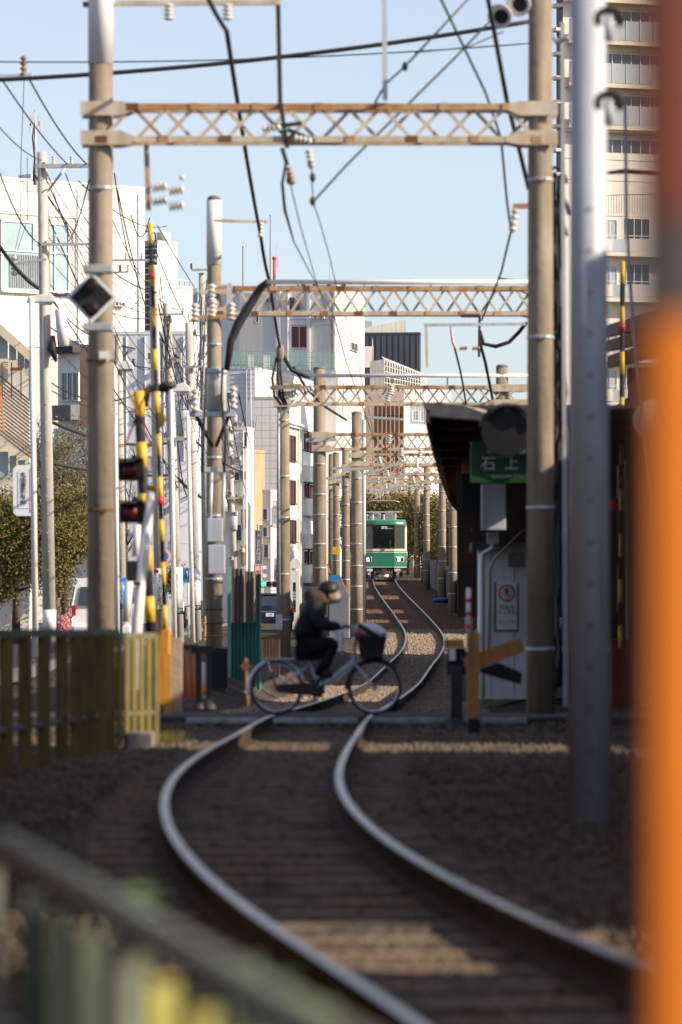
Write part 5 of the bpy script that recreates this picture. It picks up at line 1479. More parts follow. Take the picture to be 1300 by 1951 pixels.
# ------------------------------------------------------------------ small gear left of the track behind the crossing
cp = thing('conduit_group', 'cluster of orange red conduits under a small cover beside the fence', 'conduits', P(360, 1330, 140))
for x in (349, 360, 371):
    part('conduit', M['copper'], cp, lambda b: b.tube([P(x + 1, 1332, 140), P(x, 1300, 140), P(x - 2, 1234, 140)], 0.032, 10))
part('cover', M['rustdark'], cp, lambda b: b.box(P(358, 1232, 140), (0.3, 0.16, 0.06)))
part('side_plate', M['block'], cp, lambda b: b.frame_box(P(322, 1362, 141), (22 / 141, 0, 0), (0, .2, 0), (0, 0, 125 / 141)))
ip = thing('iron_stand', 'pair of black iron stands with a white insulator rod', 'iron stand', P(390, 1352, 142))
for x in (379, 399):
    part('stand', M['blackmetal'], ip, lambda b: b.bar(P(x, 1352, 142), P(x - 1, 1232, 142), 0.075).lathe(P(x, 1353, 142), [(.11, 0), (.1, .04), (.04, .12)], 10))
part('rod', M['white'], ip, lambda b: b.tube([P(389, 1330, 141), P(389, 1262, 141)], 0.03, 10))
part('rod_tip', M['copper'], ip, lambda b: b.tube([P(389, 1325, 141), P(389, 1305, 141)], 0.033, 10))
part('top_bar', M['blackmetal'], ip, lambda b: b.box(P(385, 1238, 142), (0.3, .12, .1)))
eb = thing('equipment_box', 'cream equipment box in a dark frame at the foot of the transformer post', 'box', P(415, 1310, 112))
part('door', M['creamwall'], eb, lambda b: b.box(P(415, 1273, 111), (0.21, 0.05, 0.54)))
part('case', M['black'], eb, lambda b: b.box(P(417, 1272, 112), (0.30, 0.2, 0.66)))
part('foot', M['blackmetal'], eb, lambda b: b.box(P(417, 1318, 112), (0.22, 0.16, 0.18)))
part('trim', M['rust'], eb, lambda b: b.bar(P(432, 1238, 110.5), P(433, 1308, 110.5), 0.02).bar(P(402, 1236, 110.5), P(433, 1236, 110.5), 0.02))
part('cable', M['rustdark'], eb, lambda b: b.tube([P(425, 1318, 110), P(440, 1322, 110), P(452, 1332, 110), P(454, 1345, 110)], 0.022, 8))
mk = thing('marker_stake', 'pale wooden stake with a rusty diamond plate beside the rear wheel', 'marker', P(472, 1345, 150))
part('stake', M['tan'], mk, lambda b: b.bar(P(474, 1348, 150), P(469, 1254, 150), 0.04))
part('plate', M['rustdark'], mk, lambda b: b.prism([P(456, 1270, 150.5), P(469, 1260, 150.5), P(480, 1270, 150.5), P(469, 1280, 150.5)], (0, .02, 0)))

# green corrugated fence
cf = thing('corrugated_fence', 'green corrugated sheet fence with brown upper panels beside the track', 'fence', P(465, 1310, 103))
def corr(b, x0, x1, y0, y1, s, n, amp=0.025):
    pts = []
    a, c = P(x0, 0, s), P(x1, 0, s)
    for i in range(n * 6 + 1):
        u = i / (n * 6)
        pts.append((a.x + (c.x - a.x) * u, a.y + amp * math.cos(2 * PI * u * n)))
    z0, z1 = CZ + (HOR - y1) / s, CZ + (HOR - y0) / s
    base = len(b.v)
    for (x, y) in pts: b.v += [(x, y, z0), (x, y, z1)]
    for i in range(len(pts) - 1):
        k = base + 2 * i
        b.f.append((k, k + 2, k + 3, k + 1)); b.sm.append(True); b.mi.append(0)
part('green_sheet', M['greensheet'], cf, lambda b: corr(b, 437, 498, 1186, 1322, 103, 9))
part('brown_sheet', M['brownsheet'], cf, lambda b: corr(b, 443, 466, 1083, 1186, 103.4, 3))
part('brown_sheet', M['brownsheet'], cf, lambda b: corr(b, 467, 485, 1088, 1186, 103.5, 3))
part('green_sheet', M['greensheet'], cf, lambda b: corr(b, 486, 498, 1092, 1186, 103.4, 2))
part('pale_sheet', M['galv'], cf, lambda b: corr(b, 472, 478, 1090, 1186, 103.1, 1))
part('corner_post', M['greenmesh'], cf, lambda b: b.bar(P(437, 1322, 103), P(437, 1080, 103), 0.07))
part('rail', M['rustdark'], cf, lambda b: b.bar(P(437, 1187, 102.6), P(498, 1187, 102.6), 0.03))
rf = thing('corrugated_fence', 'low rusty corrugated fence between green fence and gantry post', 'fence', P(515, 1260, 92))
part('sheet', M['rust'], rf, lambda b: corr(b, 499, 534, 1218, 1300, 92, 6))
part('cap', M['rustdark'], rf, lambda b: b.bar(P(498, 1216, 92), P(534, 1212, 92), 0.05))

# parapet of the ramp beside the rider
pr_ = thing('ramp_parapet', 'slate blue parapet with lattice capping rising beside the ramp', 'parapet', P(652, 1190, 66))
part('panel', mat('slate_parapet', (0.19, 0.205, 0.235), 0.8, var=0.12, scale=2, dirt=0.2), pr_, lambda b: b.prism([P(628, 1096, 66), P(645, 1095, 66), P(665, 1137, 66), P(665, 1215, 66), P(628, 1215, 66)], (0, 0.12, 0)))
part('blue_face', M['signblue'], pr_, lambda b: b.prism([P(627, 1096, 67), P(646, 1096, 67), P(650, 1104, 67), P(627, 1106, 67)], (0, 0.02, 0)))
part('edge_post', M['whitepipe'], pr_, lambda b: b.bar(P(665, 1215, 65.5), P(665, 1137, 65.5), 0.06).bar(P(630, 1190, 65.5), P(630, 1110, 65.5), 0.05))
part('capping', M['rust'], pr_, lambda b: b.bar(P(624, 1075, 65.7), P(630, 1092, 65.7), 0.05).bar(P(646, 1095, 65.7), P(665, 1136, 65.7), 0.06))
wc = thing('white_cabinet', 'rounded white cabinet behind the rider beside the gantry post', 'cabinet', P(645, 1240, 74))
part('case', M['wallboard'], wc, lambda b: b.box(P(645, 1222, 74), (0.26, 0.3, 0.58)), bevel=0.05)
part('door_line', M['greysteel'], wc, lambda b: b.box(P(645, 1222, 74.4) - Vector((0, .14, 0)), (0.01, 0.02, 0.5)))

# boundary fence and retaining edge right of the ramp
bf = thing('boundary_fence', 'dark grey ribbed boundary fence right of the ramp', 'fence', (track_x(150) + 2.6, 150, track_z(150)))
fence_pts = [(P(884, 0, 60).x + 0.45, 133), (P(866, 0, 53).x + 0.25, 150), (P(845, 0, 46).x + 0.25, 174), (P(822, 0, 41).x + .2, 195), (P(800, 0, 36).x + 0.1, 222)]
for i in range(len(fence_pts) - 1):
    (xa, ya), (xb, yb) = fence_pts[i], fence_pts[i + 1]
    n = 34
    b = MB(); pts = []
    for k in range(n * 2 + 1):
        u = k / (n * 2)
        q = ya + (yb - ya) * u
        pts.append((xa + (xb - xa) * u + (0.05 if k % 2 else -0.02), q, max(ground_z(xa + (xb - xa) * u, q), track_z(q) - 0.3)))
    for (x, y, z) in pts: b.v += [(x, y, z - 0.5), (x, y, z + 1.28)]
    for k in range(len(pts) - 1):
        j = 2 * k; b.f.append((j, j + 2, j + 3, j + 1)); b.sm.append(False); b.mi.append(0)
    b.build('ribbed_sheet', M['corrugate'], bf)
    part('fence_post', M['galv'], bf, lambda b: b.bar((xa, ya, pts[0][2] - .4), (xa, ya, pts[0][2] + 1.4), 0.06))
# net and tarp at the foot of that fence
nt_ = MB()
for k in range(260):
    q = random.uniform(118, 152); x = track_x(q) + random.uniform(1.9, 2.5)
    p = Vector((x, q, ground_z(x, q) + random.uniform(0, 0.28)))
    d = Vector((random.uniform(-.3, .3), random.uniform(-.5, .5), random.uniform(-.15, .15)))
    nt_.tube([p, p + d * .5 + Vector((0, 0, .05)), p + d], 0.018, 4)
tag(nt_.build('safety_net', M['netgreen']), 'crumpled dark green net along the foot of the boundary fence', 'net', kind='stuff')
tp = MB(); c = P(838, 1135, 47); tp.ball((c.x + .1, c.y, ground_z(c.x + .1, c.y) + .1), 0.3, 12, 8, (1.3, 1.6, 0.4))
tag(tp.build('tarp_bundle', M['bluetarp']), 'small blue tarp bundle on the bank below the fence', 'tarp')

# ------------------------------------------------------------------ fences at the left and in the foreground
def plank_fence(label, pts, hgt, pitch, width, m, railm, thick=0.02, tops=True, faces=None):
    (xa, ya), (xb, yb) = pts
    t = thing('plank_fence', label, 'fence', (xa, ya, ground_z(xa, ya)))
    d = Vector((xb - xa, yb - ya, 0)); L = d.length; u = d.normalized(); nrm = Vector((-u.y, u.x, 0))
    n = int(L / pitch)
    for i in range(n + 1):
        p = Vector((xa, ya, 0)) + u * (pitch * (i + 0.5))
        if p.y > max(ya, yb) + .01: break
        zg = track_z(min(max(p.y, 6), 400)) - 0.17
        o = MB(); o.frame_box(p - u * width / 2 + Vector((0, 0, zg + 0.04)), u * width, nrm * thick, Vector((0, 0, hgt - 0.06)))
        o.build('slat', m, t, bevel=0.004)
    z = lambda q: track_z(min(max(q, 6), 400)) - 0.17
    for h_, w in ((hgt - 0.03, 0.06), (0.35, 0.04)):
        o = MB(); o.bar(Vector((xa, ya, z(ya) + h_)) + nrm * .03, Vector((xb, yb, z(yb) + h_)) + nrm * .03, 0.05, w); o.build('rail', railm, t)
    for f in np.linspace(0, 1, max(2, int(L / 2) + 1)):
        p = Vector((xa, ya, 0)).lerp(Vector((xb, yb, 0)), f) + nrm * 0.06
        o = MB(); o.bar(p + Vector((0, 0, z(p.y) - .2)), p + Vector((0, 0, z(p.y) + hgt)), 0.06); o.build('post', railm, t)
    return t
pA, pB, pC = (-2.72, 30.5), ((222 - 650) / 200, 40.0), ((302 - 650) / 196, 40.6)
fa = thing('plank_fence', 'dark olive board fence running along the left side in shade', 'fence', (pA[0], pA[1], 0))
for (x, w) in ((-22, 30), (12, 29), (47, 28), (83, 27), (118, 26), (145, 25), (168, 25), (190, 24), (208, 24)):
    u = (x + 30) / 260; s_ = 250 + (200 - 250) * u
    q = P(x, 0, s_); zg = track_z(q.y) - .17
    part('board', M['fence'], fa, lambda b: b.box((q.x, q.y, zg + .56), (w / s_, .03, 1.10), rz=R(8)), bevel=.004)
ra_, rb_ = P(-30, 0, 250), P(222, 0, 200)
for h_, w in ((1.12, .07), (.36, .04)):
    part('rail', M['fencerail'], fa, lambda b: b.bar((ra_.x, ra_.y + .05, track_z(32) - .17 + h_), (rb_.x, rb_.y + .05, track_z(40) - .17 + h_), .05, w))
plank_fence('sunlit olive plank fence end facing the camera at the crossing', (pB, pC), 1.12, 0.126, 0.085, M['fence'], M['fencerail'])
o = MB(); c = P(270, 1392, 198); o.frame_box((P(246, 0, 198).x, c.y - 0.35, track_z(40) - .3), (48 / 198, 0, 0), (0, .3, 0), (0, 0, .3)); tag(o.build('concrete_block', M['block'], bevel=0.01), 'rough concrete footing block under the sunlit fence end', 'block')
nf = thing('plank_fence', 'blurred green and yellow board fence in the near left foreground', 'fence', (.1, 4.25, -.2))
na, nb_ = Vector((.10, 4.25, 0)), Vector((-.72, 8.87, 0))
zg = track_z(6) - .17
M['fence_shaded'] = mat('dark_green_fence_painted_shade', (0.05, 0.065, 0.045), 0.7, var=0.3, scale=3, dirt=0.3)  # shade on some near boards, put into a darker colour
for (f, w_, m_) in ((.06, .045, 'fence_green'), (.16, .045, 'fence_shaded'), (.27, .046, 'fence_green'), (.365, .036, 'fence_green'), (.46, .048, 'fence_green'), (.56, .052, 'fence_shaded'), (.66, .05, 'fence_shaded'), (.76, .05, 'fence_shaded'), (.87, .05, 'fence_shaded')):
    p_ = na.lerp(nb_, f)
    part('board', M[m_], nf, lambda b: b.box((p_.x + .004, p_.y, zg + .45), (w_, .02, .90), rz=R(24)), bevel=.003)
part('top_rail', M['fencerail'], nf, lambda b: b.tube([na + Vector((0, 0, zg + .965)), nb_ + Vector((0, 0, zg + .965))], .030, 12))
part('lower_rail', M['fencerail'], nf, lambda b: b.tube([na + Vector((-.03, 0, zg + .62)), nb_ + Vector((-.03, 0, zg + .62))], .018, 10))
for f in (.02, .5, .98):
    p_ = na.lerp(nb_, f)
    part('post', M['fencerail'], nf, lambda b: b.tube([p_ + Vector((-.03, 0, zg - .1)), p_ + Vector((-.03, 0, zg + .97))], .022, 10))
plank_fence('long olive fence stretch along the left frame edge', ((-0.80, 9.2), (-2.72, 30.3)), 0.98, 0.155, 0.10, M['fence'], M['fencerail'])
gr = MB()
for k in range(260):
    x = P(318, 0, 190).x + random.gauss(0, .10); y = FPX / 190 + random.gauss(0, .2); z = ground_z(x, y)
    h = random.uniform(.05, .16); dx, dy = random.uniform(-.06, .06), random.uniform(-.06, .06)
    gr.poly([(x - .006, y, z), (x + .006, y, z), (x + dx, y + dy, z + h)])
tag(gr.build('grass', LEAF_OLIVE), 'small tuft of green grass beside the fence footing', 'grass', kind='stuff')
# tall weeds growing through the near fence
wd = MB()
for (px, py, Yw, n_) in ((255, 1705, 6.9, 26), (445, 1830, 6.4, 34), (590, 1915, 6.0, 34), (530, 1885, 6.2, 10)):
    s_ = FPX / Yw
    tip = P(px, py, s_); x0, y0 = tip.x, tip.y
    zg_ = ground_z(x0, y0)
    for k in range(5):
        wd.tube([(x0 + random.gauss(0, .02), y0 + random.gauss(0, .03), zg_), (x0 + random.gauss(0, .02), y0, (zg_ + tip.z) / 2), (x0 + random.gauss(0, .02), y0, tip.z)], .003, 5)
    for k in range(n_):
        c_ = Vector((x0 + random.gauss(0, .012), y0 + random.gauss(0, .03), tip.z - abs(random.gauss(0, .03))))
        a = random.uniform(0, 2 * PI); L_ = random.uniform(.02, .045)
        d1 = Vector((math.cos(a), math.sin(a), random.uniform(-.5, .6))) * L_; d2 = Vector((-math.sin(a), math.cos(a), .3)) * L_ * .4
        wd.poly([c_, c_ + d1 * .5 + d2, c_ + d1, c_ + d1 * .5 - d2])
M['weed'] = mat('weed_green', (0.16, 0.24, 0.11), 0.7, var=0.3, scale=4)
tag(wd.build('weeds', M['weed']), 'tall green weeds growing through the near left fence', 'weeds', kind='stuff')

# the huge out-of-focus orange post at the right edge
SO = 2250.0
op = thing('orange_post', 'out of focus orange crossing post at the right frame edge', 'post', ((1290 - 650) / SO, FPX / SO, -.3))
ox, oy = (1294 - 650) / SO, FPX / SO
AO = R(17)
def opost(b, z0, z1, w):
    b.box((ox, oy, (z0 + z1) / 2), (w, w, z1 - z0), rz=AO)
zA, zB = CZ + (HOR - 610) / SO, CZ + (HOR - 425) / SO
part('post', M['orange'], op, lambda b: opost(b, -.3, zA, .062), bevel=.004)
part('painted_shade_side', M['flange'], op, lambda b: b.box((ox - .033 * math.cos(AO), oy - .033 * math.sin(AO), (zA - .3) / 2), (.004, .062, zA + .3), rz=AO))  # thin dark sheet standing for the shade on the left face
part('clamp', M['roofdark'], op, lambda b: opost(b, zA, zB, .066), bevel=.004)
part('painted_shade_top', M['redbrown'], op, lambda b: opost(b, zB, 2.9, .066), bevel=.004)  # shade on the upper post put into a dark red-brown colour
# ------------------------------------------------------------------ buildings
class Face:
    """a flat wall: origin at its left bottom, u to the right, z up, n outwards; px() maps photo pixels onto it"""
    def __init__(self, o, u, W, n, x0, x1, s):
        self.o, self.u, self.W, self.n, self.x0, self.x1, self.s = Vector(o), Vector(u), W, Vector(n), x0, x1, s
    def at(self, x, y, d=0.0):
        f = (x - self.x0) / (self.x1 - self.x0)
        p = self.o + self.u * (self.W * f) + self.n * d
        p.z = CZ + (HOR - y) / self.s
        return p
    def slab(self, b, x0, x1, y0, y1, d0=0.0, d1=0.06):
        """block proud of the wall between pixel columns x0..x1, rows y0 (top)..y1"""
        p = self.at(x0, y1, d0); q = self.at(x1, y1, d0)
        b.frame_box(p, q - p, self.n * (d1 - d0), Vector((0, 0, (y1 - y0) / self.s)))

def block(label, x0, xs, x1, y0, s, th=22.0, front=None, side=None, name='building', cat='building', ybase=None, depth=None, roofm=None, parapet=True, y_low=None):
    """x0..xs is the front wall, xs..x1 the right wall; th: how far the block is turned"""
    t_ = R(th)
    C = P(xs, 0, s); C.z = 0
    fu = Vector((-math.cos(t_), math.sin(t_), 0)); fn = Vector((-math.sin(t_), -math.cos(t_), 0))
    su = Vector((math.sin(t_), math.cos(t_), 0)); sn = Vector((math.cos(t_), -math.sin(t_), 0))
    Wf = max((xs - x0) / s / max(math.cos(t_), .05), 0.05 if xs > x0 else 0)
    Wd = max((x1 - xs) / s / max(math.sin(t_), .05), 0.05 if x1 > xs else 0)
    if Wf == 0: Wf = depth or 8.0
    if Wd == 0: Wd = depth or 8.0
    zt = CZ + (HOR - y0) / s; zb = -0.4 if y_low is None else CZ + (HOR - y_low) / s
    root = thing(name, label, cat, (C.x, C.y, zb))
    A, B, D_ = C + fu * Wf, C, C + su * Wd
    E_ = A + su * Wd
    up = Vector((0, 0, zt - zb))
    def z(v, k): return Vector((v.x, v.y, k))
    part('wall', front or M['greywall'], root, lambda b: b.quad(z(A, zb), z(B, zb), z(B, zt), z(A, zt)).quad(z(E_, zb), z(A, zb), z(A, zt), z(E_, zt)))
    part('wall', side or M['creamwall'], root, lambda b: b.quad(z(B, zb), z(D_, zb), z(D_, zt), z(B, zt)).quad(z(D_, zb), z(E_, zb), z(E_, zt), z(D_, zt)))
    part('roof', roofm or M['kerbstone'], root, lambda b: b.quad(z(A, zt - .02), z(B, zt - .02), z(D_, zt - .02), z(E_, zt - .02)))
    if parapet:
        def par(b):
            w = 0.18
            b.frame_box(z(A, zt - .01) + fn * .04, (B - A) - fn * 0 , -fn * (w), Vector((0, 0, .16)))
            b.frame_box(z(B, zt - .014) + sn * .04, (D_ - B), -sn * w, Vector((0, 0, .158)))
        part('parapet', front or M['greywall'], root, par)
    F = Face(A, (B - A).normalized(), Wf, fn, x0, xs, s) if xs > x0 else None
    S = Face(B, su, Wd, sn, xs, x1, s) if x1 > xs else None
    return root, F, S

def window(root, F, x0, x1, y0, y1, gm=None, frame=None, cols=2, rows=1, sill=True, deep=0.0):
    frame = frame or M['aluminium']
    w = part('window', gm or M['glass'], root, lambda b: F.slab(b, x0, x1, y0, y1, 0.0, 0.03))
    px = 1.0 / F.s * 0
    t = 0.05 * F.s
    def fr(b):
        F.slab(b, x0 - t, x1 + t, y0 - t, y0, 0.0, 0.08); F.slab(b, x0 - t, x0, y0, y1, 0.0, 0.082); F.slab(b, x1, x1 + t, y0, y1, 0.0, 0.082)
        for c in range(1, cols):
            xx = x0 + (x1 - x0) * c / cols; F.slab(b, xx - t * .5, xx + t * .5, y0, y1, 0.03, 0.07)
        for r_ in range(1, rows):
            yy = y0 + (y1 - y0) * r_ / rows; F.slab(b, x0, x1, yy - t * .5, yy + t * .5, 0.03, 0.066)
    part('frame', frame, w, fr)
    if sill: part('sill', frame, w, lambda b: F.slab(b, x0 - t * 1.5, x1 + t * 1.5, y1, y1 + t, 0.0, 0.14))
    return w

def panels(root, F, x0, x1, y0, y1, nx, ny, m, name='panel', gap=1.0, d=0.02, skip=None, rnd=0.006):
    """wall covered with separate panels leaving recessed joints"""
    dx, dy = (x1 - x0) / nx, (y1 - y0) / ny
    for i in range(nx):
        for j in range(ny):
            a, b_, c, e = x0 + i * dx + gap / 2, x0 + (i + 1) * dx - gap / 2, y0 + j * dy + gap / 2, y0 + (j + 1) * dy - gap / 2
            if skip and any(a < q[1] and b_ > q[0] and c < q[3] and e > q[2] for q in skip): continue
            part(name, m, root, lambda b: F.slab(b, a, b_, c, e, 0.0, d + random.uniform(0, rnd)))

def ac_unit(root, F, x, y, w=7, h=6):
    u = part('air_conditioner', M['creamwall'], root, lambda b: F.slab(b, x, x + w, y, y + h, .05, .4))
    c = F.at(x + w * .4, y + h * .5, .4)
    part('fan_grille', M['louvre'], u, lambda b: b.lathe(c, [(h / F.s * .38, 0), (h / F.s * .34, .02)], 14, F.n))
    return u
def pipe(root, F, x, y0, y1, m=None, r=.05):
    return part('drainpipe', m or M['greysteel'], root, lambda b: b.tube([F.at(x, y0, .08), F.at(x + .3, (y0 + y1) / 2, .08), F.at(x, y1, .08)], r, 7))

# --- the white tiled building at the left
wb, _, S = block('large white tiled building with a green tinted corner window', -70, -70, 263, 336, 35, 52, M['whitetile'], M['joint'])
panels(wb, S, -70, 263, 338, 655, 18, 15, M['whitetile'], 'facade_panel', gap=0.5, d=0.05, skip=((-4, 124, 412, 548),))
wn_ = part('corner_window', M['glassgreen'], wb, lambda b: S.slab(b, -4, 121, 416, 546, 0, 0.03))
for (a, b_, c, e) in ((-4, 123, 413, 417), (-4, 123, 470, 473), (119, 123, 413, 548), (-4, 0, 413, 548), (93, 95, 417, 546), (54, 65, 417, 470), (-4, 123, 545, 549)):
    part('mullion', M['aluminium'], wn_, lambda b: S.slab(b, a, b_, c, e, 0.03, 0.10 + 0.002 * (a > 50)))
part('balustrade', M['galv'], wn_, lambda b: [S.slab(b, x, x + .8, 478, 543, .05, .09) for x in np.arange(12, 76, 3.2)])
part('lower_ledge', M['creamwall'], wn_, lambda b: S.slab(b, -4, 124, 549, 553, 0, .3))
part('roof_house', M['whitewall'], wb, lambda b: S.slab(b, 56, 66, 320, 337, -1.5, -.2))
part('roof_notch', M['glassgrey'], wb, lambda b: S.slab(b, 36, 72, 335, 356, 0.03, 0.075))
part('roof_notch', M['glassgrey'], wb, lambda b: S.slab(b, 148, 172, 333, 364, 0.03, 0.075))
pipe(wb, S, 250, 345, 650); pipe(wb, S, 136, 345, 650, M['galv'], .03)
for (x, y) in ((200, 560), (212, 560), (170, 600)):
    ac_unit(wb, S, x, y, 9, 9)
an = thing('antenna_mast', 'slim cell antenna mast with panel antennas on the white roof', 'antenna', P(67, 340, 36))
part('mast', M['galv'], an, lambda b: b.tube([P(67, 352, 36), P(67, 208, 36)], [0.09, 0.05], 8))
for (x, y) in ((59, 230), (73, 230), (64, 222), (76, 240), (57, 245)):
    part('panel_antenna', M['whitepipe'], an, lambda b: b.box(P(x, y, 36.2), (0.12, 0.1, 0.55)))
part('cable', M['cable'], an, lambda b: b.tube([P(65, 240, 36.1), P(62, 262, 36.1), P(66, 300, 36.1), P(63, 345, 36.1)], 0.04, 6))

# --- buildings right behind it
b2, F, S = block('white rooftop plant block with dark louvres beside the tiled building', 263, 300, 336, 462, 32, 40, M['joint'], M['whitewall'])
part('louvre_screen', M['louvre'], b2, lambda b: F.slab(b, 265, 299, 468, 640, 0, .05))
for k in range(14):
    part('louvre', M['greysteel'], b2, lambda b: F.slab(b, 265, 299, 472 + k * 12, 475 + k * 12, .05, .12))
part('water_tank', M['creamwall'], b2, lambda b: b.lathe(P(312, 462, 31.5), [(.42, 0), (.42, .55), (.35, .62)], 18))
part('roof_pipe', M['cable'], b2, lambda b: b.tube([P(266, 446, 32.5), P(280, 440, 32.5), P(296, 444, 32.5), P(297, 460, 32.5)], .05, 8))
b3, F, S = block('pale pink rendered block behind the leaning street poles', 296, 300, 372, 546, 33, 45, M['pinkwall'], M['pinkwall'])
part('roof_rail', M['galv'], b3, lambda b: [S.slab(b, x, x + 1, 530, 547, -.2, -.15) for x in range(300, 372, 9)] + [S.slab(b, 300, 372, 529, 531, -.2, -.15)])
b4, F, S = block('pale blue grey flat wall behind the crossing signal', 205, 372, 380, 636, 36, 6, M['greywall'], M['greywall'])
panels(b4, F, 207, 371, 640, 1100, 6, 9, M['greywall'], 'wall_panel', gap=0.7, d=0.03)
for (x, y) in ((345, 752), (283, 870), (300, 950), (356, 760)):
    window(b4, F, x - 8, x + 8, y, y + 26, cols=2)
for (x, y) in ((300, 700), (320, 820), (290, 990), (352, 900), (330, 960)):
    ac_unit(b4, F, x, y, 8, 7)
for x in (240, 276, 312, 350):
    pipe(b4, F, x, 640, 1100)
for (x, y) in ((230, 720), (262, 780), (312, 890), (240, 1010), (335, 1030)):
    window(b4, F, x - 7, x + 7, y, y + 20, M['glassgrey'], M['aluminium'], 2)
part('graffiti_cable', M['cable'], b4, lambda b: b.tube([F.at(235 + 8 * math.cos(t), 668 + 9 * math.sin(t), .1) for t in np.linspace(0, 5, 12)] + [F.at(258, 664, .1)], .04, 6))
b6, F, S = block('white house with brown tiled corner behind the bare tree', 108, 152, 190, 655, 42, 40, M['whitewall'], M['brownwall'])
window(b6, F, 118, 150, 710, 762, M['glass'], M['whitepipe'], 3, 1)
part('eave', M['roofdark'], b6, lambda b: F.slab(b, 106, 153, 660, 672, 0, .5))
part('balcony', M['kerbstone'], b6, lambda b: F.slab(b, 110, 152, 772, 800, 0, .6))
b6b, F, S = block('low white house with snow white roof edge behind the evergreen tree', 100, 176, 200, 822, 46, 30, M['whitewall'], M['whitewall'], ybase=1000)

# --- stair tower with diagonal slats at the left edge
st = thing('stair_building', 'concrete stair building with diagonal slatted balustrade at the left edge', 'building', P(20, 1200, 58))
SS = 58
part('back_wall', M['creamwall'], st, lambda b: b.frame_box(P(-60, 1240, SS) + Vector((0, .8, 0)), (112 / SS, 0, 0), (0, 3, 0), (0, 0, 560 / SS)))
for (p0, p1, h) in (((-20, 598), (62, 672), 22), ((-20, 806), (62, 850), 24)):
    part('stringer', M['balcony'], st, lambda b: b.prism([P(*p0, SS), P(*p1, SS), P(p1[0], p1[1] + h, SS), P(p0[0], p0[1] + h, SS)], (0, .5, 0)))
for (x, y, w, h) in ((-4, 632, 19, 50), (16, 645, 15, 40), (32, 660, 14, 40), (46, 675, 14, 40), (-4, 860, 20, 50), (17, 868, 14, 44), (33, 876, 14, 40)):
    part('panel', M['palegreen'], st, lambda b: b.frame_box(P(x, y + h, SS) + Vector((0, .3, 0)), (w / SS * .9, 0, 0), (0, .1, 0), (0, 0, h / SS)))
for k in range(15):
    y0 = 722 + k * 7.2
    part('slat', M['brownsheet'], st, lambda b: b.bar(P(-5, y0, SS + .6), P(62, y0 + 52, SS + .6), 0.04, 0.055))
part('handrail', M['blackmetal'], st, lambda b: b.bar(P(-5, 712, SS + .8), P(62, 768, SS + .8), .05))
part('corner_post', M['copper'], st, lambda b: b.bar(P(0, 735, SS + .9), P(7, 822, SS + .9), .06))
for x in (4, 22, 40, 56):
    part('baluster', M['rustdark'], st, lambda b: b.bar(P(x, 690, SS + .3), P(x, 760, SS + .3), .04))
part('lattice_window', M['tan'], st, lambda b: [b.box(P(9, 690 + k * 4, SS) + Vector((0, .2, 0)), (.18, .04, .03)) for k in range(4)])
part('soffit_light', M['amber'], st, lambda b: b.box(P(30, 702, SS) + Vector((0, .3, 0)), (.4, .1, .1)))

# --- central tower and podium
tw, F, S = block('tall pale tower with a brown blind window and antennas above the gantries', 499, 641, 696, 546, 26, 13, M['greywall'], M['creamwall'])  # cool grey front and cream side carry shade and sunlight in their colour
window(tw, F, 552, 573, 566, 590, cols=2)
window(tw, F, 556, 585, 621, 661, M['blind'], M['whitepipe'], 2, 1)
for (x0, x1) in ((548, 550), (586, 592), (637, 640), (527, 535)):
    part('pilaster', M['greywall'], tw, lambda b: F.slab(b, x0, x1, 548, 705, 0, .25))
for (x0, x1, y) in ((550, 640, 616), (550, 640, 605)):
    part('ledge', M['greywall'], tw, lambda b: F.slab(b, x0, x1, y, y + 2, 0, .12))
part('recess_panel', M['whitewall'], tw, lambda b: F.slab(b, 593, 637, 620, 690, 0, .04))
part('recess_panel', M['whitewall'], tw, lambda b: F.slab(b, 551, 585, 608, 617, 0, .05))
window(tw, S, 668, 680, 646, 659, cols=2)
pipe(tw, F, 632, 550, 704, M['joint']); pipe(tw, F, 588, 550, 704, M['joint'])
window(tw, F, 506, 520, 566, 574, cols=2); ac_unit(tw, F, 600, 600, 8, 7); ac_unit(tw, F, 612, 600, 8, 7)
panels(tw, S, 642, 695, 550, 760, 3, 8, M['creamwall'], 'wall_panel', gap=0.35, d=0.03, skip=((665, 683, 643, 662),))
for (x, y) in ((578, 548), (600, 548), (627, 548), (655, 546)):
    part('roof_fitting', M['blackmetal'], tw, lambda b: b.box(P(x, y - 4, 26), (.3, .3, .25)))
tw2, F, S = block('lower cream wing left of the pale tower', 405, 456, 500, 560, 27, 45, M['greywall'], M['creamwall'])  # grey front and cream side: shade and sun put into the walls
window(tw2, S, 485, 490, 600, 612, cols=1)
window(tw2, F, 412, 420, 568, 576, cols=1)
for (x, y0, y1, m, r_) in ((463, 470, 560, M['rustdark'], .035), (515, 410, 560, M['rustdark'], .03), (523, 492, 548, M['antred'], .10), (528, 466, 500, M['galv'], .02), (629, 500, 548, M['galv'], .025)):
    an_ = MB(); an_.tube([P(x, y1 + 10, 26.5), P(x, y0, 26.5)], r_, 8)
    an_.ball(P(x, y0, 26.5), r_ * 1.6, 8, 6)
    tag(an_.build('antenna', m), {463: 'thin dark antenna rod on the cream wing roof', 515: 'tallest thin antenna rod beside the red mast', 523: 'short red mast on the tower roof', 528: 'very thin whip on top of the red mast', 629: 'thin grey whip on the right half of the tower roof'}[x], 'antenna')
pd, F, S = block('podium with horizontal cladding below the tower, shade grey front and sunlit cream side', 425, 486, 720, 702, 28, 11, M['greywall'], M['creamwall'])  # front coloured grey for shade, side coloured cream for sunlight
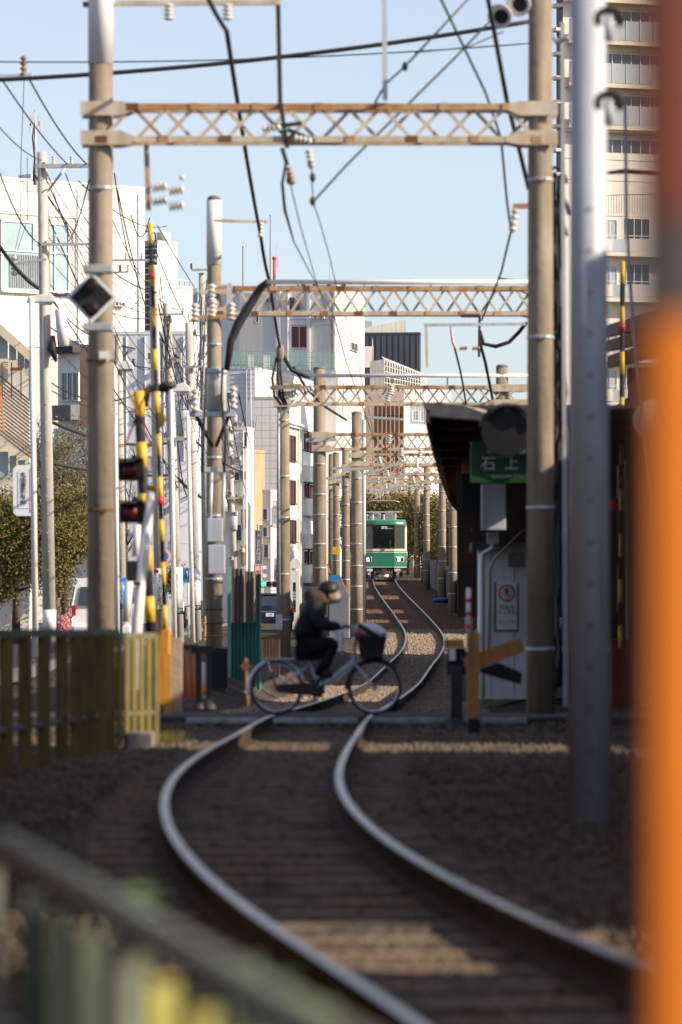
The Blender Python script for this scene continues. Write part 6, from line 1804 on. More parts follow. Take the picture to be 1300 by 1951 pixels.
for k in range(6):
    part('cladding_joint', M['joint'], pd, lambda b: F.slab(b, 440, 486, 712 + k * 9, 712.6 + k * 9, 0, .03))
    part('cladding_joint', M['joint'], pd, lambda b: S.slab(b, 487, 718, 712 + k * 9, 712.5 + k * 9, 0, .03))
window(pd, F, 432, 444, 748, 760, cols=1)
pipe(pd, F, 470, 704, 900); pipe(pd, F, 478, 704, 900)
for x in (575, 600, 628, 655):
    pipe(pd, S, x, 704, 800, M['joint'], .04)
for x in (560, 585, 612, 640, 665, 690):
    window(pd, S, x, x + 12, 748 if x < 620 else 735, 762, cols=1)
gm = thing('roof_mesh_fence', 'green mesh fence along the podium roof', 'fence', P(540, 705, 28.3))
for k in range(21):
    x = 428 + k * 10.4
    part('post', M['greenmesh'], gm, lambda b: b.bar(P(x, 703 + .02 * (x - 428), 28.5), P(x, 668 + .015 * (x - 428), 28.5), .05))
for k in range(4):
    part('rail', M['greenmesh'], gm, lambda b: b.bar(P(428, 669 + k * 10, 28.5), P(640, 671 + k * 10.3, 28.5), .035))
part('mesh', mat('green_mesh_film', (0.30, 0.45, 0.40), 0.6, alpha=0.35), gm, lambda b: b.quad(P(428, 704, 28.45), P(640, 708, 28.45), P(640, 672, 28.45), P(428, 668, 28.45)))
for (x, w) in ((478, 5), (508, 6)):
    part('roof_plant', M['whitewall'], gm, lambda b: b.box(P(x, 690, 28.2), (w / 14, .5, .9)))

# --- white grey tiled building with red curtained windows
tb, F, S = block('pale grey tiled building with red curtained windows behind the gantry post', 484, 545, 600, 760, 31, 8, M['joint'], M['joint'])
panels(tb, F, 484, 545, 762, 1110, 4, 24, M['whitetile'], 'facade_panel', gap=0.7, d=0.03)
sk = [(549, 560, 828, 876), (549, 560, 914, 958), (551, 561, 990, 1032), (574, 597, 912, 944), (574, 597, 1044, 1074), (573, 596, 812, 850)]
panels(tb, S, 546, 598, 762, 1150, 4, 26, M['whitetile'], 'facade_panel', gap=0.45, d=0.03, skip=sk)
for (a, b_, c, e) in sk:
    w = window(tb, S, a + .8, b_ - .8, c + .8, e - .8, M['glass'], M['blackmetal'], 2, 2 if b_ - a < 14 else 1)
    for kx in ((0.15, 0.4), (0.62, 0.85)):
        part('curtain', mat('red_curtain', (0.10, 0.025, 0.028), 0.9, var=0.4, scale=6), w, lambda b: S.slab(b, a + (b_ - a) * kx[0], a + (b_ - a) * kx[1], c + 3, e - 2, .031, .045))
for (y0, y1) in ((880, 912), (945, 978), (1014, 1043), (1075, 1110)):
    part('bay', M['whitetile'], tb, lambda b: S.slab(b, 574, 598, y0, y1, 0.06, .5))
for x in (566, 569, 572):
    part('drainpipe', M['whitepipe'], tb, lambda b: S.slab(b, x, x + .7, 800, 1150, .05, .12))
part('cornice', M['whitetile'], tb, lambda b: (S.slab(b, 547, 570, 803, 806, .05, .3), S.slab(b, 547, 566, 810, 812, .05, .25)))
# --- left street shops
tnb, F, S = block('tan shop building with a rounded parapet beside the white shops', 477, 483, 504, 862, 33, 40, M['tanwall'], M['tanwall'])
for (y0, y1) in ((1000, 1015), (1036, 1068)):
    window(tnb, S, 492, 500, y0, y1, cols=1)
ws, F, S = block('white shop building crowded behind the far street poles', 425, 470, 482, 818, 34, 8, M['whitewall'], M['whitewall'])
window(ws, F, 466, 470, 824, 850, cols=1)
for (x, y) in ((452, 870), (436, 935), (446, 975), (458, 1045), (438, 1060)):
    ac_unit(ws, F, x, y, 8, 7)
pipe(ws, F, 443, 820, 1080); pipe(ws, F, 464, 820, 1080)
window(ws, F, 448, 456, 900, 915, cols=1); window(ws, F, 448, 462, 948, 962, M['tanwall'], cols=1); window(ws, F, 440, 460, 1000, 1030, cols=2)
for (y0, y1, x0, x1) in ((970, 1005, 467, 479), (1038, 1075, 467, 482), (898, 912, 466, 479)):
    part('brown_panel', M['tanwall'], ws, lambda b: F.slab(b, x0 - 8, min(x1, 470), y0, y1, 0, .06))
ws2, F, S = block('narrow cream building with a vertical sign left of the gantry post', 500, 516, 532, 938, 34, 30, M['creamwall'], M['creamwall'])
for (a, b_, c, e) in ((503, 510, 970, 990), (503, 510, 1005, 1022), (505, 512, 1038, 1062), (519, 522, 968, 1000)):
    window(ws2, F if b_ < 516 else S, a, b_, c, e, M['glass'], M['aluminium'], 1)
def vsign(label, x0, x1, y0, y1, s, m, txt=None, tm=None, size=.2, frame=True, post=None):
    t = thing('hanging_sign', label, 'sign', P((x0 + x1) / 2, y1, s))
    part('board', m, t, lambda b: b.frame_box(P(x0, y1, s), ((x1 - x0) / s, 0, 0), (0, .15, 0), (0, 0, (y1 - y0) / s)))
    if frame: part('frame', M['greysteel'], t, lambda b: b.bar(P(x0, y1, s + .05), P(x1, y1, s + .05), .04).bar(P(x0, y0, s + .05), P(x1, y0, s + .05), .04).bar(P(x0, y1, s + .05), P(x0, y0, s + .05), .04))
    if txt: text(txt, size, P((x0 + x1) / 2, (y0 + y1) / 2, s) - Vector((0, .02, 0)), tm or M['signblack'], t, space=.9)
    part('bracket', M['greysteel'], t, lambda b: b.bar(P(x1, y0 + 4, s), P(x1, y0 + 4, s) + Vector((0, 2.0, 0)), .05).bar(P(x1, y1 - 4, s), P(x1, y1 - 4, s) + Vector((0, 2.0, 0)), .05))
    return t
vsign('tall white vertical shop sign with grey lettering', 520, 530, 955, 1005, 36, M['signwhite'], vt('横浜家系'), M['greysteel'], .26)
vsign('long pale shop sign panel beside the tan building', 486, 499, 1010, 1078, 36, M['kerbstone'], vt('カットハウス'), M['signwhite'], .26)
vsign('small magenta square sign above the corrugated fence', 484, 497, 1076, 1092, 37, M['signpink'], '美', M['signwhite'], .3)
vsign('small white sign with black lettering beside the magenta sign', 500, 508, 1078, 1100, 37, M['signwhite'], '診療\n外科', M['signblack'], .13)
vsign('tall blue grey vertical sign behind the traffic signal', 523, 532, 1064, 1112, 36, M['greysteel'], vt('くすり'), M['signblack'], .26)
vsign('pale blue vertical sign with dark lettering behind the transformer post', 396, 403, 1112, 1165, 52, M['glassgrey'], vt('パーキング'), M['signblue'], .12)

# --- dark grey box, white wedge, pink louvred building
dg, F, S = block('dark grey windowless block beneath the open sky', 695, 800, 803, 636, 22, 6, M['darkgrey'], M['darkgrey'])
for k in range(9):
    part('cladding_seam', M['louvre'], dg, lambda b: F.slab(b, 706 + k * 11, 706.4 + k * 11, 638, 760, 0, .04))
wdg = thing('roof_wedge', 'cream sloping roof structure behind the dark grey block', 'building', P(730, 640, 21))
part('wedge', M['creamwall'], wdg, lambda b: b.prism([P(690, 760, 20.5), P(774, 760, 20.5), P(774, 609, 20.5), P(690, 625, 20.5)], (0, 8, 0)))
part('roof_plant', M['galv'], wdg, lambda b: b.box(P(702, 617, 20.4), (.7, .5, .5)))
for k in (1, 2):
    part('seam', M['joint'], wdg, lambda b: b.bar(P(700 + k * 27, 640, 20.6), P(700 + k * 27, 622 - k * 4, 20.6), .04))
pk, F, S = block('pale pink building with dark brown glazing behind the far gantries', 696, 770, 862, 742, 25, 38, M['pinkwall'], M['pinkwall'])
part('brown_glazing', M['blind'], pk, lambda b: F.slab(b, 712, 769, 765, 905, 0, .05))
for k in range(7):
    part('mullion', M['creamwall'], pk, lambda b: F.slab(b, 714 + k * 8, 715.2 + k * 8, 765, 905, .05, .14))
for y in (790, 830, 870):
    part('spandrel', M['brownwall'], pk, lambda b: F.slab(b, 712, 769, y, y + 6, .05, .12))
window(pk, S, 786, 806, 782, 800, M['glass'], M['whitepipe'], 5, 1)
part('fins', M['greysteel'], pk, lambda b: [S.slab(b, 783 + k * 3.2, 784.2 + k * 3.2, 765, 806, 0, .12) for k in range(9)])
lv = thing('roof_louvre', 'white curved rooftop louvre screen above the pink building', 'louvre screen', P(760, 745, 25.6))
for k in range(17):
    x = 733 + k * 4.9; y0 = 680 + k * 2.0
    part('fin', M['white'], lv, lambda b: b.tube([P(x, 752, 25.8 - k * .04), P(x, y0 + 8, 25.8 - k * .04), P(x - 1.5, y0 + 2, 25.8 - k * .04), P(x - 5, y0, 25.8 - k * .04)], .045, 6))
for k in range(6):
    part('rail', M['white'], lv, lambda b: b.bar(P(733, 685 + k * 11, 25.9), P(814, 716 + k * 6, 25.2), .035))
part('screen', M['galv'], lv, lambda b: b.prism([P(705, 689, 25.9), P(733, 684, 25.9), P(733, 750, 25.9), P(705, 750, 25.9)], (0, .05, 0)))
part('white_cube', M['whitewall'], lv, lambda b: b.box(P(703, 680, 25), (.7, .6, 1.6)))
part('lamp_mast', M['galv'], lv, lambda b: b.tube([P(710, 690, 26), P(710, 645, 26)], .03, 6))

# --- apartment block at the right
ap, F, S = block('tall cream apartment block with glass balconies behind the grey pole', 1062, 1073, 1290, -60, 28, 70, M['darkgrey'], M['creamwall'])  # narrow front coloured dark grey to stand for its shade
ap_h = [(-42, 'u'), (38, 'u'), (120, 'u'), (200, 'u')]
for (y, k) in ap_h:
    part('soffit', M['balcony'], ap, lambda b: S.slab(b, 1140, 1290, y - 62 + 35, y - 55 + 35, 0, .02))
    w = window(ap, S, 1150, 1280, y - 22, y + 2, M['glass'], M['whitepipe'], 7, 1, sill=False)
    part('balcony_slab', M['balcony'], ap, lambda b: S.slab(b, 1073, 1290, y + 38, y + 46, 0, 1.1))
    bg = part('balcony_glass', M['glassgrey'], ap, lambda b: S.slab(b, 1074, 1289, y, y + 37, 1.02, 1.06))
    for kx in range(8):
        part('balcony_post', M['aluminium'], bg, lambda b: S.slab(b, 1076 + kx * 27, 1077 + kx * 27, y - 2, y + 38, 1.06, 1.1))
window(ap, S, 1150, 1280, 262, 286, M['glass'], M['whitepipe'], 7, 1, sill=False)
part('balcony_slab', M['balcony'], ap, lambda b: S.slab(b, 1073, 1290, 246, 250, 0, .9))
for yy in (300, 340):
    part('ledge', M['joint'], ap, lambda b: S.slab(b, 1073, 1290, yy, yy + .7, 0, .04))
for k in range(9):
    part('stair_landing', M['creamwall'], ap, lambda b: F.slab(b, 1062, 1073, -40 + k * 46, -34 + k * 46, 0, .5))
ra = thing('roof_railing', 'thin roof terrace railing below the blank cream wall', 'railing', P(1215, 410, 29.5))
for k in range(30):
    part('baluster', M['blackmetal'], ra, lambda b: b.bar(P(1140 + k * 5, 409, 29.5), P(1140 + k * 5, 372, 29.5), .02))
part('top_rail', M['blackmetal'], ra, lambda b: b.bar(P(1138, 372, 29.5), P(1290, 369, 29.5), .04))
lo, F, S = block('lower apartment wing with metal balcony rails behind the barrier arm', 1100, 1105, 1290, 409, 31, 72, M['creamwall'], M['creamwall'])
for (y, gl) in ((488, 0), (575, 1), (690, 1), (775, 1), (862, 1)):
    window(lo, S, 1150, 1176, y - 70, y - 36, M['glassgrey'], M['whitepipe'], 2, 1, sill=False)
    window(lo, S, 1196, 1240, y - 74, y - 36, M['glass'], M['whitepipe'], 3, 1, sill=False)
    part('balcony_slab', M['creamwall'], lo, lambda b: S.slab(b, 1105, 1290, y - 8, y, 0, 1.0))
    bp = part('balcony_panel', M['glassgrey'] if gl else M['greysteel'], lo, lambda b: S.slab(b, 1158, 1182, y - 32, y - 9, .92, .95))
    part('balcony_wall', M['pinkwall'], lo, lambda b: S.slab(b, 1190, 1245, y - 34, y - 9, .9, .96))
    for x in (1157, 1183, 1246, 1262, 1278):
        part('balcony_post', M['aluminium'], bp, lambda b: S.slab(b, x, x + 1.2, y - 38, y - 8, .94, .98))
    part('balcony_rail', M['aluminium'], bp, lambda b: S.slab(b, 1105, 1290, y - 40, y - 38, .94, .99))

# ------------------------------------------------------------------ houses right of the line (out of view, heights and gaps shaped to shade the track)
def house(label, x0, x1, y0, y1, h, wall, roof=None, z0=-.4):
    t = thing('house', label, 'house', (x0, y0, z0))
    part('wall', wall, t, lambda b: b.frame_box((x0, y0, z0), (x1 - x0, 0, 0), (0, y1 - y0, 0), (0, 0, h - z0)))
    ov = .0
    part('roof', roof or M['roofdark'], t, lambda b: b.frame_box((x0 - .0, y0 - .0, h + .002), (x1 - x0 + .3, 0, 0), (0, y1 - y0, 0), (0, 0, .14)))
    # openings on the front and on the wall towards the track
    for k in range(max(1, int((y1 - y0) / 3.2))):
        yy = y0 + 1.0 + k * 3.2
        if yy + 1.4 > y1: break
        w = part('window', M['glass'], t, lambda b: b.frame_box((x0 - .03, yy, 1.0), (.03, 0, 0), (0, 1.4, 0), (0, 0, 1.1)))
        part('frame', M['aluminium'], w, lambda b: b.bar((x0 - .04, yy, .97), (x0 - .04, yy + 1.4, .97), .06).bar((x0 - .04, yy, 2.13), (x0 - .04, yy + 1.4, 2.13), .06).bar((x0 - .04, yy + .7, 1), (x0 - .04, yy + .7, 2.1), .05))
    part('door', M['brownwall'], t, lambda b: b.frame_box((x0 + 1, y0 - .04, z0 + .2), (.9, 0, 0), (0, .04, 0), (0, 0, 2.0)))
    return t
house('unseen small shade-casting house right of the camera near the orange post', 6.0, 10, 5.5, 14.2, 4.6, M['creamwall'])
house('unseen two storey shade-casting house right of the near curve', 6.0, 13, 17.2, 27, 6.0, M['creamwall'])
house('unseen taller shade-casting house between the near curve and the crossing', 6.0, 8.5, 27.2, 36.5, 7.8, M['brownwall'])
house('unseen single storey shade-casting house beside the crossing road on the right', 6.2, 12, 39.9, 50.4, 5.0, M['brownwall'])
house('unseen dark brown shade-casting house behind the station entrance on the right', 6.2, 13, 50.6, 72, 4.2, M['brownwall'])
house('unseen two storey shade-casting house behind the station platform', 6.6, 14, 91.5, 114, 5.8, M['brownwall'])
house('unseen narrow shade-casting house right of the ramp', 7.2, 14, 133, 141, 6.5, M['creamwall'])
house('unseen grey shade-casting house right of the ramp beyond the narrow one', 7.2, 14, 146, 152, 6.8, M['greywall'])
house('unseen pale shade-casting house right of the ramp near the train', 7.2, 14, 158, 172, 6.4, M['creamwall'])
house('unseen last shade-casting house right of the ramp before the trees', 7.4, 14, 180, 206, 5.4, M['greywall'])
ev = thing('eave', 'brown house eave jutting out behind the grey steel pole', 'eave', P(1230, 690, 120))
for (y0, y1, x0, m) in ((618, 640, 1160, M['roofdark']), (648, 668, 1158, M['brownwall']), (676, 698, 1163, M['brownwall'])):
    part('board', m, ev, lambda b: b.prism([P(x0, y1, 118), P(1300, y1 - 30, 118), P(1300, y0 - 45, 118), P(x0, y0, 118)], (0, .6, 0)))
part('back_wall', M['brownwall'], ev, lambda b: b.frame_box(P(1198, 1260, 117.5), (1.4, 0, 0), (0, .3, 0), (0, 0, 560 / 117.5)))
mr = thing('round_mirror', 'dull mauve round mirror back behind the grey steel pole', 'mirror', P(1240, 900, 200))
part('disc', M['joint'], mr, lambda b: b.lathe(P(1244, 800, 200), [(.04, -.06), (.15, -.04), (.2, .0), (.2, .03)], 22, (0, 1, 0)))
part('post', M['brownwall'], mr, lambda b: b.tube([P(1250, 835, 199), P(1250, 1340, 199)], .03, 10))
# unseen dark-walled houses added left of and behind the camera to cut sky light
house('added dark brown house outside the frame, left of the near fence, blocking sky light', -13, -5.2, 4, 35, 6.4, M['brownwall'])
house('added dark brown house behind the camera, unseen, blocking sky light', -9, 9, -16, -9, 7.0, M['brownwall'])
# ------------------------------------------------------------------ trees
def crown_mesh(n, centre, radii, leaf, clumps=40, seed=1, flat=0.0):
    g = np.random.default_rng(seed)
    c = np.array(centre); r = np.array(radii)
    d = g.normal(size=(clumps, 3)); d /= np.linalg.norm(d, axis=1)[:, None]
    cc = c + d * r * (g.random((clumps, 1)) ** 0.40 * g.uniform(.75, 1.18, (clumps, 1)))
    cr = r.min() * g.uniform(0.12, 0.5, clumps)
    idx = g.integers(0, clumps, n)
    p = cc[idx] + g.normal(size=(n, 3)) * cr[idx][:, None] * 0.6
    a = g.normal(size=(n, 3)); a /= np.linalg.norm(a, axis=1)[:, None]
    b = np.cross(a, g.normal(size=(n, 3))); b /= np.linalg.norm(b, axis=1)[:, None]
    L = leaf * g.uniform(.6, 1.4, (n, 1)); W_ = L * .45
    V = np.stack([p - a * L, p + b * W_, p + a * L, p - b * W_], 1).reshape(-1, 3)
    F = np.arange(4 * n, dtype=np.int32)
    return V, F
def tree(label, base, height, centre_h, radii, n, leaf, m, seed, name='tree', trunk_r=.14, bare=False, group=None, clumps=40):
    bx, by, bz = base
    t = thing(name, label, 'tree', base, group)
    b = MB()
    random.seed(seed)
    top = Vector((bx + random.uniform(-.2, .2), by, bz + centre_h))
    mid = Vector((bx + random.uniform(-.25, .25), by, bz + centre_h * .5))
    b.tube([(bx, by, bz - .1), mid, top], [trunk_r, trunk_r * .75, trunk_r * .35], 10)
    for k in range(9):
        st_ = mid.lerp(top, random.random() * .9)
        d = Vector((random.uniform(-1, 1) * radii[0], random.uniform(-1, 1) * radii[1], random.uniform(-.2, .9) * radii[2])) * .7
        b.tube([st_, st_ + d * .5 + Vector((0, 0, .1)), st_ + d], [trunk_r * .4, trunk_r * .22, trunk_r * .08], 6)
    b.build('trunk', M['bark'], t)
    V, F = crown_mesh(n, (bx, by, bz + centre_h), radii, leaf, clumps, seed)
    V -= np.array(base)
    me = bpy.data.meshes.new('crown')
    me.vertices.add(len(V)); me.vertices.foreach_set('co', V.ravel())
    nf = len(F) // 4
    me.loops.add(len(F)); me.loops.foreach_set('vertex_index', F)
    me.polygons.add(nf); me.polygons.foreach_set('loop_start', np.arange(0, 4 * nf, 4, dtype=np.int32)); me.polygons.foreach_set('loop_total', np.full(nf, 4, dtype=np.int32))
    me.update(calc_edges=True)
    link_mesh('crown', me, t, m)
    return t
def bz(x, s): return (P(x, 0, s).x, FPX / s, STREET)
tree('sunlit olive evergreen tree with leaning trunk at the left edge', bz(30, 64), 4, (1225 - 1030) / 64, (1.7, 1.6, 1.65), 36000, .048, LEAF_OLIVE, 3, clumps=90)
tree('olive evergreen tree between the street poles', bz(112, 58), 4, (1225 - 1035) / 58, (1.15, 1.3, 1.45), 28000, .048, LEAF_OLIVE, 4, clumps=70)
tree('grey green dull tree behind the tall street pole', bz(120, 56), 5, (1225 - 955) / 56, (1.55, 1.6, 2.0), 34000, .045, LEAF_GREY, 5, clumps=90)
tree('grey brown tree top behind the clinic sign', bz(20, 55), 5, (1225 - 935) / 55, (1.4, 1.4, 1.6), 26000, .045, LEAF_GREY, 6, clumps=80)
tree('small dark tree squeezed beside the pale tiled building', bz(586, 29), 5, (1150 - 1003) / 29, (.75, 1, 1.0), 6000, .075, LEAF_DARK, 7, clumps=30)
tree('yellowish shrub behind the white advert pole', bz(328, 40), 2, (1225 - 1140) / 40, (.6, .6, .8), 2500, .06, LEAF_OLIVE, 8, clumps=24)
RT = [(720, 990, 31, 2.4, 1.5, 'olive tree on the slope directly behind the train roof', LEAF_OLIVE), (778, 995, 31, 1.7, 2.0, 'olive tree behind the train beside the dark posts', LEAF_OLIVE), (818, 1005, 32, 1.6, 2.4, 'broad olive tree between the right gantry posts', LEAF_OLIVE),
      (850, 1020, 33, 1.5, 2.4, 'dense olive tree behind the boundary fence', LEAF_OLIVE), (880, 1030, 35, 1.5, 2.6, 'dense olive tree behind the white post under the canopy', LEAF_OLIVE), (915, 1020, 36, 1.3, 2.6, 'dark tree partly hidden by the sign post', LEAF_DARK), (695, 1000, 30, 1.6, 1.8, 'dark tree behind the left gantry posts near the train', LEAF_DARK)]
for i, (x, y, s, rx, rz_, lab, lm) in enumerate(RT):
    c = P(x, y, s)
    zg = ground_z(c.x, c.y) if c.y < 300 else STREET
    tree(lab, (c.x, c.y, zg), 6, c.z - zg, (rx, 1.5, rz_), 16000, .08, lm, 20 + i, clumps=90)
# bare winter tree
bt = thing('bare_tree', 'leafless dark branched tree behind the tall street pole', 'tree', bz(112, 52))
def branches(b, p, d, L, r, depth):
    q = p + d * L
    m_ = p.lerp(q, .5) + Vector((random.uniform(-.06, .06), random.uniform(-.06, .06), 0)) * L
    b.tube([p, m_, q], [r, r * .8, r * .62], 5)
    if depth == 0: return
    for k in range(random.choice((2, 3, 3))):
        nd = (d + Vector((random.uniform(-.75, .75), random.uniform(-.6, .6), random.uniform(-.25, .45)))).normalized()
        branches(b, q, nd, L * random.uniform(.62, .85), r * .6, depth - 1)
random.seed(11)
b = MB(); base = Vector(bz(112, 52)); b.tube([base - Vector((0, 0, .1)), base + Vector((.1, 0, 3.4)), base + Vector((-.05, 0, 5.3))], [.16, .12, .10], 8); b.build('trunk', M['bark'], bt)
for k in range(6):
    b = MB(); branches(b, base + Vector((-.03, 0, 4.3 + k * .18)), Vector((random.uniform(-.9, .9), random.uniform(-.3, .3), .7)).normalized(), 1.15, .055, 4); b.build('limb', M['bark'], bt)
bt2 = thing('bare_tree', 'fine leafless twigs behind the crossing signal lamps', 'tree', bz(240, 50))
base = Vector(bz(240, 50)); b = MB(); b.tube([base - Vector((0, 0, .1)), base + Vector((0, 0, 4.4))], [.12, .07], 8); b.build('trunk', M['bark'], bt2)
for k in range(6):
    b = MB(); branches(b, base + Vector((0, 0, 3.0 + k * .3)), Vector((random.uniform(-.9, .9), random.uniform(-.3, .3), .7)).normalized(), 1.0, .04, 4); b.build('limb', M['bark'], bt2)
# flowering shrub and wall by the van
fs = MB()
for k in range(900):
    c = P(122 + random.gauss(0, 5), 1195 + random.gauss(0, 11), 60); c.y += random.gauss(0, .2); a = random.uniform(0, 6.3)
    fs.poly([c, c + Vector((.05 * math.cos(a), 0, .05 * math.sin(a))), c + Vector((.04 * math.cos(a + 1.5), .03, .04 * math.sin(a + 1.5)))])
tag(fs.build('flower_shrub', M['pinkflower']), 'pink flowering shrub beside the white van', 'shrub', kind='stuff')
gw = thing('garden_wall', 'brown stone garden wall behind the tall street pole', 'wall', P(120, 1225, 54))
for r_ in range(4):
    for k in range(6):
        x = 96 + k * 8.5 + (r_ % 2) * 4
        part('stone', mat('garden_stone', (.36, .29, .21), .9, var=.2, scale=3, bump=.4), gw, lambda b: b.box(P(x, 1148 + r_ * 19, 54) + Vector((0, random.uniform(-.03, .03), 0)), (.14, .3, .32)), bevel=0.02)
part('backing', M['joint'], gw, lambda b: b.frame_box(P(90, 1230, 54) + Vector((0, .05, 0)), (60 / 54, 0, 0), (0, .2, 0), (0, 0, 86 / 54)))
sh = thing('shed', 'dark brown panelled shed beside the leaning evergreen', 'shed', P(48, 1225, 56))
part('wall', M['brownsheet'], sh, lambda b: b.frame_box(P(40, 1230, 56), (22 / 56, 0, 0), (0, 1, 0), (0, 0, 82 / 56)))
part('roof', M['roofdark'], sh, lambda b: b.frame_box(P(38, 1149, 56.2), (26 / 56, 0, 0), (0, 1.1, 0), (0, 0, .08)))
gf = thing('garden_fence', 'pale grey mesh garden fence at the left edge', 'fence', P(15, 1225, 55))
for k in range(12):
    part('bar', M['galv'], gf, lambda b: b.bar(P(-5 + k * 4, 1225, 55), P(-5 + k * 4, 1160, 55), .02))
for k in range(5):
    part('rail', M['galv'], gf, lambda b: b.bar(P(-6, 1222 - k * 14, 55.1), P(42, 1222 - k * 14, 55.1), .02))
part('backing', M['whitewall'], gf, lambda b: b.frame_box(P(-10, 1228, 54) , (52 / 54, 0, 0), (0, .1, 0), (0, 0, 60 / 54)))

# ------------------------------------------------------------------ vehicles
def make_van():
    s = 66; W = 1.72; H = 1.95
    c = P(194, 1238, s); c.z = STREET + .008
    t = thing('van', 'white van parked in the street behind the near left post', 'van', tuple(c))
    def L(x, y, z): return (c.x + x, c.y + y, c.z + z)
    # rear face profile tapers towards the roof
    sec = [(-W / 2, .3), (-W / 2 - .01, 1.05), (-W / 2 + .1, 1.72), (-W / 2 + .25, H - .06), (-W / 2 + .5, H), (W / 2 - .5, H), (W / 2 - .25, H - .06), (W / 2 - .1, 1.72), (W / 2 + .01, 1.05), (W / 2, .3)]
    b = MB(); n = len(sec)
    rings = [(0.0, 1.0, 0), (0.12, 1.0, 0), (3.2, 1.0, 0), (3.9, .98, -.75), (4.3, .97, -.95)]
    for (y, k, dz) in rings:
        for (x, z) in sec: b.v.append(L(x * k, y + (.12 * (z - 1.0) if y == 0.0 and z > 1 else 0), min(z, H + dz * (z - 1.0) / .95) if z > 1 else z))
    for i in range(len(rings) - 1):
        for k in range(n):
            k2 = (k + 1) % n; b.f.append((i * n + k, i * n + k2, (i + 1) * n + k2, (i + 1) * n + k)); b.sm.append(True); b.mi.append(0)
    b.f.append(tuple(range(n - 1, -1, -1))); b.sm.append(False); b.mi.append(0)
    b.f.append(tuple((len(rings) - 1) * n + k for k in range(n))); b.sm.append(False); b.mi.append(0)
    b.build('body', M['vanwhite'], t)
    part('rear_window', M['glass'], t, lambda b: b.prism([L(-.70, -.02, 1.14), L(.70, -.02, 1.14), L(.62, .05, 1.66), L(-.62, .05, 1.66)], (0, .02, 0)))
    for sx in (-1, 1):
        part('tail_light', M['taillight'], t, lambda b: b.box(L(sx * .80, -.02, .98), (.1, .06, .3)), bevel=.01)
        for yy in (.9, 3.4):
            w = part('wheel', M['rubber'], t, lambda b: b.lathe(L(sx * .68, yy, .3), [(.3, 0), (.31, .03), (.31, .17), (.28, .19)], 20, (sx, 0, 0)))
            part('rim', M['galv'], w, lambda b: b.lathe(L(sx * .875, yy, .3), [(.19, 0), (.15, .01), (.05, .012)], 16, (sx, 0, 0)))
        part('side_window', M['glass'], t, lambda b: b.frame_box(L(sx * (W / 2 - .03) - .02, .5, 1.15), (.04, 0, 0), (0, 2.5, 0), (0, 0, .5)))
        part('mirror', M['black'], t, lambda b: b.box(L(sx * (W / 2 + .1), 3.2, 1.25), (.16, .1, .26)), bevel=.02)
    part('bumper', M['vanwhite'], t, lambda b: b.box(L(0, -.06, .42), (W * .96, .16, .24)), bevel=.03)
    part('number_plate', M['signwhite'], t, lambda b: b.box(L(0, -.03, .86), (.33, .02, .165)))
    part('wiper', M['black'], t, lambda b: b.bar(L(-.1, -.04, 1.16), L(.35, -.02, 1.34), .015))
make_van()
v2 = thing('truck', 'pale truck cab parked farther up the street behind the van', 'truck', P(150, 1225, 50))
part('cab', M['vanwhite'], v2, lambda b: b.frame_box(P(139, 1215, 50), (1.7, 0, 0), (0, 1.6, 0), (0, 0, 2.0)), bevel=.08)
part('windscreen', M['glass'], v2, lambda b: b.box(P(182, 1134, 50.3), (1.4, .05, .5)))
part('load_box', M['creamwall'], v2, lambda b: b.frame_box(P(137, 1205, 49), (1.85, 0, 0), (0, 3.6, 0), (0, 0, 2.1)), bevel=.03)
part('mirror', M['black'], v2, lambda b: b.box(P(143, 1140, 50.6), (.18, .1, .42)), bevel=.02)
for sx in (0.15, 1.35):
    part('wheel', M['rubber'], v2, lambda b: b.lathe(P(139, 0, 50).xy.to_3d() + Vector((sx, .6, STREET + .38)), [(.37, 0), (.38, .04), (.38, .2), (.3, .22)], 18, (1, 0, 0)))
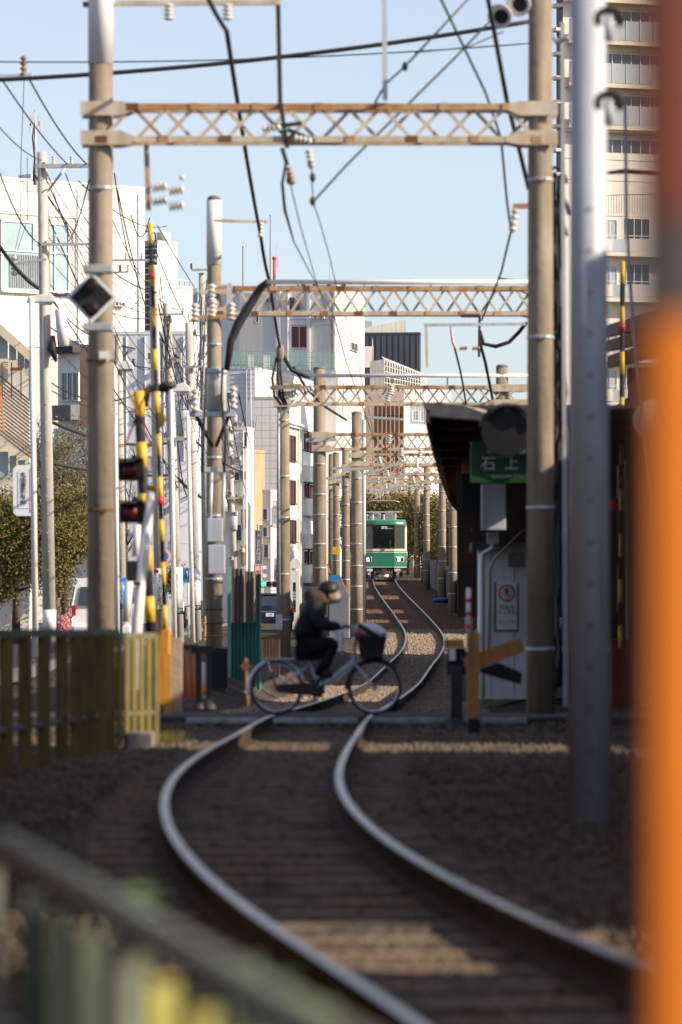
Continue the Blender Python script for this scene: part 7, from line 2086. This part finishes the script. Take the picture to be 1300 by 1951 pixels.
# dark blue car
def make_car():
    s = 46; c = P(520, 1215, s); c.z = STREET + .008
    t = thing('car', 'dark blue car seen from behind left of the gantry post', 'car', tuple(c))
    def L(x, y, z): return (c.x + x, c.y + y, c.z + z)
    W = 1.68; Hh = 1.52
    prof = [(0, .35), (-.02, .8), (.1, .98), (.42, 1.45), (.9, Hh), (2.0, Hh), (2.8, 1.0), (3.7, .85), (3.85, .4)]
    b = MB()
    for (y, z) in prof:
        k = 1.0 if z < 1.0 else 1.0 - .22 * (z - 1.0) / .5
        b.v += [L(-W / 2 * k, y, z), L(W / 2 * k, y, z)]
    for i in range(len(prof) - 1):
        j = 2 * i; b.f.append((j, j + 1, j + 3, j + 2)); b.sm.append(True); b.mi.append(0)
    n = len(prof)
    b.f.append(tuple(2 * i for i in range(n))); b.f.append(tuple(2 * i + 1 for i in reversed(range(n)))); b.sm += [False] * 2; b.mi += [0] * 2
    b.f.append((0, 2 * n - 2, 2 * n - 1, 1)); b.sm.append(False); b.mi.append(0)
    b.build('body', M['carblue'], t)
    part('rear_window', M['glass'], t, lambda b: b.quad(L(-.66, .12, 1.02), L(.66, .12, 1.02), L(.58, .38, 1.42), L(-.58, .38, 1.42)))
    part('spoiler', M['carblue'], t, lambda b: b.box(L(0, .52, Hh), (1.2, .25, .05)))
    for sx in (-1, 1):
        part('tail_light', M['taillight'], t, lambda b: b.box(L(sx * .70, .0, .88), (.24, .1, .18)), bevel=.02)
        part('wheel', M['rubber'], t, lambda b: b.lathe(L(sx * .62, .75, .3), [(.3, 0), (.31, .03), (.31, .17), (.2, .19)], 18, (sx, 0, 0)))
    part('trim', M['chrome'], t, lambda b: b.box(L(-.1, -.03, .78), (.8, .03, .05)))
    part('bumper', M['carblue'], t, lambda b: b.box(L(0, -.05, .45), (W * .98, .16, .26)), bevel=.03)
    pl = part('number_plate', M['signwhite'], t, lambda b: b.box(L(-.12, -.035, .64), (.33, .02, .165)))
    text('77', .13, L(-.08, -.05, .635), M['signblue'], pl)
make_car()
# scooter
sc = thing('motor_scooter', 'dark motor scooter parked between the street poles', 'scooter', P(346, 1228, 58))
c = P(346, 1225, 58); c.z = STREET
part('body', M['black'], sc, lambda b: b.ball(c + Vector((0, 0, .55)), .3, 14, 10, (.7, 1.6, .8)).box(c + Vector((0, .5, .75)), (.3, .25, .6)), bevel=.04)
part('seat', M['black'], sc, lambda b: b.ball(c + Vector((0, -.1, .85)), .2, 12, 8, (.7, 1.6, .4)))
part('luggage_box', M['white'], sc, lambda b: b.box(c + Vector((-.05, -.5, 1.05)), (.3, .3, .3)), bevel=.03)
part('handlebar', M['blackmetal'], sc, lambda b: b.tube([c + Vector((-.3, .45, 1.1)), c + Vector((0, .5, 1.05)), c + Vector((.3, .45, 1.1))], .02, 8))
for yy in (-.55, .65):
    part('wheel', M['rubber'], sc, lambda b: b.lathe(c + Vector((-.05, yy, .24)), [(.22, 0), (.24, .02), (.24, .08), (.22, .1)], 16, (1, 0, 0)))
for (x, y, lab) in ((333, 1224, 'short orange bollard behind the fence end'), (391, 1222, 'orange bollard beside the white lamp post')):
    q = P(x, y, 60); q.z = STREET
    bo = thing('bollard', lab, 'bollard', tuple(q), 'orange street bollards')
    part('post', M['amber'], bo, lambda b: b.lathe(q, [(.09, 0), (.05, .04), (.045, .5), (.04, .75), (.02, .78)], 12))
    part('white_band', M['signwhite'], bo, lambda b: b.lathe(q + Vector((0, 0, .5)), [(.047, 0), (.047, .08)], 12))

# ------------------------------------------------------------------ traffic signal, signs
ts = thing('traffic_signal', 'horizontal traffic signal showing green beyond the corrugated fence', 'traffic signal', P(513, 1150, 38))
part('housing', M['greysteel'], ts, lambda b: b.box(P(513, 1113, 38), (.95, .2, .34)), bevel=.03)
for i, m in enumerate(('lens_green', 'lens_dark', 'lens_dark')):
    c = P(502 + i * 11, 1113, 38.05) - Vector((0, .1, 0))
    hd = part('visor', M['black'], ts, lambda b: b.tube_profile(c, Vector((0, -1, 0)), [(.14, 0), (.145, .12), (.12, .12)], 16))
    part('lens', M[m], hd, lambda b: b.lathe(c, [(.118, .122), (.10, .135)], 16, (0, -1, 0)))
part('arm', M['greysteel'], ts, lambda b: b.tube([P(500, 1118, 37.8), P(503, 1140, 37.8), P(512, 1127, 37.8), P(530, 1122, 37.8)], .045, 8))
part('post', M['greysteel'], ts, lambda b: b.tube([P(533, 1230, 37.8), P(533, 1100, 37.8)], .09, 10))
npk = thing('no_parking_sign', 'round blue no parking sign with red rim behind the yellow arm', 'sign', P(310, 1080, 63.5))
c = P(310, 1060, 63.5)
part('disc', M['signred'], npk, lambda b: b.lathe(c, [(.27, 0), (.27, .012)], 28, (0, 1, 0)))
part('rim_white', mat('faded_red_rim', (.74, .46, .38), .5, var=.06), npk, lambda b: b.lathe(c - Vector((0, .006, 0)), [(.262, 0), (.262, .004)], 28, (0, 1, 0)))
part('blue_face', M['signblue'], npk, lambda b: b.lathe(c - Vector((0, .010, 0)), [(.17, 0), (.17, .003)], 28, (0, 1, 0)))
part('slash', mat('faded_red_slash', (.72, .42, .34), .5, var=.06), npk, lambda b: b.bar(c + Vector((-.13, -.014, .13)), c + Vector((.13, -.014, -.13)), .006, .05, up=(0, 1, 0)).bar(c + Vector((.13, -.018, .13)), c + Vector((-.13, -.018, -.13)), .006, .05, up=(0, 1, 0)))
part('post', M['whitepipe'], npk, lambda b: b.tube([c + Vector((0, .06, .3)), Vector((c.x, c.y + .06, STREET))], .035, 8))
bs = thing('round_blue_sign', 'small round blue walkway sign left of the white lamp post', 'sign', P(358, 1105, 56))
c = P(359, 1096, 56)
part('disc', M['signblue'], bs, lambda b: b.lathe(c, [(.25, 0), (.25, .012)], 24, (0, 1, 0)))
part('figures', M['signwhite'], bs, lambda b: b.ball(c + Vector((-.05, -.008, .1)), .035, 8, 6, (1, .2, 1)).bar(c + Vector((-.05, -.006, .06)), c + Vector((-.02, -.006, -.08)), .01, .05, up=(0, 1, 0)).bar(c + Vector((.05, -.006, .02)), c + Vector((.08, -.006, -.1)), .01, .05, up=(0, 1, 0)))
part('post', M['whitepipe'], bs, lambda b: b.tube([c + Vector((0, .05, .25)), Vector((c.x, c.y + .05, STREET))], .03, 8))
cl = thing('clinic_sign', 'white rounded clinic sign with pink border on the left lamp post', 'sign', P(42, 983, 83))
c0 = P(25, 983, 83)
def clp(x0, x1, y0, y1, k, dy):
    return [P(x0 + k, y1, 83) + Vector((0, dy, 0)), P(x1, y1, 83) + Vector((0, dy, 0)), P(x1, y0, 83) + Vector((0, dy, 0)), P(x0 + k, y0, 83) + Vector((0, dy, 0)), P(x0, y0 + k, 83) + Vector((0, dy, 0)), P(x0, y1 - k, 83) + Vector((0, dy, 0))]
part('board', M['signwhite'], cl, lambda b: b.prism(clp(25, 61, 886, 983, 7, 0), (0, .08, 0)))
part('inner_border', mat('mint_line', (.45, .70, .60), .5, var=.05), cl, lambda b: b.bar(P(35, 900, 83) - Vector((0, .005, 0)), P(35, 968, 83) - Vector((0, .005, 0)), .008).bar(P(35, 968, 83) - Vector((0, .005, 0)), P(56, 968, 83) - Vector((0, .005, 0)), .008))
part('pink_stripe', mat('sign_pink_stripe', (.80, .42, .52), .5, var=.05), cl, lambda b: b.bar(P(58.5, 893, 83) - Vector((0, .005, 0)), P(58.5, 976, 83) - Vector((0, .005, 0)), .03, .008).bar(P(33, 900, 83) - Vector((0, .006, 0)), P(42, 893, 83) - Vector((0, .006, 0)), .02, .008))
text(vt('丸田整形外科'), .135, P(45, 931, 83) - Vector((0, .012, 0)), M['signblack'], cl, space=.95)
part('bracket', M['galv'], cl, lambda b: b.bar(P(58, 895, 83.2), P(68, 895, 83.6), .04).bar(P(58, 975, 83.2), P(68, 975, 83.6), .04))
# white gate post with round top behind the rider
rt = thing('shop_board', 'white round topped shop board with black lettering behind the rider', 'sign', P(565, 1200, 44))
part('round_head', M['white'], rt, lambda b: b.lathe(P(563, 1074, 44), [(.22, 0), (.24, .03), (.24, .1), (.22, .12)], 24, (0, 1, 0)))
part('neck', M['creamwall'], rt, lambda b: b.box(P(563, 1096, 44) + Vector((0, .06, 0)), (.32, .12, .4)))
part('board', M['white'], rt, lambda b: b.frame_box(P(556, 1200, 44), (.33, 0, 0), (0, .08, 0), (0, 0, 95 / 44)))
part('letter_panel', M['signblack'], rt, lambda b: b.box(P(561, 1138, 44.1), (.13, .03, 1.3)))
text(vt('質金券'), .13, P(561, 1136, 44.3), M['signwhite'], rt)
part('post', M['white'], rt, lambda b: b.bar(P(556, 1215, 44.2), P(554, 1070, 44.2), .09))
ww = thing('street_wall', 'white ribbed wall panel beside the leaning street pole', 'wall', P(325, 1225, 52))
for k in range(7):
    part('rib', M['white'], ww, lambda b: b.frame_box(P(314 + k * 4.2, 1226, 52), (3.6 / 52, 0, 0), (0, .12, 0), (0, 0, (88 - k * 3) / 52)))
tl = thing('street_building', 'slate blue narrow building between the two advert poles', 'building', P(350, 1225, 38))
part('wall', M['greywall'], tl, lambda b: b.frame_box(P(343, 1240, 38), (20 / 38, 0, 0), (0, 5, 0), (0, 0, 360 / 38)))
for k in range(9):
    part('cladding_line', M['joint'], tl, lambda b: b.box(P(353, 900 + k * 34, 38.05), (20 / 38, .03, .03)))
part('corner_pipe', M['copper'], tl, lambda b: b.bar(P(331, 1225, 38.4), P(331, 770, 38.4), .09))

# far tangle of service wires between the street poles: too many and too fine to tell apart
random.seed(23)
tg = MB()
nodes = []
for (xt, xb, yt, s) in ((80, 95, 300, 78), (292, 307, 510, 66), (318, 341, 585, 62), (360, 375, 620, 60), (388, 396, 525, 54), (436, 450, 800, 34), (448, 456, 790, 30), (462, 466, 810, 27), (474, 477, 830, 24), (486, 488, 850, 21)):
    nodes.append((xt, xb, yt, s))
for i in range(len(nodes) - 1):
    for k in range(15):
        (xa, xb_, ya, sa), (xc, xd, yc, sc_) = nodes[i], nodes[min(i + random.choice((1, 1, 2)), len(nodes) - 1)]
        fa_, fb_ = random.random() ** 1.3, random.random() ** 1.3
        span_a, span_b = (1000 - ya) * .62, (1020 - yc) * .8
        a = P(xa + (xb_ - xa) * fa_ * .6 + random.uniform(-14, 14), ya + 12 + span_a * fa_, sa)
        c = P(xc + (xd - xc) * fb_ * .6 + random.uniform(-12, 12), yc + 8 + span_b * fb_, sc_)
        tg.tube(sag(a, c, random.uniform(.05, .9), 9), random.choice((.009, .012, .012, .02)), 4, cap=False)
for k in range(60):
    x, y, s = random.uniform(425, 500), random.uniform(790, 1040), random.uniform(24, 34)
    a = P(x, y, s); c = P(x + random.uniform(-22, 22), y + random.uniform(8, 70), s + random.uniform(-2, 2))
    tg.tube(sag(a, c, random.uniform(.1, .8), 6), .014, 4, cap=False)
tag(tg.build('wire_tangle', M['cable']), 'tangle of fine service wires between the street poles on the left', 'wires', kind='stuff')
